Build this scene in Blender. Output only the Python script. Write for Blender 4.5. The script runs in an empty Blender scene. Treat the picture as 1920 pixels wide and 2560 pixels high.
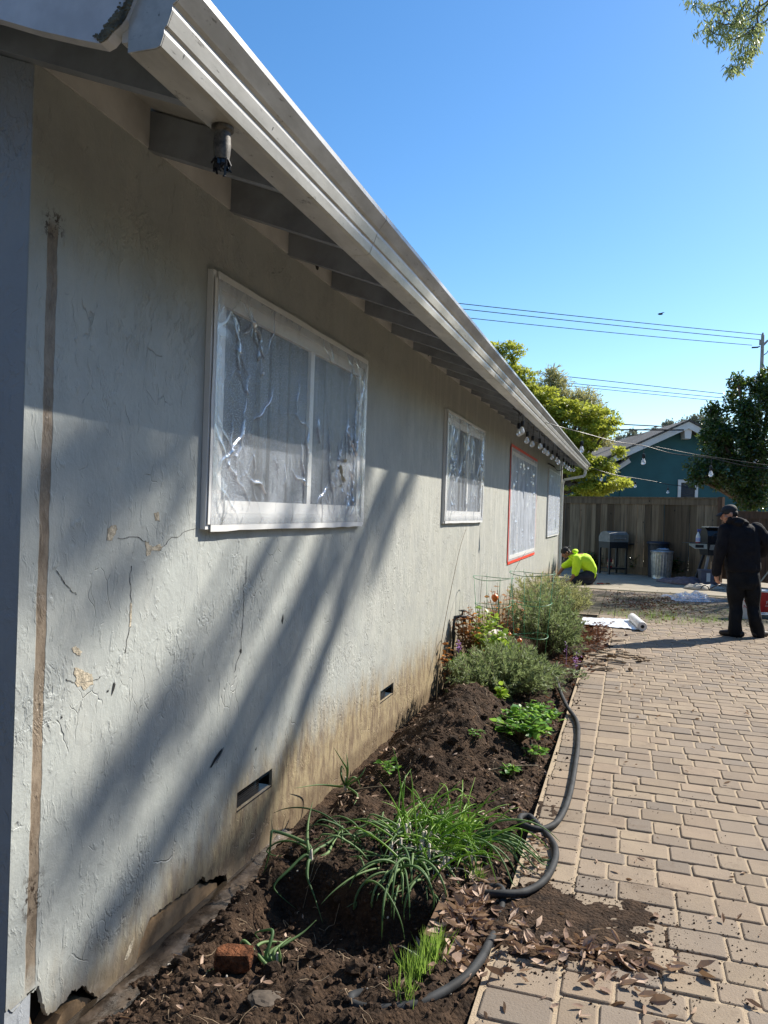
import bpy, bmesh, math, random
import numpy as np
from mathutils import Vector, Matrix, noise as mnoise
from mathutils.geometry import tessellate_polygon
random.seed(7); RNG = np.random.default_rng(11)
SC = bpy.context.scene
COL = SC.collection
rad = math.radians
# ------------------------------------------------------------------ camera
TH = math.atan(612/1923.0); PI_ = 7/1923.0; RO = 0.0325; EYE = Vector((0, 0, 1.54)); FPX = 1923.0
_f0 = Vector((-math.sin(TH), math.cos(TH), 0)); _r0 = Vector((math.cos(TH), math.sin(TH), 0)); _up = Vector((0, 0, 1))
CF = _f0*math.cos(PI_) - _up*math.sin(PI_); _u0 = _up*math.cos(PI_) + _f0*math.sin(PI_)
CR = _r0*math.cos(RO) + _u0*math.sin(RO); CU = _u0*math.cos(RO) - _r0*math.sin(RO)
cam = bpy.data.cameras.new("camera"); camo = bpy.data.objects.new("camera", cam); COL.objects.link(camo)
cam.sensor_fit = 'HORIZONTAL'; cam.sensor_width = 36.0; cam.lens = FPX/1920*36.0
cam.clip_start = 0.05; cam.clip_end = 3000
camo.matrix_world = Matrix(((CR.x, CU.x, -CF.x, EYE.x), (CR.y, CU.y, -CF.y, EYE.y), (CR.z, CU.z, -CF.z, EYE.z), (0, 0, 0, 1)))
SC.camera = camo
def ray(x, y): return CF + CR*((x-960)/FPX) - CU*((y-1280)/FPX)
def onp(x, y, ax, v):            # where the sight line of a photo point meets a plane of the place
    d = ray(x, y); return EYE + d*((v-EYE[ax])/d[ax])
def dep(x, y, D): return EYE + ray(x, y)*D
# ------------------------------------------------------------------ sky, sun, exposure
SUN_AZ = rad(41.0); SUN_EL = rad(38.2)
w = bpy.data.worlds.new("World"); SC.world = w; w.use_nodes = True
nt = w.node_tree; nt.nodes.clear()
sky = nt.nodes.new('ShaderNodeTexSky'); sky.sky_type = 'NISHITA'; sky.sun_disc = False
sky.sun_elevation = SUN_EL; sky.sun_rotation = SUN_AZ; sky.air_density = 1.0; sky.dust_density = 0.3; sky.ozone_density = 2.0
bg = nt.nodes.new('ShaderNodeBackground'); bg.inputs[1].default_value = 0.095
wo = nt.nodes.new('ShaderNodeOutputWorld')
hs = nt.nodes.new('ShaderNodeHueSaturation'); hs.inputs['Saturation'].default_value = 1.28; hs.inputs['Value'].default_value = 1.22
nt.links.new(sky.outputs[0], hs.inputs['Color']); nt.links.new(hs.outputs[0], bg.inputs[0]); nt.links.new(bg.outputs[0], wo.inputs[0])
sl = bpy.data.lights.new("sun", 'SUN'); sl.energy = 5.0; sl.angle = rad(0.53); sl.color = (1, 0.93, 0.82)
so = bpy.data.objects.new("sun", sl); COL.objects.link(so)
LS = Vector((math.sin(SUN_AZ)*math.cos(SUN_EL), math.cos(SUN_AZ)*math.cos(SUN_EL), math.sin(SUN_EL)))
so.rotation_euler = LS.to_track_quat('Z', 'Y').to_euler(); so.location = (8, 14, 14)
vs = SC.view_settings; vs.view_transform = 'Standard'; vs.look = 'None'; vs.exposure = 0.82; vs.gamma = 1; vs.use_curve_mapping = False
SC.cycles.max_bounces = 8; SC.cycles.transparent_max_bounces = 12; SC.cycles.sample_clamp_indirect = 6
SUNV = Vector((1, 1.15, 1.2))    # sun direction, unnormalised (per metre of x)
# ------------------------------------------------------------------ materials
class ND:
    def __init__(s, name):
        m = bpy.data.materials.new(name); m.use_nodes = True; s.m = m; s.t = m.node_tree; s.n = s.t.nodes; s.l = s.t.links
        s.b = s.n['Principled BSDF']; s.out = s.n['Material Output']; s._pos = None; s._oc = None
    def new(s, t, **k):
        n = s.n.new(t)
        for a, v in k.items(): setattr(n, a, v)
        return n
    def set(s, sock, v):
        if hasattr(v, 'is_output') or isinstance(v, bpy.types.NodeSocket): s.l.new(v, sock)
        else:
            if isinstance(v, tuple) and len(v) == 3 and sock.type == 'RGBA': v = v + (1,)
            sock.default_value = v
    @property
    def pos(s):
        if s._pos is None: s._pos = s.new('ShaderNodeNewGeometry').outputs['Position']
        return s._pos
    @property
    def oc(s):
        if s._oc is None: s._oc = s.new('ShaderNodeTexCoord').outputs['Object']
        return s._oc
    def xyz(s, v=None):
        n = s.new('ShaderNodeSeparateXYZ'); s.l.new(v or s.pos, n.inputs[0]); return n.outputs
    def scale(s, v, sc, off=(0, 0, 0)):
        n = s.new('ShaderNodeMapping'); s.l.new(v, n.inputs[0]); n.inputs['Scale'].default_value = sc; n.inputs['Location'].default_value = off; return n.outputs[0]
    def noise(s, v, sc, det=4, ro=.55, dist=0, col=False):
        n = s.new('ShaderNodeTexNoise'); s.l.new(v, n.inputs['Vector']); n.inputs['Scale'].default_value = sc
        n.inputs['Detail'].default_value = det; n.inputs['Roughness'].default_value = ro; n.inputs['Distortion'].default_value = dist
        return n.outputs['Color' if col else 'Fac']
    def vor(s, v, sc, feat='F1', out='Distance', rnd=1):
        n = s.new('ShaderNodeTexVoronoi', feature=feat); s.l.new(v, n.inputs['Vector']); n.inputs['Scale'].default_value = sc
        n.inputs['Randomness'].default_value = rnd
        return n.outputs[out]
    def ma(s, op, a, b=0.0, c=0.0, clamp=False):
        n = s.new('ShaderNodeMath', operation=op); n.use_clamp = clamp
        for i, v in enumerate((a, b, c)): s.set(n.inputs[i], v)
        return n.outputs[0]
    def mr(s, v, a, b, c=0.0, d=1.0, smooth=True):
        n = s.new('ShaderNodeMapRange'); n.interpolation_type = 'SMOOTHSTEP' if smooth else 'LINEAR'
        s.set(n.inputs[0], v)
        for i, x in enumerate((a, b, c, d)): s.set(n.inputs[i+1], x)
        return n.outputs[0]
    def mix(s, f, a, b, mode='MIX'):
        n = s.new('ShaderNodeMix', data_type='RGBA', blend_type=mode)
        s.set(n.inputs[0], f); s.set(n.inputs[6], a); s.set(n.inputs[7], b); return n.outputs[2]
    def bump(s, h, st=.5, d=.01, nrm=None):
        n = s.new('ShaderNodeBump'); n.inputs['Strength'].default_value = st; n.inputs['Distance'].default_value = d
        s.set(n.inputs['Height'], h)
        if nrm is not None: s.l.new(nrm, n.inputs['Normal'])
        return n.outputs[0]
    def add(s, a, b): return s.ma('ADD', a, b)
    def mul(s, a, b): return s.ma('MULTIPLY', a, b)
    def fin(s, col=None, rough=None, nrm=None, **k):
        if col is not None: s.set(s.b.inputs['Base Color'], col)
        if rough is not None: s.set(s.b.inputs['Roughness'], rough)
        if nrm is not None: s.l.new(nrm, s.b.inputs['Normal'])
        for a, v in k.items(): s.set(s.b.inputs[a.replace('_', ' ')], v)
        return s.m
def simple(name, col, rough=.6, var=.25, sc=8.0, bump=.15, bd=.004, bsc=60., metal=0.0, spec=.5, world=False):
    d = ND(name); v = d.pos if world else d.oc
    n = d.noise(v, sc, 5, .6)
    c2 = tuple(x*(1-var) for x in col); c3 = tuple(min(1, x*(1+var)) for x in col)
    c = d.mix(d.mr(n, .3, .7), c2, c3)
    nr = d.bump(d.noise(v, bsc, 4, .6), bump, bd) if bump else None
    return d.fin(c, rough, nr, Metallic=metal, Specular_IOR_Level=spec)
def leafmat(name, c1, c2, trans=.35, rough=.45, tcol=None, spec=.4):
    d = ND(name)
    gi = d.new('ShaderNodeNewGeometry'); r = gi.outputs['Random Per Island']
    col = d.mix(r, c1, c2)
    d.fin(col, rough, Specular_IOR_Level=spec)
    t = d.new('ShaderNodeBsdfTranslucent')
    tc = d.mix(.5, col, tcol or tuple(min(1, x*2.2) for x in c2)); d.l.new(tc, t.inputs[0])
    ms = d.new('ShaderNodeMixShader'); ms.inputs[0].default_value = trans
    d.l.new(d.b.outputs[0], ms.inputs[1]); d.l.new(t.outputs[0], ms.inputs[2]); d.l.new(ms.outputs[0], d.out.inputs[0])
    return d.m
def stucco(name, gable=False):
    d = ND(name); p = d.pos; s = d.xyz()
    y, z = s[1], s[2]
    warp = d.new('ShaderNodeVectorMath', operation='MULTIPLY_ADD')
    d.l.new(d.noise(p, 5, 3, .6, col=True), warp.inputs[0]); warp.inputs[1].default_value = (.12, .12, .12); d.l.new(p, warp.inputs[2])
    wp = warp.outputs[0]
    big = d.noise(p, 1.3, 4, .6); med = d.noise(p, 6, 5, .6)
    streak = d.noise(d.scale(p, (6, 6, .8)), 1.4, 6, .7)
    cool = (.40, .425, .405); warm = (.395, .398, .352)
    far = d.mr(d.add(y, d.mul(big, 3)), 4.0, 8.5)
    c = d.mix(far, cool, warm)
    c = d.mix(d.mr(med, .35, .7), c, d.mix(.22, c, (.28, .29, .29)))
    st = d.mul(d.mr(streak, .48, .62), d.mr(y, 4.5, 9, .25, .85))
    c = d.mix(d.mul(st, .6), c, (.55, .545, .49)); c = d.mix(d.mul(d.mul(d.mr(d.noise(d.scale(p, (8, 8, 1.1)), 1.3, 6, .7), .52, .66), d.mr(y, 2.5, 5)), .28), c, (.30, .305, .285)); c = d.mix(d.mul(d.mr(d.noise(wp, 3.6, 6, .7), .47, .64), .34), c, (.285, .30, .295))
    # tooling ridges, torn trowel marks, hairline cracks
    rid = d.ma('ABSOLUTE', d.ma('SUBTRACT', d.noise(d.scale(wp, (1, 1, .6)), 13, 5, .6), .5))
    mask = d.mr(d.noise(p, 2.2, 4, .65), .46, .68)
    rip = d.mul(d.mr(rid, 0, .07, 1, 0), mask)
    pit = d.mr(d.noise(d.scale(wp, (1, 1, .55)), 42, 3, .5), .56, .70)
    edge = d.vor(d.scale(wp, (1, 1.2, .7)), 3.1, 'DISTANCE_TO_EDGE'); cm = d.mr(d.noise(p, 2.6, 5, .7), .60, .68)
    crack = d.mul(d.mr(edge, .002, .011, 1, 0), cm)
    edge2 = d.vor(d.scale(wp, (1, 1, .6)), 11, 'DISTANCE_TO_EDGE'); cm2 = d.mr(d.noise(p, 3.1, 4, .7), .56, .66)
    crack2 = d.mul(d.mr(edge2, .004, .026, 1, 0), cm2)
    fine = d.noise(p, 70, 5, .65)
    h = d.add(d.mul(d.noise(d.scale(wp, (1, 1, .7)), 15, 6, .6), .62), d.mul(fine, .16))
    h = d.add(h, d.mul(rip, .36)); h = d.add(h, d.mul(d.mr(d.noise(d.scale(wp, (1, 1, .28)), 34, 4, .6), .55, .75), .35)); h = d.add(h, d.mul(d.mul(pit, mask), -.5))
    h = d.add(h, d.mul(crack, -.5)); h = d.add(h, d.mul(crack2, -.45))
    c = d.mix(d.mul(d.ma('MAXIMUM', crack, crack2), .14), c, (.12, .11, .095))
    c = d.mix(d.mul(d.mr(d.noise(p, 3.3, 6, .7), .52, .70), .22), c, (.50, .51, .47)); c = d.mix(d.mul(d.mr(d.noise(d.scale(p, (1, 1, .5)), 26, 5, .75), .60, .72), .35), c, (.25, .25, .225))
    if not gable:
        # rust-brown soil stain that climbs from the ground
        ht = d.mr(y, 1.9, 3.6, .10, .43)
        lvl = d.ma('SUBTRACT', d.add(ht, d.mul(d.ma('SUBTRACT', d.noise(d.scale(p, (1, 1, .45)), 7, 6, .7), .5), .5)), z)
        stain = d.mr(lvl, -.06, .30)
        sc = d.mix(d.mr(d.noise(d.scale(p, (1, 1, .3)), 22, 5, .7), .35, .65), (.36, .28, .155), (.16, .105, .058))
        c = d.mix(d.mul(stain, .9), c, sc)
        c = d.mix(d.mul(d.mr(z, .0, -.08), .55), c, (.11, .075, .045))
        # bare strip where a conduit used to run
        yy = d.ma('ABSOLUTE', d.ma('SUBTRACT', d.add(y, d.mul(d.ma('SUBTRACT', d.noise(p, 9, 4), .5), .018)), 1.868))
        strip = d.mul(d.mr(yy, .0185, .0225, 1, 0), d.mul(d.mr(z, 2.33, 2.38, 1, 0), d.mr(d.add(z, d.mul(d.noise(p, 20, 4), .12)), .10, .22)))
        c = d.mix(strip, c, d.mix(d.mr(d.noise(d.scale(p, (1, 1, .5)), 30, 6, .7), .35, .7), (.27, .22, .165), (.16, .122, .088)))
        # dark scuffed stain at the two ends of the strip and on the plaster beside it
        sm = d.mul(d.mr(yy, .02, .06, 1, 0), d.add(d.mr(d.ma('ABSOLUTE', d.ma('SUBTRACT', z, .36)), .02, .10, 1, 0), d.mr(d.ma('ABSOLUTE', d.ma('SUBTRACT', z, 2.35)), .02, .06, 1, 0)))
        c = d.mix(d.mul(sm, d.mr(d.noise(p, 40, 4, .7), .48, .6)), c, (.045, .03, .022))
        h = d.add(h, d.mul(strip, -.25))
        rg = d.mix(d.mr(y, 2, 5), (.42,)*3, (.6,)*3)
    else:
        c = d.mix(.6, c, (.29, .315, .37)); rg = .5  # shade of the end wall mixed into its colour, darker and bluer
    n2 = d.bump(h, .78, .0095)
    return d.fin(c, rg, n2, Specular_IOR_Level=.42)
MAT = {}
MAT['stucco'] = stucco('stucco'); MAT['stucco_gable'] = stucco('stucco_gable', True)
MAT['foundation'] = simple('foundation', (.25, .165, .09), .6, .5, 9, .5, .006, 45, world=True)
MAT['trim'] = simple('trim_paint', (.34, .335, .31), .45, .12, 5, .12, .002, 90, world=True)
MAT['rafter'] = simple('rafter_paint', (.26, .285, .33), .55, .2, 7, .25, .003, 60, world=True)
MAT['soffit'] = simple('soffit_paint', (.56, .56, .55), .55, .12, 5, .2, .003, 50, world=True)
MAT['white'] = simple('white_vinyl', (.74, .74, .73), .35, .05, 4, .04, .001, 80, world=True)
MAT['dark'] = simple('dark_void', (.012, .012, .012), .8, .2, 8, 0)
MAT['black'] = simple('black_plastic', (.014, .014, .016), .4, .2, 20, .1, .002, 80)
MAT['steelblk'] = simple('black_steel', (.022, .022, .024), .45, .3, 10, .1, .002, 60)
MAT['tape'] = simple('red_tape', (.80, .060, .022), .5, .12, 12, .1, .001, 40)
MAT['wtape'] = simple('white_tape', (.66, .665, .66), .5, .06, 9, .12, .002, 30)
MAT['crack'] = simple('crack_shadow', (.13, .125, .11), .9, .3, 30, 0)
MAT['moss'] = simple('rotten_wood', (.125, .115, .08), .9, .6, 30, .9, .01, 60, world=True)
def gutter_mat():
    d = ND('gutter_paint'); p = d.pos
    n = d.noise(d.scale(p, (1, .35, 1)), 9, 6, .65)
    c = d.mix(d.mr(n, .35, .7), (.40, .39, .36), (.57, .56, .525))
    g = d.mul(d.mr(d.noise(d.scale(p, (1, .5, 2.5)), 26, 5, .7), .60, .70), .75)
    c = d.mix(g, c, (.10, .09, .075))
    blk = d.mr(d.noise(d.scale(p, (1, 1, .45)), 60, 2, .5), .72, .76)
    c = d.mix(d.mul(blk, d.mr(d.noise(p, 5, 2), .5, .6)), c, (.02, .02, .018))
    return d.fin(c, .33, d.bump(d.noise(p, 6, 4), .12, .006), Specular_IOR_Level=.6)
MAT['gutter'] = gutter_mat()
def glass_mat():
    d = ND('window_glass'); p = d.pos
    st = d.mr(d.noise(d.scale(p, (14, 14, .12)), 1.7, 2), .42, .6)
    c = d.mix(d.mul(st, .4), (.010, .014, .022), (.05, .065, .09))
    return d.fin(c, .06, None, Specular_IOR_Level=.7)
MAT['glass'] = glass_mat()
def screen_mat():
    d = ND('insect_screen'); p = d.pos
    st = d.mr(d.noise(d.scale(p, (12, 12, .10)), 1.7, 3), .40, .62)
    c = d.mix(d.mul(st, .6), (.072, .088, .115), (.155, .18, .215))
    c = d.mix(d.mr(d.noise(p, 190, 2, .6), .52, .66), c, d.mix(.75, c, (.62, .66, .72)))  # sun sparkle on the mesh painted in as pale speckles
    c = d.mix(d.mr(d.noise(d.scale(p, (3, 3, .06)), 2.1, 2), .58, .63), c, (.05, .055, .065))
    return d.fin(c, .6, d.bump(d.noise(p, 160, 2), .4, .003), Specular_IOR_Level=.35)
MAT['screen'] = screen_mat()
def film_mat(name, white=.3, gloss=.2):
    d = ND(name); p = d.pos
    d.b.inputs['Base Color'].default_value = (.80, .86, .95, 1); d.b.inputs['Roughness'].default_value = .5
    n = d.bump(d.add(d.mul(d.noise(p, 90, 4, .7), .55), d.mul(d.noise(d.scale(p, (1, 1, .22)), 20, 3, .6, .8), .7)), .45, .007)
    d.l.new(n, d.b.inputs['Normal'])
    tl = d.new('ShaderNodeBsdfTranslucent'); tl.inputs[0].default_value = (.86, .88, .9, 1)
    tr = d.new('ShaderNodeBsdfTransparent')
    gl = d.new('ShaderNodeBsdfGlossy'); gl.inputs['Roughness'].default_value = .12; gl.inputs[0].default_value = (.95, .97, 1, 1); d.l.new(n, gl.inputs['Normal'])
    m1 = d.new('ShaderNodeMixShader'); m1.inputs[0].default_value = .35; d.l.new(d.b.outputs[0], m1.inputs[1]); d.l.new(tl.outputs[0], m1.inputs[2])
    at_ = d.new('ShaderNodeAttribute'); at_.attribute_name = 'fold'
    fac = d.add(d.mr(d.noise(d.scale(p, (1, 1, .3)), 7, 4, .6), .3, .7, white*.75, white*1.2), d.mul(at_.outputs['Fac'], .7)); fac = d.ma('MINIMUM', fac, 1.0)  # gathered film is whiter; sky glints along ridges painted in as extra white
    m2 = d.new('ShaderNodeMixShader'); d.l.new(fac, m2.inputs[0]); d.l.new(tr.outputs[0], m2.inputs[1]); d.l.new(m1.outputs[0], m2.inputs[2])
    m3 = d.new('ShaderNodeMixShader'); d.l.new(d.ma('MINIMUM', d.add(d.mul(at_.outputs['Fac'], .55), gloss), .8), m3.inputs[0]); d.l.new(m2.outputs[0], m3.inputs[1]); d.l.new(gl.outputs[0], m3.inputs[2])
    d.l.new(m3.outputs[0], d.out.inputs[0]); return d.m
MAT['film'] = film_mat('plastic_film', .14, .08); MAT['filmw'] = film_mat('plastic_film_milky', .72, .12); MAT['film2'] = film_mat('plastic_film_crumpled', .32, .16)
def soil_mat():
    d = ND('soil'); p = d.pos
    n = d.noise(p, 9, 6, .65); f = d.noise(p, 60, 5, .7)
    c = d.mix(d.mr(n, .3, .7), (.022, .014, .009), (.078, .048, .029))
    c = d.mix(d.mr(f, .56, .74), c, (.13, .082, .052))
    h = d.add(d.mul(d.noise(p, 45, 6, .7), 1), d.mul(d.vor(p, 70), -.5))
    return d.fin(c, .95, d.bump(h, 1, .02), Specular_IOR_Level=.2)
MAT['soil'] = soil_mat()
MAT['mud'] = simple('wet_mud', (.085, .064, .047), .25, .6, 16, .7, .008, 30, world=True, spec=.9)
MAT['clod'] = simple('soil_clod', (.058, .036, .023), .95, .5, 18, .8, .006, 80, world=True, spec=.2)
def paver_mat():
    d = ND('paver'); a = d.new('ShaderNodeVertexColor'); a.layer_name = 'tint'; p = d.pos
    n = d.noise(p, 7, 6, .65); f = d.noise(p, 120, 4, .7)
    c = d.mix(d.mr(n, .35, .75), a.outputs[0], d.mix(.5, a.outputs[0], (.20, .155, .115)))
    c = d.mix(d.mul(d.mr(f, .55, .72), .35), c, (.10, .08, .062))
    c = d.mix(d.mul(d.mr(d.noise(p, 2.3, 6, .75), .54, .68), .55), c, (.13, .09, .06)); c = d.mix(d.mul(d.mr(d.noise(p, .9, 4, .6), .5, .62), .25), c, (.15, .125, .10))
    # dark mossy band further along the yard
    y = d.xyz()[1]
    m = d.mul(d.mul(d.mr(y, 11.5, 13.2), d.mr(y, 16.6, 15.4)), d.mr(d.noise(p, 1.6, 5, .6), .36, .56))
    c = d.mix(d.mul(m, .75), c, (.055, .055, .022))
    return d.fin(c, .85, d.bump(d.add(f, d.mul(n, .6)), .55, .005), Specular_IOR_Level=.3)
MAT['paver'] = paver_mat()
def sand_mat():
    d = ND('joint_sand'); p = d.pos; y = d.xyz()[1]
    c = d.mix(d.noise(p, 30, 5, .7), (.32, .25, .17), (.46, .37, .26))
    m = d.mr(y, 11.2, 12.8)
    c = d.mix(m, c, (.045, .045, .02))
    return d.fin(c, .95, d.bump(d.noise(p, 150, 4), .7, .006), Specular_IOR_Level=.2)
MAT['sand'] = sand_mat()
def concrete_mat():
    d = ND('concrete'); p = d.pos
    c = d.mix(d.mr(d.noise(p, 2, 6, .65), .3, .7), (.25, .22, .17), (.37, .325, .25))
    c = d.mix(d.mul(d.mr(d.noise(p, 14, 5, .7), .55, .7), .5), c, (.20, .165, .12))
    return d.fin(c, .9, d.bump(d.noise(p, 80, 4), .3, .004), Specular_IOR_Level=.25)
MAT['concrete'] = concrete_mat()
MAT['ground'] = simple('dry_ground', (.11, .095, .06), .95, .4, 1.2, .6, .02, 12, world=True, spec=.2)
def fence_mat(name, c1, c2):
    d = ND(name); r = d.new('ShaderNodeNewGeometry').outputs['Random Per Island']; p = d.pos
    g = d.noise(d.scale(p, (7, 7, .5)), 2.2, 5, .6)
    c = d.mix(d.ma('POWER', r, 1.3), c1, c2)
    c = d.mix(d.mr(g, .38, .68), c, d.mix(.55, c, (.05, .035, .02)))
    k = d.mr(d.vor(d.scale(p, (2.6, 2.6, 1.5)), 1.6), .05, .09, 1, 0)
    c = d.mix(d.mul(k, .85), c, (.018, .012, .008))
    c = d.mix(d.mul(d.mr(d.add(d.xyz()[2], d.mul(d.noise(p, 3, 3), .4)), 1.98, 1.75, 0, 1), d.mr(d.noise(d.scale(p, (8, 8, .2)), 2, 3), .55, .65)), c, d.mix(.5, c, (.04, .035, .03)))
    return d.fin(c, .85, d.bump(g, .5, .006), Specular_IOR_Level=.2)
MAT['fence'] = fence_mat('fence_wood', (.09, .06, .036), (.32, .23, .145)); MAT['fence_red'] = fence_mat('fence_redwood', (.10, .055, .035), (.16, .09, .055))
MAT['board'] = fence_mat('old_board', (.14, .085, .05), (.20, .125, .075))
MAT['hose'] = simple('hose_rubber', (.030, .032, .034), .72, .4, 14, .25, .001, 70, spec=.25)
MAT['brick'] = simple('rust_brick', (.13, .05, .022), .95, .75, 22, 1, .02, 60, world=True, spec=.2)
MAT['deadleaf'] = leafmat('dead_leaf', (.15, .08, .048), (.58, .43, .32), .2, .65, (.5, .33, .18))
MAT['redleaf'] = leafmat('dead_leaf_dark', (.07, .03, .018), (.19, .085, .048), .2, .7, (.3, .12, .05))
MAT['onion'] = leafmat('onion_leaf', (.06, .13, .045), (.19, .29, .11), .28, .6)
MAT['oniony'] = leafmat('onion_leaf_bright', (.11, .24, .035), (.28, .43, .08), .4, .4, (.5, .75, .12))
MAT['grass'] = leafmat('grass_blade', (.07, .16, .025), (.20, .33, .06), .4, .45, (.45, .65, .12))
MAT['lav'] = leafmat('lavender_leaf', (.07, .10, .038), (.24, .30, .125), .25, .6)
MAT['lav2'] = leafmat('rosemary_leaf', (.11, .135, .045), (.31, .32, .13), .3, .6)
MAT['bright'] = leafmat('bright_leaf', (.12, .25, .03), (.34, .47, .06), .45, .4, (.65, .85, .1))
MAT['weed'] = leafmat('weed_leaf', (.05, .15, .02), (.16, .33, .05), .4, .4, (.45, .75, .12))
MAT['brownleaf'] = leafmat('withered_leaf', (.17, .065, .02), (.42, .20, .06), .4, .6, (.7, .3, .08))
MAT['stem'] = simple('plant_stem', (.12, .09, .05), .8, .4, 30, .2, .002, 80, world=True)
MAT['bark'] = simple('bark', (.10, .075, .055), .9, .4, 12, .8, .01, 40, world=True, spec=.2)
MAT['orange'] = simple('orange_fruit', (.72, .16, .03), .35, .25, 20, .05, .001, 40, world=True)
MAT['purple'] = leafmat('purple_flower', (.22, .10, .36), (.40, .22, .55), .3, .6)
MAT['cage'] = simple('green_wire', (.04, .20, .085), .4, .2, 20, 0)
MAT['galv'] = simple('galvanised_steel', (.42, .43, .43), .38, .2, 16, .1, .002, 40, metal=.75)
MAT['neon'] = simple('neon_shirt', (.60, .95, .03), .75, .08, 12, .25, .012, 14)
MAT['jeans'] = simple('navy_trousers', (.018, .022, .036), .85, .3, 14, .3, .01, 20)
MAT['hoodie'] = simple('black_hoodie', (.0085, .009, .0125), .9, .25, 14, .45, .02, 11, spec=.3)
MAT['pants'] = simple('black_trousers', (.0055, .008, .012), .75, .3, 9, .45, .02, 9, spec=.2)
MAT['cap'] = simple('dark_cap', (.02, .02, .021), .8, .25, 30, .2, .003, 60)
MAT['shoe'] = simple('dark_shoe', (.022, .016, .013), .6, .3, 20, .1, .003, 40)
def skin_mat(n, c): return simple(n, c, .5, .12, 20, .08, .002, 60)
MAT['skin'] = skin_mat('skin_fair', (.48, .25, .17)); MAT['skin2'] = skin_mat('skin_tan', (.30, .145, .085))
MAT['hair'] = simple('dark_hair', (.015, .011, .009), .7, .3, 40, .5, .004, 90)
MAT['redpaint'] = simple('red_plastic', (.42, .015, .02), .35, .1, 8, .05, .001, 40)
MAT['bucketw'] = simple('white_plastic', (.72, .72, .70), .4, .06, 8, .05, .001, 40)
MAT['tub'] = simple('grey_tub', (.12, .12, .16), .4, .15, 8, .05, .001, 40)
MAT['cloth'] = simple('mauve_cloth', (.15, .115, .13), .9, .25, 10, .3, .006, 30)
MAT['canvas'] = simple('canvas_cloth', (.50, .45, .37), .9, .2, 10, .3, .006, 30)
MAT['stick'] = simple('wood_handle', (.50, .36, .20), .6, .2, 10, .1, .002, 40)
MAT['teal'] = simple('teal_siding', (.020, .092, .105), .75, .12, 1.5, .2, .006, 25, world=True)
MAT['tealtrim'] = simple('white_trim', (.60, .61, .62), .55, .08, 3, .06, .002, 40, world=True)
MAT['shutter'] = simple('louvre', (.035, .035, .04), .5, .2, 9, 0)
def shingle_mat():
    d = ND('shingle'); p = d.oc
    b = d.new('ShaderNodeTexBrick'); d.l.new(d.scale(p, (1, 1, 1)), b.inputs[0]); b.inputs['Scale'].default_value = 3.5
    b.inputs['Color1'].default_value = (.085, .082, .078, 1); b.inputs['Color2'].default_value = (.15, .145, .135, 1); b.inputs['Mortar'].default_value = (.03, .03, .03, 1)
    b.inputs['Mortar Size'].default_value = .03
    return d.fin(d.mix(d.noise(p, 30, 4), b.outputs[0], d.mix(.5, b.outputs[0], (.07, .065, .06))), .9, d.bump(b.outputs[1], .6, .01))
MAT['shingle'] = shingle_mat()
MAT['maple'] = leafmat('maple_leaf', (.13, .18, .022), (.36, .39, .05), .48, .45, (.70, .72, .10))
MAT['olive'] = leafmat('olive_leaf', (.17, .18, .07), (.36, .35, .17), .4, .55, (.6, .55, .2))
MAT['citrus'] = leafmat('glossy_leaf', (.010, .026, .007), (.04, .085, .016), .22, .32, (.28, .42, .04), .6)
MAT['willow'] = leafmat('willow_leaf', (.10, .14, .05), (.30, .34, .16), .4, .45, (.55, .62, .2))
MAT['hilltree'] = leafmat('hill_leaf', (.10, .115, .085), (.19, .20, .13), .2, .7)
MAT['pole'] = simple('pole_wood', (.30, .285, .27), .85, .2, 6, .3, .006, 30)
MAT['wire'] = simple('wire', (.025, .027, .03), .9, .1, 6, 0, spec=.1)
d_ = ND('bulb_glass'); d_.fin((.9, .92, .93), .06, None, Transmission_Weight=.55, Specular_IOR_Level=.7); MAT['bulb'] = d_.m
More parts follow.
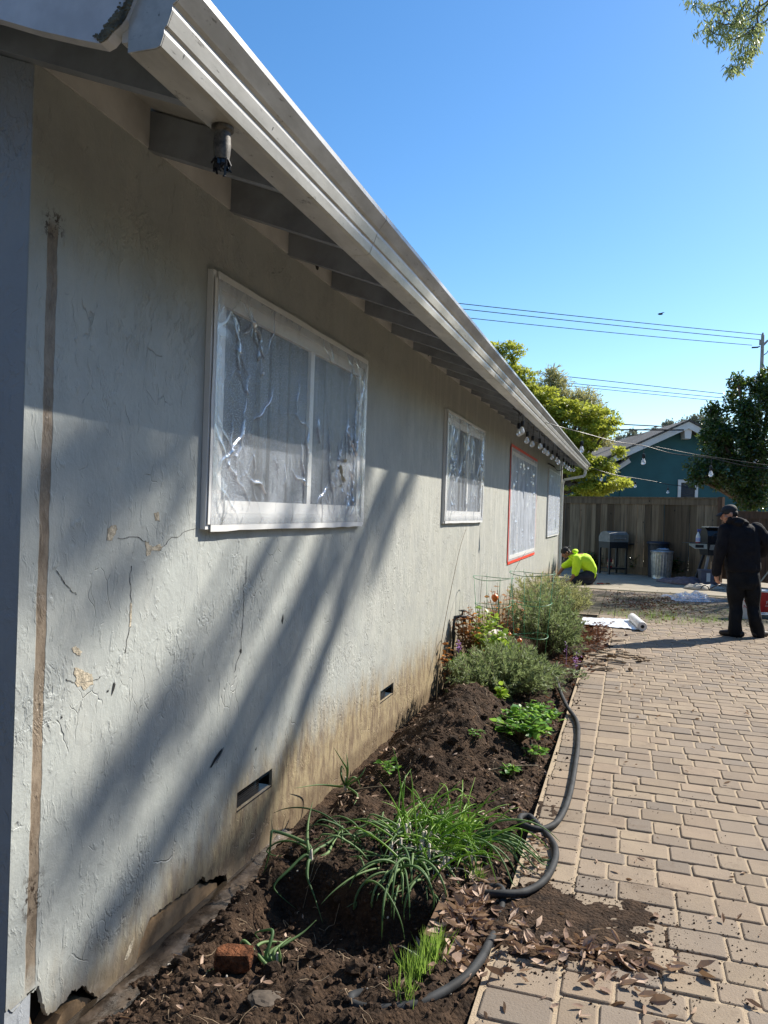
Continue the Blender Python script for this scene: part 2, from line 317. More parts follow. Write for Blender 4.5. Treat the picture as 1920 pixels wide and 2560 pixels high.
# ------------------------------------------------------------------ mesh helpers
class MB:
    def __init__(s): s.v = []; s.f = []; s.c = None
    def add(s, vs_, fs):
        o = len(s.v); s.v.extend([tuple(x) for x in vs_]); s.f.extend([tuple(i+o for i in q) for q in fs]); return s
    def box(s, a, b, R=None, c=None):
        a = Vector(a); b = Vector(b)
        vs_ = [Vector((x, y, z)) for x in (a.x, b.x) for y in (a.y, b.y) for z in (a.z, b.z)]
        if R is not None: vs_ = [R @ (q-c) + c for q in vs_]
        return s.add(vs_, [(0, 1, 3, 2), (4, 6, 7, 5), (0, 4, 5, 1), (2, 3, 7, 6), (0, 2, 6, 4), (1, 5, 7, 3)])
    def hexa(s, q):   # 8 corners: bottom ring 0-3, top ring 4-7
        return s.add(q, [(3, 2, 1, 0), (4, 5, 6, 7), (0, 1, 5, 4), (1, 2, 6, 5), (2, 3, 7, 6), (3, 0, 4, 7)])
    def bar(s, p, q, w_, h_, up=(0, 0, 1)):
        p = Vector(p); q = Vector(q); d = (q-p).normalized(); u = d.cross(Vector(up))
        if u.length < 1e-4: u = d.cross(Vector((1, 0, 0)))
        u.normalize(); n = u.cross(d)
        r = [(-1, -1), (1, -1), (1, 1), (-1, 1)]
        return s.hexa([p + u*(a*w_/2) + n*(b*h_/2) for a, b in r] + [q + u*(a*w_/2) + n*(b*h_/2) for a, b in r])
    def tube(s, pts, r, n=8, cap=True):
        pts = [Vector(p) for p in pts]; m = len(pts)
        rs = r if isinstance(r, (list, tuple)) else [r]*m
        d0 = (pts[1]-pts[0]).normalized(); u = d0.orthogonal().normalized(); o = len(s.v)
        for i, p in enumerate(pts):
            d = (pts[min(i+1, m-1)] - pts[max(i-1, 0)])
            if d.length < 1e-9: d = d0
            d.normalize(); u = (u - d*u.dot(d)); u.normalize(); w_ = d.cross(u)
            for k in range(n):
                a = 2*math.pi*k/n; s.v.append(tuple(p + (u*math.cos(a) + w_*math.sin(a))*rs[i]))
        for i in range(m-1):
            for k in range(n):
                a = o+i*n+k; b = o+i*n+(k+1) % n; s.f.append((a, b, b+n, a+n))
        if cap: s.f.append(tuple(o+k for k in range(n))[::-1]); s.f.append(tuple(o+(m-1)*n+k for k in range(n)))
        return s
    def lathe(s, prof, c=(0, 0, 0), n=20, axis=None, flute=None):
        c = Vector(c); o = len(s.v); R = Vector((0, 0, 1)).rotation_difference(Vector(axis)).to_matrix() if axis else Matrix.Identity(3)
        for r, z in prof:
            for k in range(n):
                a = 2*math.pi*k/n; rr = r*(flute(k, z) if flute else 1)
                s.v.append(tuple(c + R @ Vector((rr*math.cos(a), rr*math.sin(a), z))))
        for i in range(len(prof)-1):
            for k in range(n):
                a = o+i*n+k; b = o+i*n+(k+1) % n; s.f.append((a, b, b+n, a+n))
        s.f.append(tuple(o+k for k in range(n))[::-1]); s.f.append(tuple(o+(len(prof)-1)*n+k for k in range(n)))
        return s
    def ball(s, c, r, n=10, m=7, R=None):
        c = Vector(c); r = Vector(r) if not isinstance(r, (int, float)) else Vector((r, r, r)); o = len(s.v)
        for i in range(1, m):
            t = math.pi*i/m
            for k in range(n):
                a = 2*math.pi*k/n; q = Vector((r.x*math.sin(t)*math.cos(a), r.y*math.sin(t)*math.sin(a), r.z*math.cos(t)))
                s.v.append(tuple(c + (R @ q if R is not None else q)))
        for i in range(m-2):
            for k in range(n):
                a = o+i*n+k; b = o+i*n+(k+1) % n; s.f.append((a, a+n, b+n, b))
        tq = Vector((0, 0, r.z)); 
        if R is not None: tq = R @ tq
        s.v.append(tuple(c+tq)); s.v.append(tuple(c-tq)); t = len(s.v)-2
        for k in range(n):
            s.f.append((t, o+k, o+(k+1) % n)); s.f.append((t+1, o+(m-2)*n+(k+1) % n, o+(m-2)*n+k))
        return s
    def sweep(s, prof, p, q, up=(0, 0, 1), side=None, caps=True):   # 2-D profile [(side, up)] swept from p to q
        p = Vector(p); q = Vector(q); sd = Vector(side); up = Vector(up); o = len(s.v); n = len(prof)
        for e in (p, q):
            for a, b in prof: s.v.append(tuple(e + sd*a + up*b))
        for k in range(n):
            j = (k+1) % n; s.f.append((o+k, o+j, o+n+j, o+n+k))
        if caps: s.f.append(tuple(o+k for k in range(n))[::-1]); s.f.append(tuple(o+n+k for k in range(n)))
        return s
    def poly(s, loop, holes, to3, th):   # 2-D outline with holes, given a thickness
        ls = [loop] + list(holes); flat = [q for l in ls for q in l]
        tri = tessellate_polygon([[Vector((a, b, 0)) for a, b in l] for l in ls])
        o = len(s.v); n = len(flat)
        for dd in (0, th):
            for a, b in flat: s.v.append(tuple(to3(a, b, dd)))
        for t in tri: s.f.append(tuple(o+i for i in t)); s.f.append(tuple(o+n+i for i in reversed(t)))
        k = 0
        for l in ls:
            for i in range(len(l)):
                a = o+k+i; b = o+k+(i+1) % len(l); s.f.append((a, b, b+n, a+n))
            k += len(l)
        return s
    def inst(s, tv, tf, P, U, V, W, S):   # many copies of a template: arrays of origin, axes and size
        tv = np.array(tv, float); N = len(P); S = np.asarray(S, float).reshape(-1, 1, 1)
        q = (tv[None, :, 0:1]*U[:, None, :] + tv[None, :, 1:2]*V[:, None, :] + tv[None, :, 2:3]*W[:, None, :])*S + P[:, None, :]
        o = len(s.v); k = len(tv); s.v.extend(map(tuple, q.reshape(-1, 3)))
        for i in range(N):
            b = o+i*k; s.f.extend([tuple(b+j for j in f) for f in tf])
        return s
def fixn(me):
    bm = bmesh.new(); bm.from_mesh(me); bmesh.ops.recalc_face_normals(bm, faces=bm.faces); bm.to_mesh(me); bm.free()
def tag(o, label=None, cat=None, group=None, kind=None):
    if label: o['label'] = label
    if cat: o['category'] = cat
    if group: o['group'] = group
    if kind: o['kind'] = kind
    return o
def wloc(p):
    v = Vector((0, 0, 0))
    while p is not None: v += p.location; p = p.parent
    return v
def obj(name, mb, m, parent=None, smooth=False, loc=None, norm=True, label=None, auto=None):
    me = bpy.data.meshes.new(name)
    if parent is not None and loc is None: off = wloc(parent); lo = Vector((0, 0, 0))
    else:
        if loc is None:
            a = np.array(mb.v); loc = Vector(((a[:, 0].min()+a[:, 0].max())/2, (a[:, 1].min()+a[:, 1].max())/2, a[:, 2].min()))
        off = Vector(loc); lo = off - (wloc(parent) if parent else Vector((0, 0, 0)))
    vv = np.array(mb.v) - np.array(off)
    me.from_pydata(vv.tolist(), [], mb.f)
    if norm: fixn(me)
    if smooth: me.polygons.foreach_set('use_smooth', [True]*len(me.polygons))
    mats = m if isinstance(m, (list, tuple)) else [m]
    for x in mats: me.materials.append(MAT[x] if isinstance(x, str) else x)
    o = bpy.data.objects.new(name, me); COL.objects.link(o); o.location = lo
    if parent is not None: o.parent = parent
    if auto is not None and smooth:
        me.set_sharp_from_angle(angle=rad(auto))
    if label: o['label'] = label
    return o
def thing(name, loc, label, cat, group=None):
    o = bpy.data.objects.new(name, None); COL.objects.link(o); o.location = loc; o.empty_display_size = .1
    return tag(o, label, cat, group)
def dup(o, loc=None, rz=0, label=None, parent=None):
    c = o.copy(); COL.objects.link(c); c.parent = parent
    if loc is not None: c.location = loc
    if rz: c.rotation_euler.z += rz
    if label: c['label'] = label
    for ch in o.children: dup(ch, parent=c)
    return c
def smoothstep(a, b, x):
    t = min(1, max(0, (x-a)/(b-a))); return t*t*(3-2*t)
def catmull(P, k=6):
    P = [Vector(p) for p in P]; out = []
    for i in range(len(P)-1):
        a = P[max(i-1, 0)]; b = P[i]; c = P[i+1]; d = P[min(i+2, len(P)-1)]
        for j in range(k):
            t = j/k; out.append(.5*((2*b) + (c-a)*t + (2*a-5*b+4*c-d)*t*t + (3*b-a-3*c+d)*t**3))
    out.append(P[-1]); return out
def fbm(x, y, z=0, o=4): return mnoise.fractal(Vector((x, y, z)), .8, 2.1, o)
def rnd(a, b): return random.uniform(a, b)
def randdirs(n):
    v = RNG.normal(size=(n, 3)); return v/np.linalg.norm(v, axis=1)[:, None]
def frames(W, roll=None):   # leaf axes with the leaf's length along W
    n = len(W); W = W/np.linalg.norm(W, axis=1)[:, None]; A = randdirs(n); U = np.cross(W, A); U /= np.linalg.norm(U, axis=1)[:, None]+1e-9
    return U, np.cross(W, U), W
LEAF = ([(0, 0, 0), (.28, .06, .45), (0, -.02, .5), (-.28, .06, .45), (0, 0, 1)], [(0, 1, 2), (0, 2, 3), (1, 4, 2), (2, 4, 3)])
NARROW = ([(0, 0, 0), (.10, .02, .4), (-.10, .02, .4), (0, -.05, 1)], [(0, 1, 2), (1, 3, 2)])
ICO = None
def ico():
    global ICO
    if ICO is None:
        bm = bmesh.new(); bmesh.ops.create_icosphere(bm, subdivisions=1, radius=1)
        ICO = ([tuple(v.co) for v in bm.verts], [tuple(v.index for v in f.verts) for f in bm.faces]); bm.free()
    return ICO
# ------------------------------------------------------------------ the house
XW = -1.65; Y0 = 1.775; Y1 = 19.75
house = thing('house', (XW, Y0, 0), 'long low house with grey stucco wall, open rafters and white gutter', 'house')
def rz_(y): return 2.775 + .0055*(y-2)            # underside of the rafters at the wall
def gut(y):                                       # lower outer corner of the gutter
    t = (y-1.466)/(19.75-1.466); return Vector((-1.03, y, 2.543 + .133*t))
Zm = lambda x, y: (x*.5787, 1920+y*.5787)
jag = [(20, 1050), (35, 1040), (60, 1055), (110, 985), (125, 975), (135, 970), (150, 958), (170, 940), (180, 985), (190, 1020), (197, 1050), (205, 1070), (225, 1058), (250, 1035), (290, 1000), (298, 978), (310, 960), (330, 965), (345, 950), (370, 940), (385, 965), (405, 972), (425, 998), (440, 1010)]
J = [tuple(onp(*Zm(*q), 0, XW)[1:]) for q in jag]
J[0] = (Y0, J[0][1])
J += [(2.27, -.20), (2.36, -.19), (2.402, -.13)]
J += [tuple(onp(*Zm(*q), 0, XW)[1:]) for q in [(597, 800), (605, 760), (628, 700), (650, 645), (672, 632), (690, 610), (720, 590), (742, 580), (762, 560), (790, 545), (815, 524), (850, 500), (862, 480), (880, 470), (893, 492), (915, 480), (940, 470), (960, 466), (978, 455), (981, 480), (980, 510)]]
J += [(3.10, -.24), (4.2, -.30), (6, -.30), (9, -.2), (Y1, -.1)]
# small ragged offsets along the broken edge
loop = []
for i, q in enumerate(J):
    loop.append(q)
    if i < len(J)-6:
        n = J[i+1]
        for t in (.33, .66): loop.append((q[0]+(n[0]-q[0])*t + rnd(-.004, .004), q[1]+(n[1]-q[1])*t + rnd(-.006, .006)))
loop += [(Y1, rz_(Y1)+.005), (Y0, rz_(Y0)+.005)]
WIN = [(2.80, 4.60, 1.50, 2.42), (6.99, 8.83, 1.49, 2.42), (11.15, 14.3, .87, 2.45), (16.5, 19.15, 1.13, 2.44)]
VENT = [(3.128, 3.488, .150, .233), (5.237, 5.56, .156, .237)]
holes = [[(a, c), (b, c), (b, d), (a, d)] for a, b, c, d in WIN+VENT]
mb = MB(); mb.poly(loop, holes, lambda y, z, t: (XW - t, y, z), .016)
obj('wall', mb, 'stucco', house)
mb = MB()
ft = [(Y0+.004, .03), (1.86, .032), (1.885, .0), (1.905, -.06), (1.93, -.14), (1.95, -.2), (1.98, -.14), (2.03, -.10), (2.07, -.09), (2.12, -.098), (2.16, -.125), (2.2, -.165), (2.26, -.17), (2.33, -.16), (2.395, -.11), (2.42, -.065), (2.48, -.026), (2.54, -.026), (2.6, -.034), (2.65, -.03), (2.7, -.046), (2.76, -.044), (2.8, -.052), (2.86, -.058), (2.9, -.088), (2.94, -.094), (2.97, -.11), (3.0, -.12), (3.016, -.17), (3.03, -.26), (3.1, -.3), (Y1-.002, -.3), (Y1-.002, -.5), (Y0+.004, -.5)]
mb.poly(ft, [], lambda y, z, t: (XW-.0185-t, y, z), .08)
obj('foundation', mb, 'foundation', house)
mb = MB(); mb.box((XW-.16, Y0+.004, -.5), (XW-.10, Y1-.002, .14)); obj('crawl_space', mb, 'dark', house)  # black box painted in for the dark inside the plaster gaps
mb = MB()       # framing behind the plaster, with the openings left free
ys = [Y0+.02] + [v for a, b, c, d in WIN for v in (a, b)] + [Y1-.02]
for i in range(0, len(ys), 2): mb.box((XW-.14, ys[i], .30), (XW-.022, ys[i+1], 2.9))
for a, b, c, d in WIN:
    mb.box((XW-.14, a, .30), (XW-.022, b, c)); mb.box((XW-.14, a, d), (XW-.022, b, 2.9))
for (a, b, c, d), (va, vb, vc, vd) in zip(WIN[:1], VENT[:1]): pass
obj('wall_core', mb, 'dark', house)
# gable wall, facing the camera
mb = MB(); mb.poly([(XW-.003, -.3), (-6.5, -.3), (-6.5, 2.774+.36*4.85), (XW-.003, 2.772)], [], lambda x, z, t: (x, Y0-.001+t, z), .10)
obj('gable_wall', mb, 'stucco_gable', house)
# vents
for (a, b, c, d) in VENT:
    mb = MB(); mb.box((XW-.10, a, c), (XW-.095, b, d))
    v = obj('vent', mb, 'dark', house)
    m2 = MB()
    for k in range(8):
        z = c + (k+.5)*(d-c)/8; m2.box((XW-.062, a+.004, z-.0018), (XW-.046, b-.05, z+.0018))
    m2.box((XW-.062, b-.05, c), (XW-.05, b-.042, d)); m2.box((XW-.064, a+.001, c), (XW-.048, a+.006, d))
    m2.box((XW-.10, a+.0005, c-.006), (XW+.002, b-.0005, c-.0005))
    obj('louvre', m2, 'black', v)
# windows: frame, mullion, glass, trim
TR = .045
wins = []
for i, (a, b, c, d) in enumerate(WIN):
    wroot = MB(); X0 = XW-.03
    wroot.box((X0, a, c), (X0+.05, a+.06, d)); wroot.box((X0, b-.06, c), (X0+.05, b, d))
    wroot.box((X0, a+.06, c), (X0+.05, b-.06, c+.055)); wroot.box((X0, a+.06, d-.055), (X0+.05, b-.06, d))
    mid = [(a+b)/2+.1] if i != 2 else [a+.8, b-.8]
    for m_ in mid: wroot.box((X0+.004, m_-.025, c+.055), (X0+.045, m_+.025, d-.055))
    # raised flat trim round the opening
    t = .065 if i != 2 else 0
    if t:
        E0 = XW+.001; E1 = XW+.026
        wroot.box((E0, a-t, c-t), (E1, a-.001, d+t)); wroot.box((E0, b+.001, c-t), (E1, b+t, d+t))
        wroot.box((E0, a-.001, d+.001), (E1, b+.001, d+t)); wroot.box((E0, a-.001, c-t), (E1, b+.001, c-.001))
    W_ = obj('window', wroot, 'white', house)
    g = MB(); g.box((X0+.012, a+.05, c+.05), (X0+.02, b-.05, d-.05)); obj('pane', g, 'glass', W_); g = MB(); g.box((X0+.026, a+.056, c+.052), (X0+.028, b-.056, d-.052)); obj('screen', g, 'screen', W_)
# roof
mb = MB(); XI = -6.5
def roofz(x, y): return rz_(y)+.145 + (XW-x)*.34*(1 - 0)
def rtail(y): # underside of the rafter at the fascia
    return gut(y).z + .035
XF = -1.125
N = 16
for k in range(N):
    ya = 1.42 + (19.9-1.42)*k/N; yb = 1.42 + (19.9-1.42)*(k+1)/N
    q = []
    for dz in (0, .05):
        for (x, y) in ((XF+.02, ya), (XF+.02, yb), (-6.5, yb), (-6.5, ya)):
            zt = rtail(y)+.14; zw = rz_(y)+.145; sl_ = (zw-zt)/(XF-XW)
            q.append((x, y, zt + (XF-x)*sl_*1.0 + dz))
    mb.hexa(q)
obj('roof', mb, 'soffit', house)
# rafters
k = 0; y = 1.738
while y < 19.7:
    zt = rtail(y); zw = rz_(y); sl_ = (zw-zt)/(XF-XW); h_ = .138
    mb = MB(); x2 = XW-.4 if k else -6.4
    mb.hexa([(XF-.002, y, zt), (XF-.002, y+.043, zt), (x2, y+.043, zt+(XF-x2)*sl_), (x2, y, zt+(XF-x2)*sl_),
             (XF-.002, y, zt+h_), (XF-.002, y+.043, zt+h_), (x2, y+.043, zt+(XF-x2)*sl_+h_), (x2, y, zt+(XF-x2)*sl_+h_)])
    obj('rafter', mb, 'rafter', house)
    y2 = y + .578
    if y2 < 19.75:
        mb = MB(); mb.box((XW-.045, y+.045, rz_(y)+.008), (XW+.006, y2-.002, rz_(y)+.15))
        b_ = obj('blocking', mb, 'soffit', house)
        if k == 3:
            for yy in (y+.12, y+.22, y+.36):
                m2 = MB(); m2.lathe([(.022, 0), (.022, .002)], (XW+.0065, yy, rz_(y)+.055), 14, axis=(1, 0, 0)); obj('vent_hole', m2, 'dark', b_)
        if k in (7, 12):
            for yy in (y+.35, y+.46): m2 = MB(); m2.lathe([(.02, 0), (.02, .002)], (XW+.0065, yy, rz_(y)+.055), 14, axis=(1, 0, 0)); obj('vent_hole', m2, 'dark', b_)
    y = y2; k += 1
# fascia behind the gutter
ga, gb = gut(1.466), gut(19.75)
mb = MB(); mb.hexa([(XF, 1.47, ga.z+.03), (XF+.022, 1.47, ga.z+.03), (XF+.022, 19.75, gb.z+.03), (XF, 19.75, gb.z+.03), (XF, 1.47, ga.z+.17), (XF+.022, 1.47, ga.z+.17), (XF+.022, 19.75, gb.z+.17), (XF, 19.75, gb.z+.17)])
obj('fascia', mb, 'soffit', house)
# K-style gutter: back, bottom, stepped front, rolled lip (thin sheet section)
outer = [(-.072, .0), (.0, .0), (.012, .004), (.021, .030), (.021, .042), (.028, .046), (.040, .078), (.040, .090), (.050, .096), (.078, .132), (.078, .150)]
lip = [(.066, .153), (.062, .144)]
inner = [(.070, .146), (.072, .135), (.046, .100), (.034, .092), (.034, .080), (.022, .050), (.015, .046), (.015, .033), (.008, .006), (-.068, .004), (-.068, .150), (-.072, .150)]
mb = MB(); prof = outer+lip+inner
NG = 12
for k in range(NG):
    p = gut(1.466 + (19.75-1.466)*k/NG); q = gut(1.466 + (19.75-1.466)*(k+1)/NG - (.0 if k == NG-1 else -.0))
    mb.sweep(prof, p, q, (0, 0, 1), (1, 0, 0), caps=(k in (0, NG-1)))
g = obj('gutter', mb, 'gutter', house)
mb = MB()
cap = outer + [(-.072, .150)]
mb.poly(cap, [], lambda a, b, t: tuple(gut(1.4655) + Vector((a, -t-.0015, b))), .003); obj('end_cap', mb, 'gutter', g); mb = MB(); mb.poly(cap, [], lambda a, b, t: tuple(gut(19.7515) + Vector((a, t, b))), .003)
obj('end_cap', mb, 'gutter', g)
for yy in (2.9, 5.9, 9.0, 12.1):
    mb = MB(); p = gut(yy); mb.sweep([(a*1.0+(.0012 if a > -.05 else 0), b-(.0012 if b < .09 else 0)) for a, b in outer] + [(a-.0005, b+.0003) for a, b in reversed(outer)], p, gut(yy+.006), (0, 0, 1), (1, 0, 0)); obj('seam', mb, 'gutter', g)
# old outlet stub hanging under the gutter, its lower end broken
p = gut(1.82); c = Vector((-1.066, 1.82, p.z))
mb = MB(); mb.lathe([(.030, .0), (.030, -.01), (.0215, -.016), (.024, -.05), (.022, -.075), (.019, -.088), (.016, -.088), (.018, -.05)], c, 18)
o_ = obj('outlet', mb, simple('dirty_pvc', (.10, .088, .072), .6, .6, 60, .4, .002, 90), g, smooth=True, auto=40)
mb = MB()
for k in range(22):
    a = 2*math.pi*k/22*1.7 + rnd(-.2, .2); r = .013+.004*random.random(); L_ = rnd(.012, .05)
    q = c + Vector((r*math.cos(a), r*math.sin(a), -.084)); e = q + Vector((rnd(-.012, .012), rnd(-.012, .012), -L_)); m_ = (q+e)/2 + Vector((rnd(-.01, .01), rnd(-.01, .01), 0))
    mb.bar(q, m_, .009, .003); mb.bar(m_, e, .006, .002)
obj('torn_sealant', mb, 'black', o_)
# rake board with its rotten rounded end
ra = [(-1.168, 2.568), (-1.24, 2.591), (-1.354, 2.63), (-1.473, 2.677), (-2.2, 2.935), (-4.0, 3.58), (-6.4, 4.44), (-6.4, 4.72), (-1.6, 2.99), (-1.075, 2.80), (-1.066, 2.70), (-1.076, 2.665), (-1.092, 2.635), (-1.103, 2.612), (-1.118, 2.598), (-1.135, 2.588), (-1.15, 2.574)]
mb = MB(); mb.poly(ra, [], lambda x, z, t: (x, 1.452+t, z), .032)
obj('rake_board', mb, simple('weathered_white', (.62, .63, .66), .5, .12, 9, .25, .003, 50, world=True), house)
mb = MB()
edge = catmull([Vector((x, 0, z)) for x, z in [(-1.163, 2.5695), (-1.15, 2.575), (-1.135, 2.589), (-1.118, 2.599), (-1.103, 2.613), (-1.092, 2.636), (-1.077, 2.666), (-1.067, 2.70), (-1.071, 2.76)]], 6)
q_ = [(p.x, p.z) for p in edge]; inn = []
for i, p in enumerate(edge):
    t = i/len(edge); wv = (.004+.022*math.sin(math.pi*min(1, t*1.25+.08))**.6)*(1+.45*fbm(i*.55, 3)); inn.append((p.x-.80*wv, p.z+.60*wv))
mb = MB(); mb.poly(q_+inn[::-1], [], lambda x, z, t: (x, 1.4505-t, z), .0022)
for k in range(170):
    p = random.choice(edge); o_ = random.random()*.03; mb.ball((p.x-.8*o_, 1.4485, p.z+.6*o_), (rnd(.002, .006), rnd(.001, .003), rnd(.002, .005)), 6, 4)
obj('rot_patch', mb, 'moss', house)
mb = MB(); mb.poly([(-1.175, 2.745), (-1.145, 2.752), (-1.125, 2.745), (-1.13, 2.741), (-1.15, 2.743), (-1.165, 2.738)], [], lambda x, z, t: (x, 1.4505-t, z-.04), .001); obj('scrape', mb, 'moss', house)
# soffit behind the rake board
# downspout at the far end
mb = MB(); gx = gut(19.6)
pts = [gx + Vector((-.03, 0, .0)), gx + Vector((-.03, 0, -.10)), gx + Vector((-.06, 0, -.16)), Vector((XW+.09, 19.6, 2.42)), Vector((XW+.05, 19.6, 2.30)), Vector((XW+.05, 19.6, .05))]
for a, b in zip(pts, pts[1:]): mb.bar(a, b, .06, .05, (0, 1, 0))
obj('downspout', mb, 'white', house)
mb = MB(); mb.box((XW+.003, 19.66, -.1), (XW+.03, 19.79, 2.78)); mb.box((XW-.1, 19.752, -.1), (XW+.003, 19.79, 2.78)); obj('corner_board', mb, 'trim', house)
# bare patches where the paint has flaked, long cracks, torn gouges
def blob(cy, cz, ry, rz__, n=18, rough=.3, seed=0):
    rr = random.Random(seed); return [(cy + ry*math.cos(2*math.pi*i/n)*(1+rr.uniform(-rough, rough)), cz + rz__*math.sin(2*math.pi*i/n)*(1+rr.uniform(-rough, rough))) for i in range(n)]
Z3 = lambda x, y: onp(x*.5787, 1280+y*.5787, 0, XW)
bare = simple('bare_plaster', (.46, .40, .30), .9, .4, 45, 1, .006, 90, world=True)
pk = [([(465, 75), (480, 55), (500, 58), (505, 75), (495, 95), (482, 122), (460, 125), (463, 100)], 1), ([(628, 128), (640, 130), (650, 145), (662, 152), (690, 140), (702, 150), (690, 165), (655, 165), (648, 185), (632, 192), (630, 160)], 1),
      ([(562, 392), (570, 395), (568, 440), (566, 495), (557, 495), (560, 440)], 1), ([(322, 672), (340, 675), (365, 690), (395, 700), (402, 725), (402, 745), (385, 752), (365, 770), (350, 750), (335, 755), (322, 740), (328, 720), (318, 700)], 1),
      ([(310, 585), (325, 580), (340, 590), (352, 605), (345, 622), (335, 620), (318, 605)], 2), ([(545, 800), (560, 760), (575, 730), (578, 745), (565, 790), (548, 825), (537, 828)], 4), ([(665, 5), (685, 0), (688, 40), (672, 35)], 2)]
for q, kind in pk:
    pp = [(onp(x*.5787, (1280 if kind != 4 else 1920)+y*.5787, 0, XW)) for x, y in q]
    cy = sum(p.y for p in pp)/len(pp); cz = sum(p.z for p in pp)/len(pp); L2 = []
    for i, p in enumerate(pp):
        n = pp[(i+1) % len(pp)]
        for t in (0, .35, .7): L2.append((p.y+(n.y-p.y)*t+rnd(-.0025, .0025), p.z+(n.z-p.z)*t+rnd(-.0025, .0025)))
    rim = [(cy+(a-cy)*1.04+.001, cz+(b-cz)*1.03+.002) for a, b in L2]
    mb = MB(); mb.poly(L2, [], lambda y, z, t: (XW+.0008+t, y, z), .0007); obj('bare_patch', mb, bare, house)
cr = [[(850, 72), (800, 85), (770, 105), (735, 115), (705, 150), (690, 165)], [(630, 130), (600, 112), (560, 108), (540, 115), (505, 112)], [(565, 230), (562, 300), (566, 390)], [(562, 495), (548, 545), (540, 610)],
      [(1065, 190), (1060, 300), (1050, 320), (1053, 380), (1048, 470), (1040, 560), (1042, 600), (1025, 640), (1012, 690)], [(345, 735), (410, 725), (430, 712)], [(245, 250), (275, 300), (300, 330), (325, 355)], [(318, 735), (285, 720)]]
for q in cr:
    mb = MB()
    P = catmull([onp(x*.5787, 1280+y*.5787, 0, XW) for x, y in q], 5)
    P = [Vector((XW+.0014, p.y+rnd(-.004, .004), p.z+rnd(-.003, .003))) for p in P]
    for a, b in zip(P, P[1:]): mb.bar(a, b, .0012, rnd(.0006, .0019), (1, 0, 0)) if (b-a).length > .001 else None
    obj('crack', mb, 'crack', house)
for q in [[(960, 1020), (945, 1035), (925, 1065), (905, 1104), (912, 1104), (930, 1075), (948, 1050)], [(1222, 440), (1224, 460), (1219, 485), (1215, 470)], [(1038, 590), (1043, 600), (1040, 612), (1034, 600)], [(490, 735), (497, 745), (492, 765), (480, 795), (484, 765)], [(462, 768), (470, 772), (462, 780)], [(1108, 1015), (1104, 1030), (1101, 1028)], [(265, 875), (268, 890), (262, 892)]]:
    mb = MB(); mb.poly([tuple(Z3(*p)[1:]) for p in q], [], lambda y, z, t: (XW+.0016+t, y, z), .0006); obj('gouge', mb, 'dark', house)
lift = MB()     # paint torn loose beside the big gouge
lift.poly([tuple(Z3(*p)[1:]) for p in [(962, 1016), (968, 1030), (952, 1056), (935, 1082), (932, 1078), (950, 1048)]], [], lambda y, z, t: (XW+.004+t, y, z), .0025)
obj('loose_flake', lift, 'trim', house)
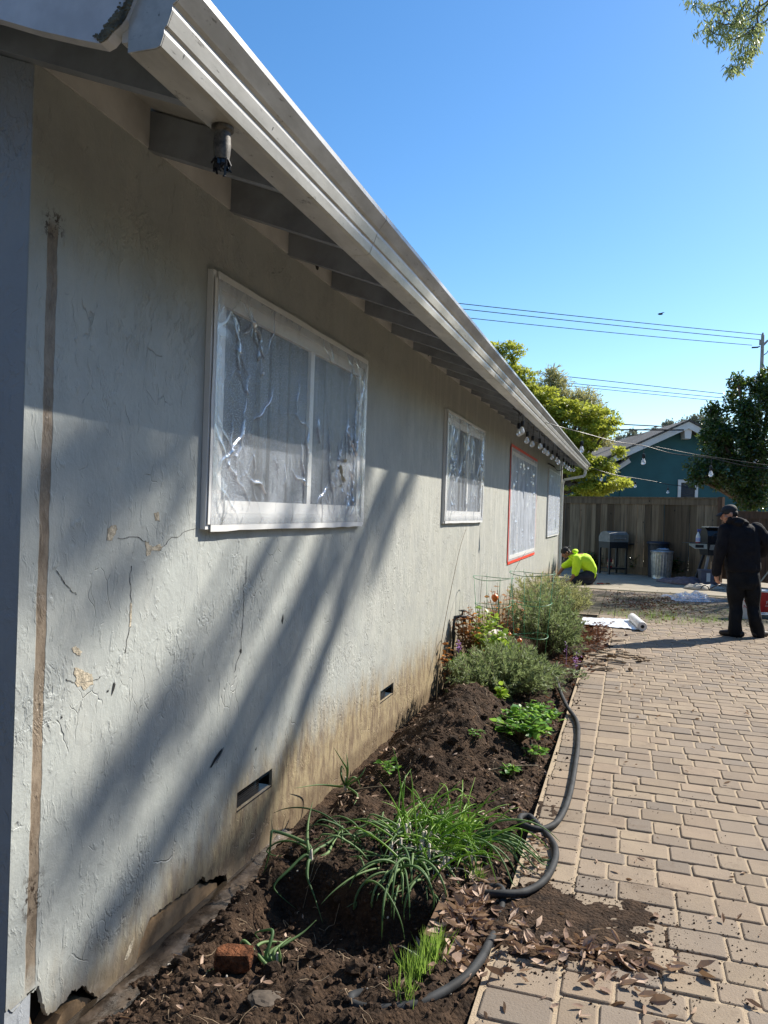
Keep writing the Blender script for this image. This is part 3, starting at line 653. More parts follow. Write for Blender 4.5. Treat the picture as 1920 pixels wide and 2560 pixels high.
# the dark gaps behind the broken plaster are the black box, painted in for shade
# ------------------------------------------------------------------ plastic film taped over the windows
def film(a, b, c, d, x0, label, tape, tw, seed, mat='film', group='films taped over the windows', fold=.012, ny=250, nz=150, tpart=None):
    rr = random.Random(seed)
    root = thing('window_film', (x0, (a+b)/2, c), label, 'plastic film', group)
    FO = []
    rid = [(rr.uniform(0, 1), rr.uniform(0, 1), rr.uniform(-.35, .35) + (1.57 if rr.random() < .6 else rr.choice((.8, 1.15, 2.1, 2.5))), rr.uniform(.003, .0075), rr.uniform(.015, .16)*(2.6 if rr.random() < .12 else 1), rr.uniform(.3, 1.3)) for _ in range(130)]
    rid = [(q[0] if rr.random() < .4 else rr.choice((rr.uniform(.03, .2), rr.uniform(.8, .97))),)+q[1:] for q in rid]
    mb = MB(); W_, H_ = b-a, d-c
    for j in range(nz+1):
        for i in range(ny+1):
            u, v = i/ny, j/nz; e = min(1, min(u, 1-u)*9)*min(1, min(v, 1-v)*9)
            h = 0
            for (cu, cv, an, wd, ln, am) in rid:
                if abs(u-cu)*W_ > ln+.05 or abs(v-cv)*H_ > ln+.05: continue
                du, dv = (u-cu)*W_, (v-cv)*H_; s_ = du*math.cos(an)+dv*math.sin(an); t_ = -du*math.sin(an)+dv*math.cos(an)
                t_ += .012*math.sin(s_*17+cu*7)+.006*math.sin(s_*53+cv*9)
                if abs(s_) < ln: h += am*math.exp(-(t_/wd)**2)*(1-(s_/ln)**2)
            # gathered folds running in from the edges
            for ee, co in ((u*W_, v*H_), ((1-u)*W_, v*H_), (v*H_, u*W_), ((1-v)*H_, u*W_)):
                if ee < .22: h += .55*abs(mnoise.noise(Vector((co*22+ee*6, seed*3.1+ee*3, 0))))*(1-ee/.22)
            h += .5*mnoise.noise(Vector((u*W_*5, v*H_*2.2, seed))) + .35*max(0, mnoise.noise(Vector((u*W_*16+v*H_*7, v*H_*11-u*W_*5, seed)))-.15)
            FO.append(min(1, max(0, (h-.22)*1.15))**1.25 + .35*(1-min(1, min(u*W_, (1-u)*W_, v*H_, (1-v)*H_)/.07))); mb.v.append((x0+.012+fold*h*e, a+u*W_, c+v*H_))
    for j in range(nz):
        for i in range(ny):
            k = j*(ny+1)+i; mb.f.append((k, k+1, k+ny+2, k+ny+1))
    so__ = obj('sheet', mb, mat, root, smooth=True, norm=False); at = so__.data.attributes.new('fold', 'FLOAT', 'POINT'); at.data.foreach_set('value', FO)
    mb = MB(); t0, t1 = x0+.006, x0+.0082
    def strip(y0, y1, z0, z1):
        n = max(2, int(max(y1-y0, z1-z0)/.12)); o = len(mb.v); hor = (y1-y0) > (z1-z0)
        for i in range(n+1):
            t = i/n
            for s_ in (0, 1):
                jy, jz = (0, rr.uniform(-.003, .003)) if hor else (rr.uniform(-.003, .003), 0)
                y_ = y0+(y1-y0)*t if hor else (y1 if s_ else y0); z_ = (z1 if s_ else z0) if hor else z0+(z1-z0)*t
                mb.v.append((t1+rr.uniform(0, .0015), y_+jy, z_+jz))
        for i in range(n): k = o+2*i; mb.f.append((k, k+1, k+3, k+2))
    strip(a-tw*.4, a+tw*.6, c, d); strip(b-tw*.6, b+tw*.4, c, d); strip(a, b, d-tw*.5, d+tw*.5); strip(a, b, c-tw*.5, c+tw*.5)
    tp = obj('tape', mb, tape, root, norm=False); tp.modifiers.new('thickness', 'SOLIDIFY').thickness = .0012
    return root
f1 = film(2.765, 4.63, 1.455, 2.455, XW+.024, 'wrinkled clear plastic film over the nearest wide window, torn at lower right', 'wtape', .055, 3, fold=.012)
f2 = film(6.95, 8.86, 1.45, 2.455, XW+.024, 'clear plastic film over the second window from the near corner', 'wtape', .05, 5, fold=.012, ny=160, nz=110)
f3 = film(11.08, 14.38, .84, 2.50, XW+.004, 'milky plastic film on the tall opening, edged with red tape', 'tape', .085, 8, 'filmw', fold=.022, ny=120, nz=90)
f4 = film(16.46, 19.2, 1.09, 2.48, XW+.024, 'plastic film over the farthest window, beside the corner downspout', 'wtape', .06, 12, 'filmw', fold=.02, ny=80, nz=60)
# the dark rip in the first film
mb = MB(); Z2 = lambda x, y: onp(x*.5787, 640+y*.5787, 0, XW+.05)
for q in [[(1484, 880), (1500, 878), (1496, 892), (1486, 893)], [(1470, 900), (1478, 908), (1482, 935), (1478, 950), (1468, 935), (1465, 915)], [(1474, 940), (1490, 960), (1495, 972), (1482, 978), (1474, 965)], [(1464, 995), (1478, 985), (1472, 1000)]]:
    mb.poly([tuple(Z2(*p)[1:]) for p in q], [], lambda y, z, t: (XW+.0495+t, y, z), .001)
obj('tear', mb, 'moss', f1)
# ------------------------------------------------------------------ ground
XE = -0.395                                    # edge of the paving along the bed
mb = MB(); n = 24
for (a, b, c, d, z) in [(-400, 900, -300, 900, -.42)]:
    mb.add([(a, b and -300, z), (900, -300, z), (900, 900, z), (a, 900, z)], [(0, 1, 2, 3)])
obj('ground', mb, 'ground', norm=False)['kind'] = 'structure'
mb = MB(); mb.box((XE-.02, .6, -.30), (5.2, 17.0, -.0065)); mb.box((XW+.03, 12.45, -.30), (XE-.021, 17.0, -.0065))
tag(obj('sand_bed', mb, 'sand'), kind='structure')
# pavers: rows with random widths, one rounded slab each
mb = MB(); tint = []
TAN = [(.285, .224, .158), (.265, .207, .148), (.255, .20, .145), (.238, .19, .142), (.295, .23, .16), (.27, .206, .145), (.222, .182, .142), (.26, .202, .142)]
def paver(x0, x1, y0, y1):
    c = random.choice(TAN); f = rnd(.85, 1.12); c = tuple(q*f for q in c)
    g = .0040; x0 += g; x1 -= g; y0 += g; y1 -= g; r = rnd(.010, .019); cx, cy = (x0+x1)/2, (y0+y1)/2
    h = rnd(-.0025, .0025); tx, ty = rnd(-.012, .012), rnd(-.012, .012)
    ring = []
    for (sx, sy, a0) in ((1, 1, 0), (-1, 1, 90), (-1, -1, 180), (1, -1, 270)):
        for k in range(4):
            a = rad(a0+k*30); ring.append(((x1 if sx > 0 else x0)-sx*r+r*math.cos(a)+rnd(-.0016, .0016), (y1 if sy > 0 else y0)-sy*r+r*math.sin(a)+rnd(-.0016, .0016)))
    o = len(mb.v); m = len(ring)
    for (ins, z) in ((0, -.05), (0, -.007), (.003, -.0025), (.008, 0)):
        for (x, y) in ring:
            dx, dy = cx-x, cy-y; L_ = math.hypot(dx, dy); xx, yy = x+dx/L_*ins, y+dy/L_*ins
            mb.v.append((xx, yy, z+h+(xx-cx)*tx+(yy-cy)*ty)); tint.append(c)
    for l in range(3):
        for k in range(m): mb.f.append((o+l*m+k, o+l*m+(k+1) % m, o+(l+1)*m+(k+1) % m, o+(l+1)*m+k))
    mb.f.append(tuple(o+3*m+k for k in range(m)))
BW = .225
y = .9; ROW = 0
while y < 16.75:                       # soldier course along the edge
    l = rnd(.145, .185); x1 = XE+BW+rnd(-.004, .004)
    if y < 12.9 or True: paver(XE+rnd(-.008, .004), x1, y, y+l)
    y += l
y = .9; row = 0
while y < 16.75:
    hgt = random.choice((.122, .142, .165)); x = XE+BW+.003; xm = 4.9 if y > 3 else 2.6
    while x < xm:
        ww = random.choice((.125, .15, .17, .17, .205, .225)); paver(x, x+ww, y, y+hgt); x += ww
    if y > 12.4:
        x = XE-.004
        while x > XW+.2:
            ww = random.choice((.13, .17, .25)); paver(x-ww, x, y, y+hgt); x -= ww
    y += hgt
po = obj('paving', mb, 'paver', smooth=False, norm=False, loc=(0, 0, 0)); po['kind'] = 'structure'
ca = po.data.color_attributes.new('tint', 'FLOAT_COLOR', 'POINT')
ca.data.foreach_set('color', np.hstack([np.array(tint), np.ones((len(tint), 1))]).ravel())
# concrete slab at the far end
mb = MB(); mb.box((XW+.03, 17.02, -.3), (9, 40, -.002)); mb.box((XW-4, 19.85, -.3), (XW+.029, 40, -.003)); tag(obj('patio_slab', mb, 'concrete'), kind='structure')
# ------------------------------------------------------------------ the bed
def soilh(x, y, nz=True):
    z = -.035
    t = smoothstep(-1.40, -1.555, x+.05*fbm(y*3, 1))
    z += t*(-.135 if y < 8 else -.02)
    z += -.03*smoothstep(-.52, -.42, x)
    def G(cx, cy, rx, ry, a): return a*math.exp(-((x-cx)/rx)**2-((y-cy)/ry)**2)
    z += G(-1.05, 2.10, .30, .30, .05) + G(-.72, 2.35, .2, .25, .02)
    lip = 2.98 + .07*math.sin(x*9) + .05*mnoise.noise(Vector((x*7, 0, 3)))
    pit = smoothstep(lip+.03, lip-.05, y)*smoothstep(2.45, 2.72, y+.25*(x+1))*smoothstep(-.58, -.68, x)*smoothstep(-1.47, -1.32, x)
    z -= .16*pit
    z += G(-.93, 3.35, .36, .42, .085) + G(-.62, 2.35, .28, .4, .05)
    z += G(-1.03, 5.25, .30, .62, .35) + G(-1.16, 4.7, .22, .35, .07) + G(-.8, 4.4, .2, .3, .03)
    z -= G(-1.25, 4.15, .2, .18, .08)
    z += G(-.95, 7.2, .45, .9, .06)
    z += .02*smoothstep(-.62, -.50, x)*smoothstep(3.4, 3.0, y)*smoothstep(2.5, 2.8, y)
    if nz:
        am = 1.0 if y < 8 else .5
        am *= 1-.55*smoothstep(-1.50, -1.60, x)
        z += am*(.044*fbm(x*5, y*5, 1, 5) + .016*abs(fbm(x*15, y*15, 4, 4)) + .008*fbm(x*45, y*45, 7, 3))
    return z
mb = MB()
ys_ = [1.2+.0125*i for i in range(int(4.4/.0125))]; yy = ys_[-1]
while yy < 12.42: yy += .03 if yy < 8 else .06; ys_.append(yy)
xs_ = [XW-.02 + (XE-.004-XW+.02)*i/96 for i in range(97)]
for y in ys_:
    for x in xs_: mb.v.append((x, y, soilh(x, y)))
nx = len(xs_)
for j in range(len(ys_)-1):
    for i in range(nx-1):
        k = j*nx+i; mb.f.append((k, k+1, k+nx+1, k+nx))
bed = obj('soil_bed', mb, ['soil', 'mud'], smooth=True, norm=False, loc=(0, 0, 0)); bed['kind'] = 'structure'
# wet silt that settled in the groove along the wall
mb = MB(); N = 140
for i in range(N+1):
    y = 1.3 + 2.35*i/N; wd = .115 + .03*fbm(y*4, 2) - .05*smoothstep(2.9, 3.5, y)
    for k in range(9):
        t = k/8; x = XW-.012 + wd*t; mb.v.append((x, y, -.153 - .004*t + .010*fbm(x*14, y*9, 5) + .006*abs(fbm(x*40, y*40, 2)) + .02*smoothstep(2.7, 3.6, y)))
for i in range(N):
    for k in range(8): a = i*9+k; mb.f.append((a, a+1, a+10, a+9))
tag(obj('silt_puddle', mb, 'mud', smooth=True, norm=False), kind='structure')
mb = MB()      # a thread of standing water at the foot of the wall
for i in range(N+1):
    y = 1.3 + 2.0*i/N; a = .016+.010*fbm(y*6, 9); mb.v += [(XW-.012, y, -.1345), (XW+max(.004, a), y, -.1345)]
for i in range(N): mb.f.append((2*i, 2*i+1, 2*i+3, 2*i+2))
dw = ND('muddy_water'); dw.fin((.06, .045, .03), .05, dw.bump(dw.noise(dw.pos, 60, 3), .25, .004), Specular_IOR_Level=1.0)
tag(obj('water', mb, dw.m, norm=False), kind='structure')
def onsoil(x, y): return soilh(x, y) if x < XE-.004 else 0.0
# dirt spilled over the paving
def spill(cx, cy, rx, ry, hh, seed):
    mb = MB(); n = 46
    for j in range(n+1):
        for i in range(n+1):
            u, v = i/n*2-1, j/n*2-1; x, y = cx+u*rx*1.3, cy+v*ry*1.3
            r = math.hypot(u*1.3, v*1.3) + .45*fbm(x*5, y*5, seed, 4)
            z = hh*max(0, 1-r)**.6*(1+.5*fbm(x*30, y*30, seed, 3)) - .006 if r < 1 else -.012
            mb.v.append((x, y, z if r < 1 else -.02))
    for j in range(n):
        for i in range(n):
            k = j*(n+1)+i
            if max(mb.v[q][2] for q in (k, k+1, k+n+2, k+n+1)) > -.0195: mb.f.append((k, k+1, k+n+2, k+n+1))
    return mb
s1 = spill(-.16, 3.02, .40, .27, .016, 2); s2 = spill(-.20, 2.82, .36, .13, .016, 5); s1.add(s2.v, s2.f)
s3 = spill(-.33, 4.15, .08, .3, .008, 9); s1.add(s3.v, s3.f); s3 = spill(-.42, 9.3, .28, .5, .03, 4); s1.add(s3.v, s3.f)
tag(obj('spilled_dirt', s1, 'soil', smooth=True, norm=False), kind='structure')
# clods and crumbs
P = []; S = []
def crumbs(n, fx, fy, s0, s1_):
    for _ in range(n):
        x, y = fx(), fy(); 
        P.append((x, y, onsoil(x, y)+.001)); S.append(s0*(s1_/s0)**(random.random()**2.2))
crumbs(2600, lambda: rnd(-1.52, -.45), lambda: rnd(1.5, 3.0), .0035, .02)
crumbs(2600, lambda: rnd(-1.52, -.42), lambda: rnd(3.0, 6.2), .004, .022)
crumbs(520, lambda: min(-1.48, -1.64+abs(random.gauss(.12, .05))), lambda: rnd(1.7, 3.6), .004, .016)
crumbs(2600, lambda: random.gauss(-.14, .27), lambda: random.gauss(2.95, .19), .0016, .007)
crumbs(500, lambda: rnd(-.41, .5), lambda: rnd(2.3, 4.6), .0012, .004)
crumbs(500, lambda: random.gauss(-.42, .06), lambda: rnd(3, 9), .003, .012)
P = np.array(P); n = len(P); U, V, W = frames(randdirs(n)); tv, tf = ico()
tv = np.array(tv)*(1, .8, .65)
mb = MB(); mb.inst(tv, tf, P, U, V, W, S)
vv = np.array(mb.v); vv += RNG.normal(scale=.0009, size=vv.shape); mb.v = vv.tolist()
tag(obj('soil_clods', mb, 'clod', norm=False), 'crumbled dark soil clods scattered over the dug bed', 'soil', kind='stuff')
def lump(c, r, seed, sub=3, am=.25, fq=2.2):
    bm = bmesh.new(); bmesh.ops.create_icosphere(bm, subdivisions=sub, radius=1); mb = MB()
    for v in bm.verts:
        q = v.co*(1+am*fbm(v.co.x*fq+seed, v.co.y*fq, v.co.z*fq, 4)); mb.v.append(tuple(Vector(c)+Vector((q.x*r[0], q.y*r[1], q.z*r[2]))))
    mb.f = [tuple(v.index for v in f.verts) for f in bm.faces]; bm.free(); return mb
P = []; S = []
crumbs(130, lambda: rnd(-1.52, -.45), lambda: rnd(1.6, 5.8), .003, .009)
P = np.array(P[-130:]); U, V, W = frames(randdirs(130)); mb = MB(); mb.inst(tv, tf, P, U, V, W, S[-130:])
tag(obj('pale_chips', mb, MAT['canvas'], norm=False), 'tiny pale plaster chips and pebbles scattered over the dark soil', 'chips', kind='stuff')
mb = MB()      # root fibres and straw lying on the dug soil
for k in range(230):
    x, y = rnd(-1.5, -.45), rnd(1.7, 5.6) if k % 3 else rnd(1.9, 3.2); a = rnd(0, 6.28); L_ = rnd(.03, .11); q = []
    for i in range(5):
        q.append((x, y, soilh(x, y)+.004+.006*random.random())); a += rnd(-.5, .5); x += math.cos(a)*L_/4; y += math.sin(a)*L_/4
    mb.tube(q, rnd(.0007, .0018), 4)
tag(obj('root_fibres', mb, simple('root_fibre', (.26, .19, .12), .9, .4, 20, 0), norm=False), 'thin dry root fibres and straw strewn across the dug soil', 'roots', kind='stuff')
big = [(random.gauss(-1.0, .22), rnd(1.85, 5.6), rnd(.018, .038)) for _ in range(46)]; mb = MB()
for (x, y, r) in big:
    l = lump((x, y, soilh(x, y)+r*.3), (r, r*rnd(.7, 1.1), r*.75), x*31+y*7, 2, .5, 1.9) if 'lump' in globals() else None
    if l: mb.add(l.v, l.f)
tag(obj('large_clods', mb, 'soil', norm=False), 'fist-sized lumps of dug earth lying on the bed', 'clods', kind='stuff')
# ------------------------------------------------------------------ dead leaves
CURL = ([(0, 0, 0), (.2, .10, .3), (0, 0, .34), (-.2, .12, .3), (.17, .16, .68), (0, .07, .7), (-.17, .14, .66), (.02, .2, 1.02)], [(0, 1, 2), (0, 2, 3), (1, 4, 5, 2), (2, 5, 6, 3), (4, 7, 5), (5, 7, 6)])
def litter(name, label, spots, mat):
    P, W_, S = [], [], []
    for (n, fx, fy, s0, s1_, pile) in spots:
        for _ in range(n):
            x, y = fx(), fy(); a = rnd(0, 6.28); el = rnd(-.2, .22)
            P.append((x, y, max(onsoil(x, y), 0 if x > XE else -9)+.004+abs(random.gauss(0, pile)))); W_.append((math.cos(a)*math.cos(el), math.sin(a)*math.cos(el), math.sin(el))); S.append(rnd(s0, s1_))
    P = np.array(P); W = np.array(W_); n = len(P); fat = RNG.uniform(.45, 1.35, (n, 1)); crl = RNG.uniform(.2, 2.6, (n, 1))
    up = np.tile((0, 0, 1.), (n, 1)) + RNG.normal(scale=.7, size=(n, 3)); U = np.cross(up, W); U /= np.linalg.norm(U, axis=1)[:, None]; V = np.cross(W, U)
    mb = MB(); mb.inst(CURL[0], CURL[1], P, U*fat, V*crl, W, S)
    return tag(obj(name, mb, mat, norm=False), label, 'dead leaves', kind='stuff')
g_ = random.gauss
litter('leaf_litter', 'dry tan leaves drifted along the bed edge and across the near paving', [
    (420, lambda: g_(-.52, .075), lambda: g_(2.88, .16), .03, .075, .014), (120, lambda: g_(-.14, .17), lambda: g_(2.80, .06), .03, .07, .012), (46, lambda: g_(-.08, .26), lambda: g_(2.66, .14), .03, .07, .004),
    (45, lambda: rnd(-.39, .6), lambda: rnd(2.1, 4.0), .018, .045, .002), (50, lambda: rnd(-.38, 1.2), lambda: rnd(4.0, 8.5), .02, .045, .002), (170, lambda: rnd(-.62, -.42), lambda: rnd(3.3, 6.5), .02, .045, .006),
    (220, lambda: rnd(-1.5, -.5), lambda: rnd(1.9, 4.6), .012, .04, .004), (220, lambda: rnd(-1.5, -.6), lambda: rnd(4.2, 6.4), .012, .035, .004), (80, lambda: g_(-1.45, .06), lambda: rnd(3.0, 6.4), .02, .05, .005), (60, lambda: g_(-.36, .03), lambda: rnd(3.3, 3.75), .02, .045, .004)], 'deadleaf')
litter('leaf_pile', 'reddish brown leaf heap beside the far grey-green bush', [(1100, lambda: g_(-.42, .12), lambda: g_(10.0, .55), .03, .06, .05), (300, lambda: g_(-.5, .1), lambda: g_(8.6, .5), .03, .055, .02), (160, lambda: rnd(-.6, -.42), lambda: rnd(5.2, 7), .03, .05, .01)], 'redleaf')
litter('moss_debris', 'dark rotted leaf debris strewn over the shaded far paving', [(900, lambda: g_(.35, .55), lambda: g_(14.3, 1.0), .03, .06, .004)], 'redleaf')
# ------------------------------------------------------------------ grass
def grass(spots, n0):
    P, W_, S = [], [], []
    for (cx, cy, r, n, h0, h1) in spots:
        for _ in range(n):
            x, y = g_(cx, r), g_(cy, r); a = rnd(0, 6.28); l = abs(g_(0, .38))
            P.append((x, y, onsoil(x, y)-.004)); W_.append((math.cos(a)*l, math.sin(a)*l, 1)); S.append(rnd(h0, h1))
    P = np.array(P); U, V, W = frames(np.array(W_)); mb = MB()
    T = ([(.022, 0, 0), (-.022, 0, 0), (.018, .03, .5), (-.018, .03, .5), (0, .14, 1)], [(0, 1, 3, 2), (2, 3, 4)])
    return mb.inst(T[0], T[1], P, U, V, W, S)
gs = []
for k in range(55):
    gs.append((g_(.55, .5), g_(12.6, .28), .05, 12, .03, .10))
for k in range(60): gs.append((rnd(-.3, 1.7), rnd(12.6, 15.6), .09, 16, .02, .06))
for k in range(14): gs.append((rnd(-.1, 1.6), rnd(10.6, 12.2), .03, 6, .02, .05))
tag(obj('joint_grass', grass(gs, 0), 'grass', norm=False), 'short green grass sprouting in the far paving joints', 'grass', kind='stuff')
tag(obj('grass_tuft', grass([(-.60, 2.55, .022, 150, .06, .13), (-.615, 2.42, .022, 110, .05, .12), (-.60, 2.68, .02, 80, .05, .11), (-.61, 2.28, .02, 60, .04, .08)], 0), 'grass', norm=False), 'fine green grass tuft beside the big near hose bend', 'grass')
tag(obj('grass_tuft', grass([(-.55, 3.17, .018, 70, .035, .08)], 0), 'grass', norm=False), 'small grass sprig next to the middle hose loop', 'grass')
# ------------------------------------------------------------------ hose
H = [(-.62, 7.6, .10), (-.558, 7.0, .05), (-.43, 6.3, .03), (-.315, 5.85, .018), (-.275, 5.3, .018), (-.262, 4.85, .018), (-.258, 4.3, .018), (-.282, 3.95, .018), (-.335, 3.80, .02), (-.40, 3.76, .026), (-.455, 3.80, .028), (-.466, 3.88, .026), (-.425, 3.91, .022), (-.37, 3.82, .018), (-.315, 3.72, .016)]
H2 = [(-.316, 3.715, .016), (-.272, 3.60, .017), (-.262, 3.45, .018), (-.285, 3.27, .018), (-.345, 3.13, .022), (-.43, 3.06, .03), (-.515, 3.06, .018), (-.548, 3.11, .01), (-.50, 3.145, .006), (-.44, 3.12, .016), (-.425, 2.98, -.012), (-.425, 2.86, -.016), (-.425, 2.74, .008), (-.43, 2.58, .03), (-.465, 2.44, .035), (-.555, 2.29, .035), (-.665, 2.215, .033), (-.745, 2.215, .026), (-.775, 2.255, .02), (-.735, 2.295, .018), (-.675, 2.29, .012), (-.63, 2.235, .0), (-.60, 2.12, -.03)]
mb = MB(); mb.tube(catmull(H+H2[1:], 7), .0152, 12); hose = tag(obj('hose', mb, 'hose', smooth=True), 'black rubber hose lying along the bed edge with three loops', 'hose')
# ------------------------------------------------------------------ loose bits in the bed
bz = soilh(-1.2, 2.30)
mb = MB(); Rb = Matrix.Rotation(.35, 3, 'Z'); n = 8
for i in range(n+1):
    for j in range(n+1):
        for k in range(n+1):
            if 0 < i < n and 0 < j < n and 0 < k < n: continue
            q = Vector((i/n-.5, j/n-.5, k/n-.5)); e = max(abs(q.x), abs(q.y), abs(q.z))
            l = q.length; q2 = q*(1-.16*(max(0, l-.52)/.35)); p = Vector((q2.x*.125, q2.y*.075, q2.z*.062)); p *= 1+.10*fbm(p.x*30, p.y*30, p.z*30, 3)
            mb.v.append(tuple(Rb @ p + Vector((-1.205, 2.30, bz+.035))))
bm = bmesh.new(); [bm.verts.new(v) for v in mb.v]; bmesh.ops.convex_hull(bm, input=bm.verts); bm.verts.index_update()
mb = MB(); bm.verts.ensure_lookup_table(); mb.v = [tuple(v.co) for v in bm.verts]; mb.f = [tuple(v.index for v in f.verts) for f in bm.faces]; bm.free()
tag(obj('broken_brick', mb, 'brick'), 'rust-red broken brick half on the near soil', 'brick')
for (x, y, r, l) in [(-1.02, 2.16, (.055, .045, .016), 'flat grey stone at the bottom of the bed near the brick'), (-1.5, 2.60, (.022, .02, .016), 'dark pebble lying on the wet silt by the wall')]:
    tag(obj('stone', lump((x, y, soilh(x, y)+r[2]*.4), r, x*9), simple('stone', (.09, .07, .052), .9, .3, 20, .4, .004, 60)), l, 'stone')
tag(obj('pale_rock', lump((-1.20, 7.55, .30), (.10, .12, .085), 4, am=.3), simple('pale_rock', (.62, .56, .48), .9, .2, 10, .3, .006, 40)), 'pale rounded rock among the withered plants by the wall', 'rock')
mb = MB(); z = lambda x, y: soilh(x, y, False)
mb.hexa([(-.670, 2.74, -.26), (-.645, 2.74, -.26), (-.632, 3.55, -.20), (-.657, 3.55, -.20), (-.668, 2.74, -.012), (-.643, 2.74, -.015), (-.632, 3.55, .030), (-.657, 3.55, .032)])
tag(obj('edging_board', mb, 'board'), 'rotten brown edging board half buried beside the pit', 'board')
def twig(pts, r, label):
    mb = MB(); mb.tube(catmull(pts, 4), [r*(1-.3*i/(4*(len(pts)-1))) for i in range(4*(len(pts)-1)+1)], 6); tag(obj('twig', mb, 'brick' if False else 'stem', smooth=True), label, 'twig')
a, b = onp(840, 1988, 2, -.03), onp(976, 1964, 2, .02)
twig([a, (a+b)/2+Vector((0, 0, .01)), b], .006, 'thin brown twig lying between the wall and the onion clump')
a, b = onp(1215, 1928, 2, .03), onp(1345, 1914, 2, .04)
twig([a, (a+b)/2+Vector((0, 0, .012)), b], .007, 'straight brown stick at the foot of the soil mound')
# curved slabs of broken bark piled on the paving
chip_m = [simple('bark_slab', (.28, .20, .125), .9, .35, 14, .8, .008, 40, world=True), simple('bark_slab_pale', (.36, .28, .19), .9, .3, 14, .7, .008, 40, world=True)]
for k in range(34):
    t = random.random(); cx = -.13 + g_(0, .20); cy = 8.55 + g_(0, .35); L_ = rnd(.07, .20); Wd = rnd(.03, .065); a = rnd(-.5, .7) + (0 if random.random() < .7 else 1.2)
    if abs(cx+.13) > .45: cx = -.13
    zz = .008 + max(0, .075*(1-((cx+.13)/.33)**2-((cy-8.55)/.55)**2))*random.random()
    R = Matrix.Rotation(a, 3, 'Z') @ Matrix.Rotation(rnd(-.25, .25), 3, 'Y') @ Matrix.Rotation(rnd(-.35, .35), 3, 'X'); mb = MB(); nn = 7
    ed = [(rnd(.75, 1.1), rnd(.75, 1.1)) for _ in range(nn+1)]
    for dz in (0, rnd(.010, .018)):
        for i in range(nn+1):
            for s_ in (-1, -.4, .4, 1):
                u = i/nn-.5; q = Vector((u*L_, s_*Wd/2*ed[i][0 if s_ < 0 else 1]*(1-.5*abs(2*u)**3), dz + .02*(1-s_*s_)*Wd/.06*.5+rnd(-.0015, .0015))); mb.v.append(tuple(R @ q + Vector((cx, cy, zz))))
    q = (nn+1)*4
    for i in range(nn):
        for s_ in range(3):
            a_ = i*4+s_; mb.f.append((a_, a_+1, a_+5, a_+4)); mb.f.append((q+a_, q+a_+4, q+a_+5, q+a_+1))
    for i in range(nn):
        for s_ in (0, 3): a_ = i*4+s_; mb.f.append((a_, a_+4, q+a_+4, q+a_))
    for i in (0, nn):
        for s_ in range(3): a_ = i*4+s_; mb.f.append((a_, a_+1, q+a_+1, q+a_))
    tag(obj('bark_slab', mb, random.choice(chip_m)), 'curved piece of brown bark in the pile on the paving edge', 'bark piece', 'bark pieces piled on the paving')
# ------------------------------------------------------------------ onions
def onion(name, label, base, shoots, mat='onion', r0=.006, group=None):
    root = thing(name, base, label, 'onion', group)
    mb = MB()
    for pts in shoots:
        P = catmull(pts, 6); m = len(P); mb.tube(P, [r0*(.75+.45*math.sin(math.pi*min(1, .25+i/m)))*(1-(i/(m-1))**4*.88) for i in range(m)], 6)
    obj('leaf', mb, mat, root, smooth=True)
    mb = MB(); zb = base[2]; mb.lathe([(.004, -.03), (.014, -.015), (.012, 0), (.007, .03), (.006, .05)], base, 8); obj('stem', mb, MAT['canvas'], root, smooth=True)
    return root
def S2(zs, *px):       # leaf path through photo points at given heights
    return [onp(x, y, 2, z) for (x, y), z in zip(px, zs)]
ZL = lambda x, y: (240+x*.3978, 2260+y*.3978); ZO = lambda x, y: (640+x*.4219, 1860+y*.4219)
b = soilh(-1.10, 2.40)
def zz(n, a, b_): return [a+(b_-a)*i/(n-1) for i in range(n)]
B0 = onp(*ZL(1140, 400), 2, -.03)
onion('onion_plant', 'broken grey-green onion plant on the near soil above the brick', B0, [
    [B0, onp(*ZL(1060, 350), 2, .0), onp(*ZL(1000, 300), 2, .02), onp(*ZL(930, 230), 2, .05), onp(*ZL(905, 270), 2, .03), onp(*ZL(920, 335), 2, -.02)],
    [B0, onp(*ZL(1000, 378), 2, -.01), onp(*ZL(850, 395), 2, -.015), onp(*ZL(720, 420), 2, -.03), onp(*ZL(635, 450), 2, -.045)],
    [B0, onp(*ZL(1060, 310), 2, .0), onp(*ZL(900, 350), 2, .0), onp(*ZL(735, 402), 2, -.02)],
    [B0, onp(*ZL(1070, 330), 2, .01), onp(*ZL(1090, 260), 2, .04), onp(*ZL(1110, 170), 2, .07), onp(*ZL(1060, 165), 2, .06), onp(*ZL(1000, 185), 2, .04), onp(*ZL(1030, 225), 2, .01)],
    [B0, onp(*ZL(1090, 310), 2, .0), onp(*ZL(1190, 250), 2, .01), onp(*ZL(1300, 180), 2, .03), onp(*ZL(1385, 100), 2, .06)],
    [B0, onp(*ZL(1120, 300), 2, .02), onp(*ZL(1225, 205), 2, .02)],
    [B0, onp(*ZL(1155, 330), 2, .01), onp(*ZL(1145, 265), 2, .05)],
    [B0, onp(*ZL(1190, 470), 2, -.05), onp(*ZL(1130, 510), 2, -.06), onp(*ZL(1115, 590), 2, -.06), onp(*ZL(1125, 660), 2, -.06), onp(*ZL(1230, 690), 2, -.055), onp(*ZL(1340, 710), 2, -.055), onp(*ZL(1430, 750), 2, -.06)],
    [B0, onp(*ZL(1195, 480), 2, -.05), onp(*ZL(1215, 560), 2, -.05), onp(*ZL(1220, 640), 2, -.06), onp(*ZL(1285, 750), 2, -.065)],
    [B0, onp(*ZL(1080, 390), 2, .0), onp(*ZL(1005, 290), 2, .02), onp(*ZL(1060, 240), 2, .02), onp(*ZL(1200, 245), 2, .0), onp(*ZL(1245, 260), 2, -.02)]], r0=.0055)
B1 = onp(*ZO(325, 690), 2, .0)
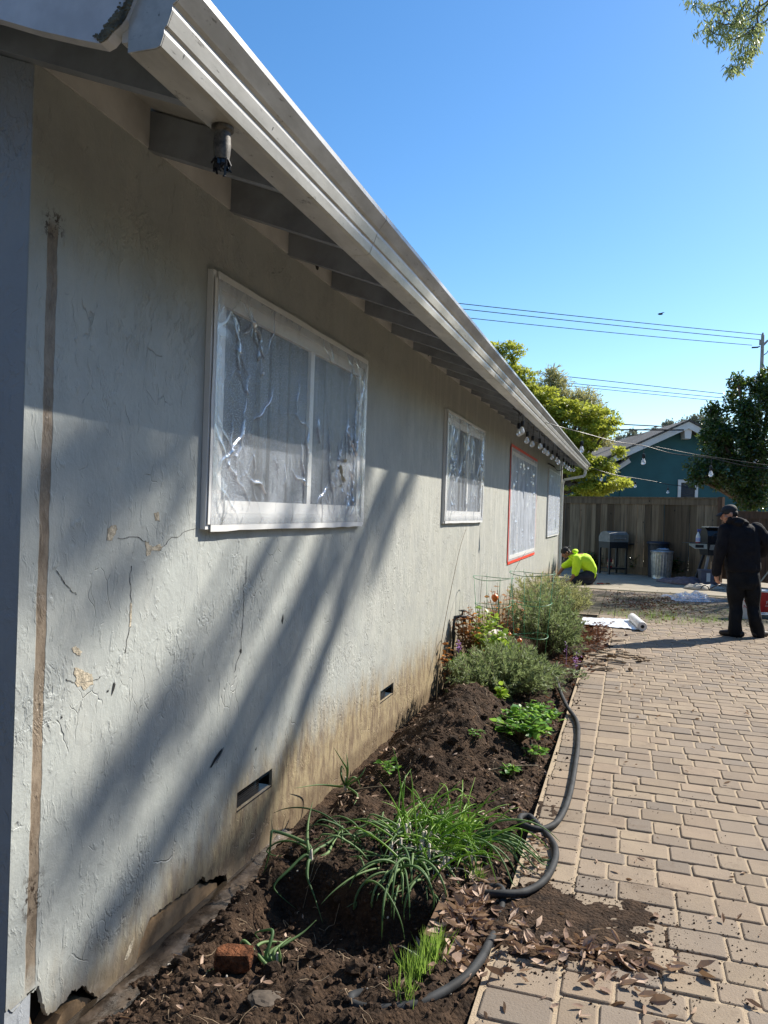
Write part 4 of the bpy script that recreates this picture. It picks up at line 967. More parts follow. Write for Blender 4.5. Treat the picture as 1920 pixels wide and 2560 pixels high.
onion('onion_plant', 'sprawling onion plant with long bent leaves at the pit edge by the wall', B1, [
    [B1, onp(*ZO(322, 610), 2, .04), onp(*ZO(240, 560), 2, .07), onp(*ZO(110, 517), 2, .10), onp(*ZO(90, 540), 2, .09), onp(*ZO(80, 640), 2, .02), onp(*ZO(40, 790), 2, -.10), onp(*ZO(20, 860), 2, -.13)],
    [B1, onp(*ZO(305, 580), 2, .06), onp(*ZO(310, 460), 2, .10), onp(*ZO(335, 345), 2, .15)],
    [B1, onp(*ZO(310, 700), 2, .01), onp(*ZO(305, 790), 2, -.03), onp(*ZO(345, 900), 2, -.08), onp(*ZO(395, 1060), 2, -.14)],
    [B1, onp(*ZO(290, 660), 2, .02), onp(*ZO(190, 750), 2, -.02), onp(*ZO(112, 830), 2, -.06), onp(*ZO(125, 880), 2, -.09), onp(*ZO(240, 980), 2, -.16)],
    [B1, onp(*ZO(345, 640), 2, .03), onp(*ZO(430, 585), 2, .03), onp(*ZO(490, 530), 2, .05), onp(*ZO(495, 450), 2, .06)],
    [B1, onp(*ZO(420, 650), 2, .02), onp(*ZO(455, 590), 2, .02), onp(*ZO(510, 505), 2, .04)]], r0=.006)
B2 = onp(*ZO(530, 250), 2, .02)
onion('onion_plant', 'small dark onion plant against the stained wall base', B2, [
    [B2, B2+Vector((.0, .02, .08)), onp(*ZO(510, 100), 0, XW+.25), onp(*ZO(460, 20), 0, XW+.22)],
    [B2, onp(*ZO(545, 150), 0, XW+.25), onp(*ZO(535, 55), 0, XW+.23)], [B2, onp(*ZO(505, 190), 0, XW+.22), onp(*ZO(508, 130), 0, XW+.2), onp(*ZO(530, 170), 0, XW+.25)],
    [B2, onp(*ZO(480, 250), 0, XW+.15), onp(*ZO(370, 242), 0, XW+.06), onp(*ZO(230, 262), 0, XW+.02)], [B2, onp(*ZO(610, 200), 2, .09), onp(*ZO(650, 140), 2, .14)], [B2, onp(*ZO(600, 300), 2, .02), onp(*ZO(580, 360), 2, .01)], [B2, onp(*ZO(570, 200), 2, .08), onp(*ZO(600, 210), 2, .07), onp(*ZO(620, 260), 2, .02)]], r0=.005)
# the big clump: many bulbs close together, upright bright leaves and long flopping ones
root = thing('onion_clump', (-.80, 3.33, .0), 'big clump of bright green onion leaves flopping over the mound', 'onion')
def arc(bx, by, ang, L_, lift, droop, n=7, kink=None):
    p = Vector((bx, by, soilh(bx, by))); d = Vector((math.cos(ang), math.sin(ang), 0)); out = [p.copy()]; el = lift
    for i in range(n):
        st = L_/n; p = p + (d*math.cos(el)+Vector((0, 0, math.sin(el))))*st; el -= droop/n*(1 if kink is None or i != kink else 6)
        zf = soilh(p.x, p.y, False)+.012 if p.x < XE else .012
        if p.z < zf: p.z = zf; el = max(el, -.1)
        out.append(p.copy()); d = (d + Vector((rnd(-.1, .1), rnd(-.1, .1), 0))).normalized()
    return out
mb = MB(); mb2 = MB()
for k in range(150):
    bx, by = g_(-.79, .11), g_(3.42, .13); a = rnd(0, 6.28)
    P = catmull(arc(bx, by, a if random.random() < .6 else g_(.55, .8), rnd(.12, .40), rnd(.45, 1.45), rnd(.2, 2.2), kink=random.choice((None, None, 3, 4, 5))), 3); m = len(P)
    mb.tube(P, [.0042*(1-(i/(m-1))**3*.85) for i in range(m)], 5)
for k in range(72):
    bx, by = g_(-.90, .18), g_(3.33, .15); a = g_(3.3, .9) if random.random() < .6 else rnd(0, 6.28)
    P = catmull(arc(bx, by, a, rnd(.12, .40), rnd(.2, 1.0), rnd(.8, 2.8), kink=random.choice((None, None, 3, 4))), 3); m = len(P)
    mb2.tube(P, [.0048*(1-(i/(m-1))**3*.85) for i in range(m)], 5)
for k in range(20):      # hanging over the pit, towards the camera
    bx, by = g_(-.84, .05), g_(3.10, .05)
    P = catmull(arc(bx, by, g_(-1.5, .7), rnd(.18, .38), rnd(.3, 1.1), rnd(2.2, 3.6)), 3); m = len(P); mb2.tube(P, [.0055*(1-(i/(m-1))**3*.85) for i in range(m)], 5)
for k in range(13):      # long leaves that reach over the bed edge to the paving
    P = catmull(arc(-.68+rnd(-.04, .04), 3.42+rnd(-.06, .06), g_(-.1, .35), rnd(.35, .52), rnd(.7, 1.0), rnd(1.8, 2.8)), 3); m = len(P); mb2.tube(P, [.0055*(1-(i/(m-1))**3*.85) for i in range(m)], 6)
mb3 = MB()
for k in range(70):      # dry straw-coloured thatch at the foot of the clump
    bx, by = -.80+max(-.14, min(.14, g_(0, .09))), 3.33+max(-.15, min(.15, g_(0, .09))); P = catmull(arc(bx, by, rnd(0, 6.28), rnd(.06, .22), rnd(.1, .8), rnd(.8, 2.4), 5), 2); m = len(P); mb3.tube(P, [.0026*(1-.7*i/m) for i in range(m)], 4)
obj('dry_blade', mb3, MAT['canvas'], root, norm=False)
obj('bright_leaf', mb, 'oniony', root, smooth=True); obj('bent_leaf', mb2, 'onion', root, smooth=True)
for k in range(26):
    mb = MB(); x, y = g_(-.78, .08), g_(3.33, .1); mb.lathe([(.004, -.02), (.010, -.005), (.008, .01), (.005, .06)], (x, y, soilh(x, y)), 7); obj('bulb_stem', mb, MAT['canvas'], root, smooth=True)
# ------------------------------------------------------------------ shrubs
def shrub(name, label, base, blobs, nleaf, size, mat, cat='shrub', stems=24, aspect=.13, group=None, flowers=0, upbias=.7):
    root = thing(name, base, label, cat, group); B = Vector(base)
    Ps, Ws, S = [], [], []; st = MB()
    tot = sum(b[6] for b in blobs)
    for (cx, cy, cz, rx, ry, rz, wgt) in blobs:
        m = int(stems*wgt/tot*4)
        for _ in range(m):    # stems with leaves set along them
            d = Vector(randdirs(1)[0]); d.z = abs(d.z)*.9+.1 if random.random() < .85 else d.z
            r = random.random()**.45; tip = Vector((cx+d.x*rx*r, cy+d.y*ry*r, cz+d.z*rz*r)); tip.z = max(tip.z, .04)
            o = Vector((B.x+(tip.x-B.x)*.25+rnd(-.05, .05), B.y+(tip.y-B.y)*.35+rnd(-.05, .05), B.z)); mid = (o+tip)/2 + Vector((rnd(-.03, .03), rnd(-.03, .03), .04))
            P = catmull([o, mid, tip], 4); st.tube(P, .0022, 3, cap=False)
            nl = int(nleaf*wgt/tot/m)
            for k in range(nl):
                t = 1-random.random()**1.6*.75; i = min(len(P)-2, int(t*(len(P)-1))); q = P[i].lerp(P[i+1], t*(len(P)-1)-i); ax = (P[i+1]-P[i]).normalized()
                s = Vector(randdirs(1)[0]); w_ = ax*upbias + s*.8; w_.z += .15
                Ps.append(q+s*.004); Ws.append(w_.normalized()); S.append(size*rnd(.6, 1.3))
    U, V, W = frames(np.array(Ws)); T = ([(0, 0, 0), (aspect, .03, .45), (-aspect, .03, .45), (0, -.03, 1)], [(0, 1, 2), (1, 3, 2)])
    mb = MB(); mb.inst(T[0], T[1], np.array(Ps), U, V, W, S); obj('foliage', mb, mat, root, norm=False); obj('stem', st, 'stem', root, norm=False)
    if flowers:
        fl = MB(); I = [random.randrange(len(Ps)) for _ in range(flowers)]; 
        P2 = np.array([Ps[i] for i in I for _ in range(7)]) + RNG.normal(scale=.014, size=(flowers*7, 3)); P2[:, 2] += .02
        U, V, W = frames(randdirs(len(P2))); fl.inst(LEAF[0], LEAF[1], P2, U, V, W, [.016]*len(P2)); obj('flower', fl, 'purple', root, norm=False)
    return root
shrub('lavender_bush', 'nearest grey-green lavender bush, in front of the wire cage', (-.98, 6.5, .0), [(-1.08, 6.30, .17, .32, .45, .26, 1.3), (-.80, 6.5, .16, .27, .5, .25, 1.1), (-1.0, 6.75, .19, .34, .35, .27, 1), (-.62, 6.7, .10, .16, .5, .16, .5), (-1.3, 6.45, .12, .16, .35, .18, .35)], 15000, .046, 'lav', stems=110, aspect=.12, flowers=1)
shrub('lavender_bush', 'middle grey-green lavender bush growing through a wire cage', (-.80, 8.7, .0), [(-.95, 8.5, .34, .32, .5, .38, 1.2), (-.68, 8.7, .28, .28, .6, .32, 1.1), (-.85, 9.3, .42, .35, .5, .36, 1), (-.56, 8.9, .14, .2, .6, .2, .6)], 13000, .05, 'lav', stems=100, aspect=.12, flowers=0)
shrub('rosemary_bush', 'tall olive-green bush at the back of the bed near the kneeling worker', (-.95, 10.9, .0), [(-1.2, 10.5, .36, .4, .7, .36, 1.2), (-.85, 10.8, .34, .42, .8, .32, 1.3), (-1.05, 11.7, .36, .45, .6, .32, 1), (-.66, 11.1, .27, .28, .8, .29, .8)], 14000, .052, 'lav2', stems=110, aspect=.10)
def weed(name, label, base, n, r, h, size, mat, cat='plant', spread=1.0, stem='stem', group=None):
    root = thing(name, base, label, cat, group); B = Vector(base); Ps, Ws, S = [], [], []; st = MB()
    for k in range(n):
        a = rnd(0, 6.28); rr = r*math.sqrt(random.random()); tip = B + Vector((rr*math.cos(a)*spread, rr*math.sin(a), h*rnd(.35, 1)*(1-.4*rr/r)))
        P = catmull([B+Vector((rnd(-.02, .02), rnd(-.02, .02), 0)), B.lerp(tip, .5)+Vector((0, 0, .03)), tip], 3); st.tube(P, .0022, 4, cap=False)
        for q in range(5):
            t = rnd(.45, 1); i = min(len(P)-2, int(t*(len(P)-1))); s = Vector(randdirs(1)[0]); s.z = abs(s.z)*.35; Ps.append(P[i].lerp(P[i+1], .5)); Ws.append(s.normalized()); S.append(size*rnd(.55, 1.25))
    n = len(Ps); W = np.array(Ws); up = np.tile((0, 0, 1.), (n, 1))+RNG.normal(scale=.4, size=(n, 3)); U = np.cross(up, W); U /= np.linalg.norm(U, axis=1)[:, None]; V = np.cross(W, U)
    BL = ([(0, 0, 0), (.30, .05, .28), (0, -.02, .3), (-.30, .05, .28), (.36, .04, .6), (0, -.04, .62), (-.36, .04, .6), (0, -.12, 1)], [(0, 1, 2), (0, 2, 3), (1, 4, 5, 2), (2, 5, 6, 3), (4, 7, 5), (5, 7, 6)])
    mb = MB(); mb.inst(BL[0], BL[1], np.array(Ps), U, V, W, S); obj('foliage', mb, mat, root, norm=False, smooth=True); obj('stem', st, stem, root, norm=False)
    return root
weed('leafy_weed', 'bright green leafy weed between soil mound and hose', (-.64, 5.15, soilh(-.64, 5.15)), 70, .22, .26, .058, 'weed')
weed('leafy_weed', 'leafy weed spilling toward the paving edge next to the lavender', (-.58, 5.75, soilh(-.58, 5.75)), 46, .18, .22, .05, 'weed')
for (x, y, n_, l) in [(-.60, 4.55, 14, 'low green weed on the bed edge beside the straight hose run'), (-1.30, 4.35, 8, 'small green weed near the wall behind the sprawling onions'), (-.52, 4.95, 12, 'small leafy weed right against the paving edge, before the leafy clump'), (-1.2, 5.85, 10, 'green weed at the wall-side foot of the lavender')]:
    weed('small_weed', l, (x, y, soilh(x, y)), n_, .09, .10, .036, 'weed')
weed('lettuce_sprout', 'single pale green lettuce sprout standing on the soil mound', (-.86, 5.7, soilh(-.86, 5.7)), 9, .035, .22, .055, 'bright')
weed('seedling', 'tiny pale seedling on the near slope of the mound', (-.86, 4.75, soilh(-.86, 4.75)), 8, .07, .06, .022, 'weed')
weed('seedling', 'little bright leafy seedling just behind the onion clump', (-.66, 3.62, soilh(-.66, 3.62)), 8, .06, .12, .04, 'bright')
weed('pepper_plant', 'yellow-green pepper plant by the pale rock', (-1.36, 7.75, .05), 44, .18, .68, .062, 'bright')
weed('pepper_plant', 'bright yellow-green pepper plant in front of the pale rock', (-1.14, 7.35, .05), 56, .24, .56, .062, 'bright')
weed('withered_plant', 'rusty brown withered plant tangled below the wall tap', (-1.46, 7.55, .05), 60, .20, .70, .05, 'brownleaf')
weed('withered_plant', 'crisp orange dead stalk hanging beside the wall tap', (-1.58, 7.05, -.1), 12, .06, .55, .05, 'brownleaf')
weed('withered_plant', 'brown dried plant between the two wire cages', (-1.26, 8.3, 0), 60, .26, .95, .05, 'brownleaf')
weed('flower_plant', 'small leafy plant with purple blooms by the wall', (-1.46, 7.15, -.05), 22, .14, .36, .05, 'weed')
weed('flower_plant', 'low purple-flowered plant leaning over the paving edge', (-.46, 7.35, 0), 24, .22, .16, .036, 'lav', spread=.8)
for (x, y, z, n) in [(-1.47, 7.05, .30, 20), (-.42, 7.3, .20, 22), (-.55, 7.9, .22, 8)]:
    P2 = np.array([(x, y, z)])+RNG.normal(scale=(.012, .02, .03), size=(n, 3)); U, V, W = frames(randdirs(n)); mb = MB(); mb.inst(LEAF[0], LEAF[1], P2, U, V, W, [.022]*n); mb.tube([(x, y, z-.18), (x, y, z)], .002, 4)
    tag(obj('purple_bloom', mb, 'purple', norm=False), {(-1.47): 'purple flower spike against the grey wall', (-.42): 'purple flower spike over the paving edge', (-.55): 'tiny purple flower in the lavender bush'}[x], 'flower')
for (p, r, l) in [(dep(1237, 1494, 8.1), .038, 'round orange fruit high in the left wire cage'), (dep(1299, 1602, 7.0), .022, 'orange pepper hanging low before the middle lavender'), (dep(1274, 1586, 7.2), .016, 'small orange pepper among bright leaves')]:
    mb = MB(); mb.lathe([(.15*r, -1.25*r), (.55*r, -.95*r), (.95*r, -.2*r), (.98*r, .3*r), (.7*r, .8*r), (.2*r, .95*r), (.1*r, 1.4*r), (.08*r, 1.9*r)], p, 12); tag(obj('orange_fruit', mb, 'orange', smooth=True), l, 'fruit')
def cage(c, r, zs, label):
    root = thing('wire_cage', (c[0], c[1], 0), label, 'plant cage')
    for i, z in enumerate(zs):
        rr = r*(1-.12*(len(zs)-1-i)); mb = MB(); mb.tube([(c[0]+rr*math.cos(a), c[1]+rr*math.sin(a), z+.012*math.sin(a*2+i)) for a in [2*math.pi*k/32 for k in range(33)]], .0035, 5, cap=False); obj('ring', mb, 'cage', root, smooth=True)
    for k in range(4):
        a = k*math.pi/2+.5; mb = MB(); mb.tube([(c[0]+r*math.cos(a)*1.0, c[1]+r*math.sin(a)*1.0, zs[-1]+.03), (c[0]+r*.62*math.cos(a), c[1]+r*.62*math.sin(a), -.08)], .0035, 5); obj('leg', mb, 'cage', root, smooth=True)
cage((-1.32, 7.97), .21, (.30, .58, .86), 'green wire tomato cage nearest the wall')
cage((-.887, 7.69), .225, (.34, .66, .95), 'green wire tomato cage inside the lavender')
# garden tap on the wall
root = thing('garden_tap', (XW+.01, 7.45, .5), 'corroded dark garden tap on a pipe by the wall', 'tap')
mb = MB(); mb.tube([(XW+.045, 7.42, -.15), (XW+.045, 7.42, .44), (XW+.05, 7.44, .5), (XW+.09, 7.50, .50), (XW+.17, 7.55, .50), (XW+.20, 7.57, .47)], [.013, .013, .016, .018, .018, .014], 9); obj('pipe', mb, 'steelblk', root, smooth=True)
mb = MB(); mb.tube([(XW+.11, 7.51, .50), (XW+.11, 7.51, .56)], .008, 8); mb.tube([(XW+.11+.035*math.cos(a), 7.51+.035*math.sin(a), .56) for a in [k*math.pi/6 for k in range(13)]], .006, 6, cap=False); mb.bar((XW+.08, 7.51, .56), (XW+.14, 7.51, .56), .008, .006); obj('handle', mb, 'steelblk', root, smooth=True)
mb = MB(); mb.tube([(XW+.13, 7.52, .50), (XW+.13, 7.52, .44)], .016, 8); obj('drain_cap', mb, 'steelblk', root, smooth=True)
# thin dry stems that lean on the wall
for (pts, l) in [([(XW+.10, 6.55, -.15), (XW+.05, 6.9, .35), (XW+.03, 7.6, 1.1), (XW+.02, 8.0, 1.36)], 'long thin dry stem leaning up the wall below the second window'), ([(XW+.22, 6.9, -.1), (XW+.14, 7.05, .2), (XW+.1, 7.0, .5)], 'dark dead stalk beside the wall tap'), ([(-1.3, 9.6, .3), (-1.35, 9.6, .75), (-1.25, 10, 1.05)], 'bare crooked twig standing above the olive-green bush'), ([(-1.5, 8.2, 0), (-1.5, 8.25, .6), (-1.48, 8.2, .85)], 'bare upright stalk behind the tap')]:
    mb = MB(); P = catmull(pts, 5); mb.tube(P, [.004*(1-.6*i/len(P)) for i in range(len(P))], 5); tag(obj('dry_stem', mb, 'stem', smooth=True), l, 'dry stem')
# ------------------------------------------------------------------ wooden fence at the back
FA = dep(1385, 1245, 23.1); FB = dep(1797, 1247, 19.0); FA.z = FB.z = 0; FD = (FB-FA).normalized(); FN = Vector((FD.y, -FD.x, 0))
if FN.y > 0: FN = -FN                      # towards the yard
FA = FA - FD*3.0; FL = (FB-FA).length; FH = 2.06
def fence_run(root, A, d, nrm, L_, H_, z0, mat, board=.235, w0=.0):
    mb = MB(); x = 0
    while x < L_-.02:
        bw = min(rnd(.15, .235), L_-x); dz = 0; off = rnd(0, .006) if random.random() < .5 else rnd(.016, .024)
        p = A + d*(x+.003); q = A + d*(x+bw-.003)
        n0 = nrm*off; n1 = nrm*(off+.018)
        mb.hexa([p+n0+Vector((0, 0, z0)), q+n0+Vector((0, 0, z0)), q+n1+Vector((0, 0, z0)), p+n1+Vector((0, 0, z0)), p+n0+Vector((0, 0, H_)), q+n0+Vector((0, 0, H_)), q+n1+Vector((0, 0, H_)), p+n1+Vector((0, 0, H_))]); x += bw
    return obj('board', mb, mat, root)
fence = thing('wood_fence', FA, 'brown board fence with flat cap rail behind the grills', 'fence')
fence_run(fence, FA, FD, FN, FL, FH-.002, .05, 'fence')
def fbox(root, name, s0, s1, n0, n1, z0, z1, mat, A=FA, d=FD, nn=FN):
    mb = MB(); q = [A+d*s0+nn*n0, A+d*s1+nn*n0, A+d*s1+nn*n1, A+d*s0+nn*n1]; mb.hexa([p+Vector((0, 0, z0)) for p in q]+[p+Vector((0, 0, z1)) for p in q]); return obj(name, mb, mat, root)
fbox(fence, 'cap_rail', -.02, FL+.02, -.05, .09, FH, FH+.035, 'fence'); fbox(fence, 'top_rail', 0, FL, .04, .06, FH-.165, FH-.002, 'fence'); fbox(fence, 'kickboard', 0, FL, .005, .045, .0, .215, 'fence')
for s_ in (.2, 2.55, 4.95): fbox(fence, 'post', s_, s_+.09, -.06, .036, 0, FH-.003, 'fence_red')
fbox(fence, 'post', FL+.021, FL+.13, -.05, .07, 0, FH+.05, 'fence_red')
F2 = FB+FD*.14-FN*.03
fen2 = thing('wood_fence', F2, 'lower reddish board fence behind the standing man', 'fence')
fence_run(fen2, F2, FD, FN, 4.2, 1.72, .1, 'fence_red'); fbox(fen2, 'top_rail', 0, 4.2, .04, .06, 1.60, 1.74, 'fence_red', F2); fbox(fen2, 'cap_rail', 0, 4.2, -.04, .08, 1.742, 1.775, 'fence_red', F2)
# unseen side fence, added to block low sky light
A3 = Vector((5.6, -4, 0)); fen3 = thing('wood_fence', A3, 'board fence along the right side of the yard', 'fence') if False else None
# ------------------------------------------------------------------ neighbour's teal house
HD = 31.0
pk_ = dep(1723, 1050, HD); el_ = dep(1508, 1147, HD)
nb = thing('teal_house', (pk_.x, pk_.y, 0), 'teal neighbour house with white gable boards beyond the fence', 'house')
hd = (Vector((pk_.x, pk_.y, 0))-Vector((el_.x, el_.y, 0))).normalized(); hn = Vector((hd.y, -hd.x, 0)); hn = hn if hn.y < 0 else -hn
run = (Vector((pk_.x, pk_.y, 0))-Vector((el_.x, el_.y, 0))).length; slp = (pk_.z-el_.z)/run
PK = Vector((pk_.x, pk_.y, 0)); zp = pk_.z
def HP(s_, n_, z): return PK + hd*s_ + hn*n_ + Vector((0, 0, z))
def hpoly(name, loop, n0, th, mat, par=nb):
    mb = MB(); mb.poly(loop, [], lambda a, b, t: tuple(HP(a, n0-t, b)), th); return obj(name, mb, mat, par)
W0 = -run+.9; OV = .55
hpoly('wall', [(W0, 0), (9.5, 0), (9.5, zp-.45-abs(9.5)*slp), (0, zp-.33), (W0, zp-.33-abs(W0)*slp)], -OV, .15, 'teal')
for sg in (-1, 1):
    L_ = run+.1 if sg < 0 else 8
    a, b = (0, sg*L_)
    hpoly('barge_board', [(a+sg*.0015, zp-.06), (b, zp-.06-L_*slp), (b, zp-.34-L_*slp), (a+sg*.0015, zp-.34)], 0, .06, 'tealtrim')
    mb = MB(); q = [HP(a+sg*.0015, .06, zp-.04), HP(b+sg*.1, .06, zp-.04-(L_+.1)*slp), HP(b+sg*.1, -9, zp-.04-(L_+.1)*slp), HP(a+sg*.0015, -9, zp-.04)]
    mb.hexa(q+[p+Vector((0, 0, .07)) for p in q]); obj('roof', mb, 'shingle', nb)
mb = MB(); q = [HP(-.10, -.04, zp-.66), HP(.10, -.04, zp-.66), HP(.16, -.44, zp-.66), HP(-.16, -.44, zp-.66)]; mb.hexa([HP(-.11, -.07, zp-.74), HP(.12, -.07, zp-.74), HP(.12, -.5, zp-.74), HP(-.11, -.5, zp-.74), HP(-.16, -.07, zp-.36), HP(.16, -.07, zp-.36), HP(.16, -.5, zp-.36), HP(-.16, -.5, zp-.36)]); obj('beam_end', mb, 'tealtrim', nb)
# second, lower gable slip to the left
l2 = dep(1572, 1150, 30.3)
mb = MB(); a = dep(1573, 1150, HD+.3); b = dep(1530, 1178, HD+.3); mb.bar(a, b, .10, .22, (0, 0, 1)); obj('lower_barge', mb, 'tealtrim', nb)
a = a+Vector((0, 0, .14)); b = b+Vector((0, 0, .14)); mb = MB(); mb.bar(a, b, .5, .05); obj('lower_roof', mb, 'shingle', nb)
# window with louvred shutter
wz = dep(1696, 1240, HD+OV).z; wt = dep(1696, 1199, HD+OV).z
def ws(x): p = dep(x, 1220, HD+OV+.05); return (Vector((p.x, p.y, 0))-PK).dot(hd)
s0, s1 = ws(1693), ws(1743)
wf = hpoly('window', [(s0, wz-1.1), (s0+.12, wz-1.1), (s0+.12, wt-.12), (s1-.12, wt-.12), (s1-.12, wz-1.1), (s1, wz-1.1), (s1, wt), (s0, wt)], -OV+.06, .055, 'tealtrim')
mb = MB()
for k in range(24):
    z = wt-.15-k*.075; q = [HP(s0+.121, -OV+.035, z), HP(s1-.121, -OV+.035, z), HP(s1-.121, -OV+.005, z+.06), HP(s0+.121, -OV+.005, z+.06)]
    if z > wz-1.1: mb.hexa(q+[p+Vector((0, 0, .008)) for p in q])
obj('shutter', mb, 'shutter', wf)
hpoly('pane', [(s0+.12, wz-1.1), (s1-.12, wz-1.1), (s1-.12, wt-.12), (s0+.12, wt-.12)], -OV+.004, .003, 'glass', wf)
# lower wing with a grey shingle roof
c0, c1 = dep(1440, 1126, 33.5), dep(1560, 1120, 33.5); e0, e1 = dep(1440, 1150, 31.6), dep(1552, 1146, 31.6)
wing = thing('grey_roof_house', ((c0.x+c1.x)/2, c0.y, 0), 'low grey-shingled roof behind the bright green maple', 'house')
mb = MB(); lw = (c0-c1).normalized()*3; q = [e0+lw, e1, c1, c0+lw]; mb.hexa(q+[p+Vector((0, 0, .08)) for p in q]); obj('roof', mb, 'shingle', wing)
mb = MB(); mb.hexa([Vector((p.x, p.y, 0)) for p in q]+[p-Vector((0, 0, .03)) for p in q]); obj('wall', mb, 'teal', wing)
# ------------------------------------------------------------------ trees
def tree(name, label, base, trunk_r, blobs, nleaf, size, mat, group=None, cat='tree', branch_n=40, aspect=None, droop=0, flat=0, tmpl=None, bark='bark', clump=26, cr=.34, forks=None, hole=-.22):
    root = thing(name, base, label, cat, group); B = Vector(base); st = MB()
    cen = sum((Vector(b[:3])*b[6] for b in blobs), Vector())/sum(b[6] for b in blobs)
    fork = B.lerp(Vector((cen.x, cen.y, max(B.z+1, cen.z))), .5) if forks is None else Vector(forks)
    st.tube(catmull([B, B.lerp(fork, .5)+Vector((rnd(-.1, .1), rnd(-.1, .1), 0)), fork], 4), [trunk_r*(1.15-.45*i/8) for i in range(9)], 9)
    Ps, Ws, S = [], [], []; tot = sum(b[6] for b in blobs); ncl = max(4, nleaf//clump)
    for (cx, cy, cz, rx, ry, rz, wgt) in blobs:
        m = max(2, int(ncl*wgt/tot)); nb_ = max(1, int(branch_n*wgt/tot))
        tips = []
        hub = Vector((cx, cy, cz)); P = catmull([fork, fork.lerp(hub, .5)+Vector((rnd(-.2, .2), rnd(-.2, .2), rnd(-.1, .3))), hub], 4); st.tube(P, [trunk_r*.5*(1-.6*i/8) for i in range(9)], 6)
        for k in range(m):
            d = Vector(randdirs(1)[0]); r = random.random()**.42*(1+.22*mnoise.noise(d*2.3+Vector((cx, cy, cz)))); q = Vector((cx+d.x*rx*r, cy+d.y*ry*r, cz+d.z*rz*r))
            if mnoise.noise(q*(.9/cr)*.55) < hole: continue
            if k < nb_: st.tube(catmull([hub, hub.lerp(q, .6)+Vector((0, 0, .06)), q], 3), [trunk_r*.16*(1-.7*i/6) for i in range(7)], 4, cap=False)
            od = Vector((d.x*.8, d.y*.8, d.z*.5-droop)); od.normalize()
            for l in range(clump):
                o = Vector(randdirs(1)[0]); o.z *= (1-flat*.75); p = q + o*cr*random.random()**.6
                w_ = od*.6 + Vector(randdirs(1)[0])*.8; w_.z -= droop; Ps.append(p); Ws.append(w_.normalized()); S.append(size*rnd(.6, 1.3))
    W = np.array(Ws); n = len(W)
    if flat:
        up = np.tile((0, 0, 1.), (n, 1))+RNG.normal(scale=.5, size=(n, 3)); U = np.cross(up, W); U /= np.linalg.norm(U, axis=1)[:, None]+1e-9; V = np.cross(W, U)
    else: U, V, W = frames(W)
    T = tmpl or LEAF; mb = MB(); mb.inst(T[0], T[1], np.array(Ps), U, V, W, S); obj('crown', mb, mat, root, norm=False); obj('trunk', st, bark, root, smooth=True, norm=False)
    return root
STAR = ([(0, 0, 0), (.5, 0, .15), (.22, 0, .38), (.42, .05, .8), (.08, 0, .6), (0, -.05, 1.05), (-.08, 0, .6), (-.42, .05, .8), (-.22, 0, .38), (-.5, 0, .15)], [(0, 1, 2), (0, 2, 4, 6, 8), (2, 3, 4), (4, 5, 6), (6, 7, 8), (0, 8, 9)])
def bl(x, y, D, rx, ry, rz, w_): p = dep(x, y, D); return (p.x, p.y, p.z, rx, ry, rz, w_)
m_ = dep(1440, 1290, 26.5)
tree('maple_tree', 'bright yellow-green maple with layered leaves behind the far house corner', (m_.x-.8, m_.y, 0), .14, [bl(1455, 1040, 26.5, 1.15, .9, .33, 1.2), bl(1385, 1020, 27, .8, .9, .35, .8), bl(1312, 955, 27, .55, .6, .42, .7), bl(1500, 1075, 26, .50, .7, .25, .6), bl(1465, 1180, 26, .75, .8, .30, 1.0), bl(1525, 1205, 25.6, .6, .6, .22, .9), bl(1480, 1222, 25.8, .65, .6, .2, .8), bl(1500, 1165, 25.8, .55, .6, .25, .8), bl(1350, 985, 27, .6, .6, .3, .6), bl(1420, 1020, 26.8, .7, .7, .3, .8), bl(1370, 1060, 26.8, .7, .7, .4, .9), bl(1325, 1000, 27, .5, .5, .4, .6), bl(1455, 1105, 26.4, .6, .7, .35, .9), bl(1405, 1095, 26.6, .7, .7, .4, .9), bl(1285, 925, 27.2, .35, .4, .3, .35), bl(1430, 1150, 26.5, .8, .9, .35, .6), bl(1275, 880, 27.3, .38, .4, .42, .35), bl(1245, 870, 27.3, .3, .3, .3, .2), bl(1535, 1055, 26, .22, .3, .12, .12), bl(1455, 1245, 26, .45, .5, .10, .3), bl(1548, 1130, 26, .12, .2, .2, .12)], 34000, .10, 'maple', branch_n=70, flat=.8, tmpl=STAR, clump=30, cr=.26, hole=-.34)
mo = dep(1420, 1260, 37)
tree('olive_tree', 'pale feathery olive-toned tree behind the maple', (mo.x, mo.y, 0), .28, [bl(1440, 1030, 37, 1.5, 1.3, .8, 1.2), bl(1380, 985, 37, 1.0, 1.1, .8, 1), bl(1385, 960, 37, .5, .6, .5, .4), bl(1475, 1050, 37, .9, 1, .7, .8), bl(1460, 1000, 37, .9, 1, .5, .6), bl(1450, 1110, 37, 1.2, 1, .9, .9), bl(1490, 1075, 37, .8, .9, .7, .6), bl(1500, 1110, 37, .6, .8, .4, .4), bl(1375, 940, 37, .3, .3, .35, .2)], 15000, .24, 'olive', branch_n=110, tmpl=NARROW, clump=20, cr=.36)
mc = dep(1880, 1290, 22)
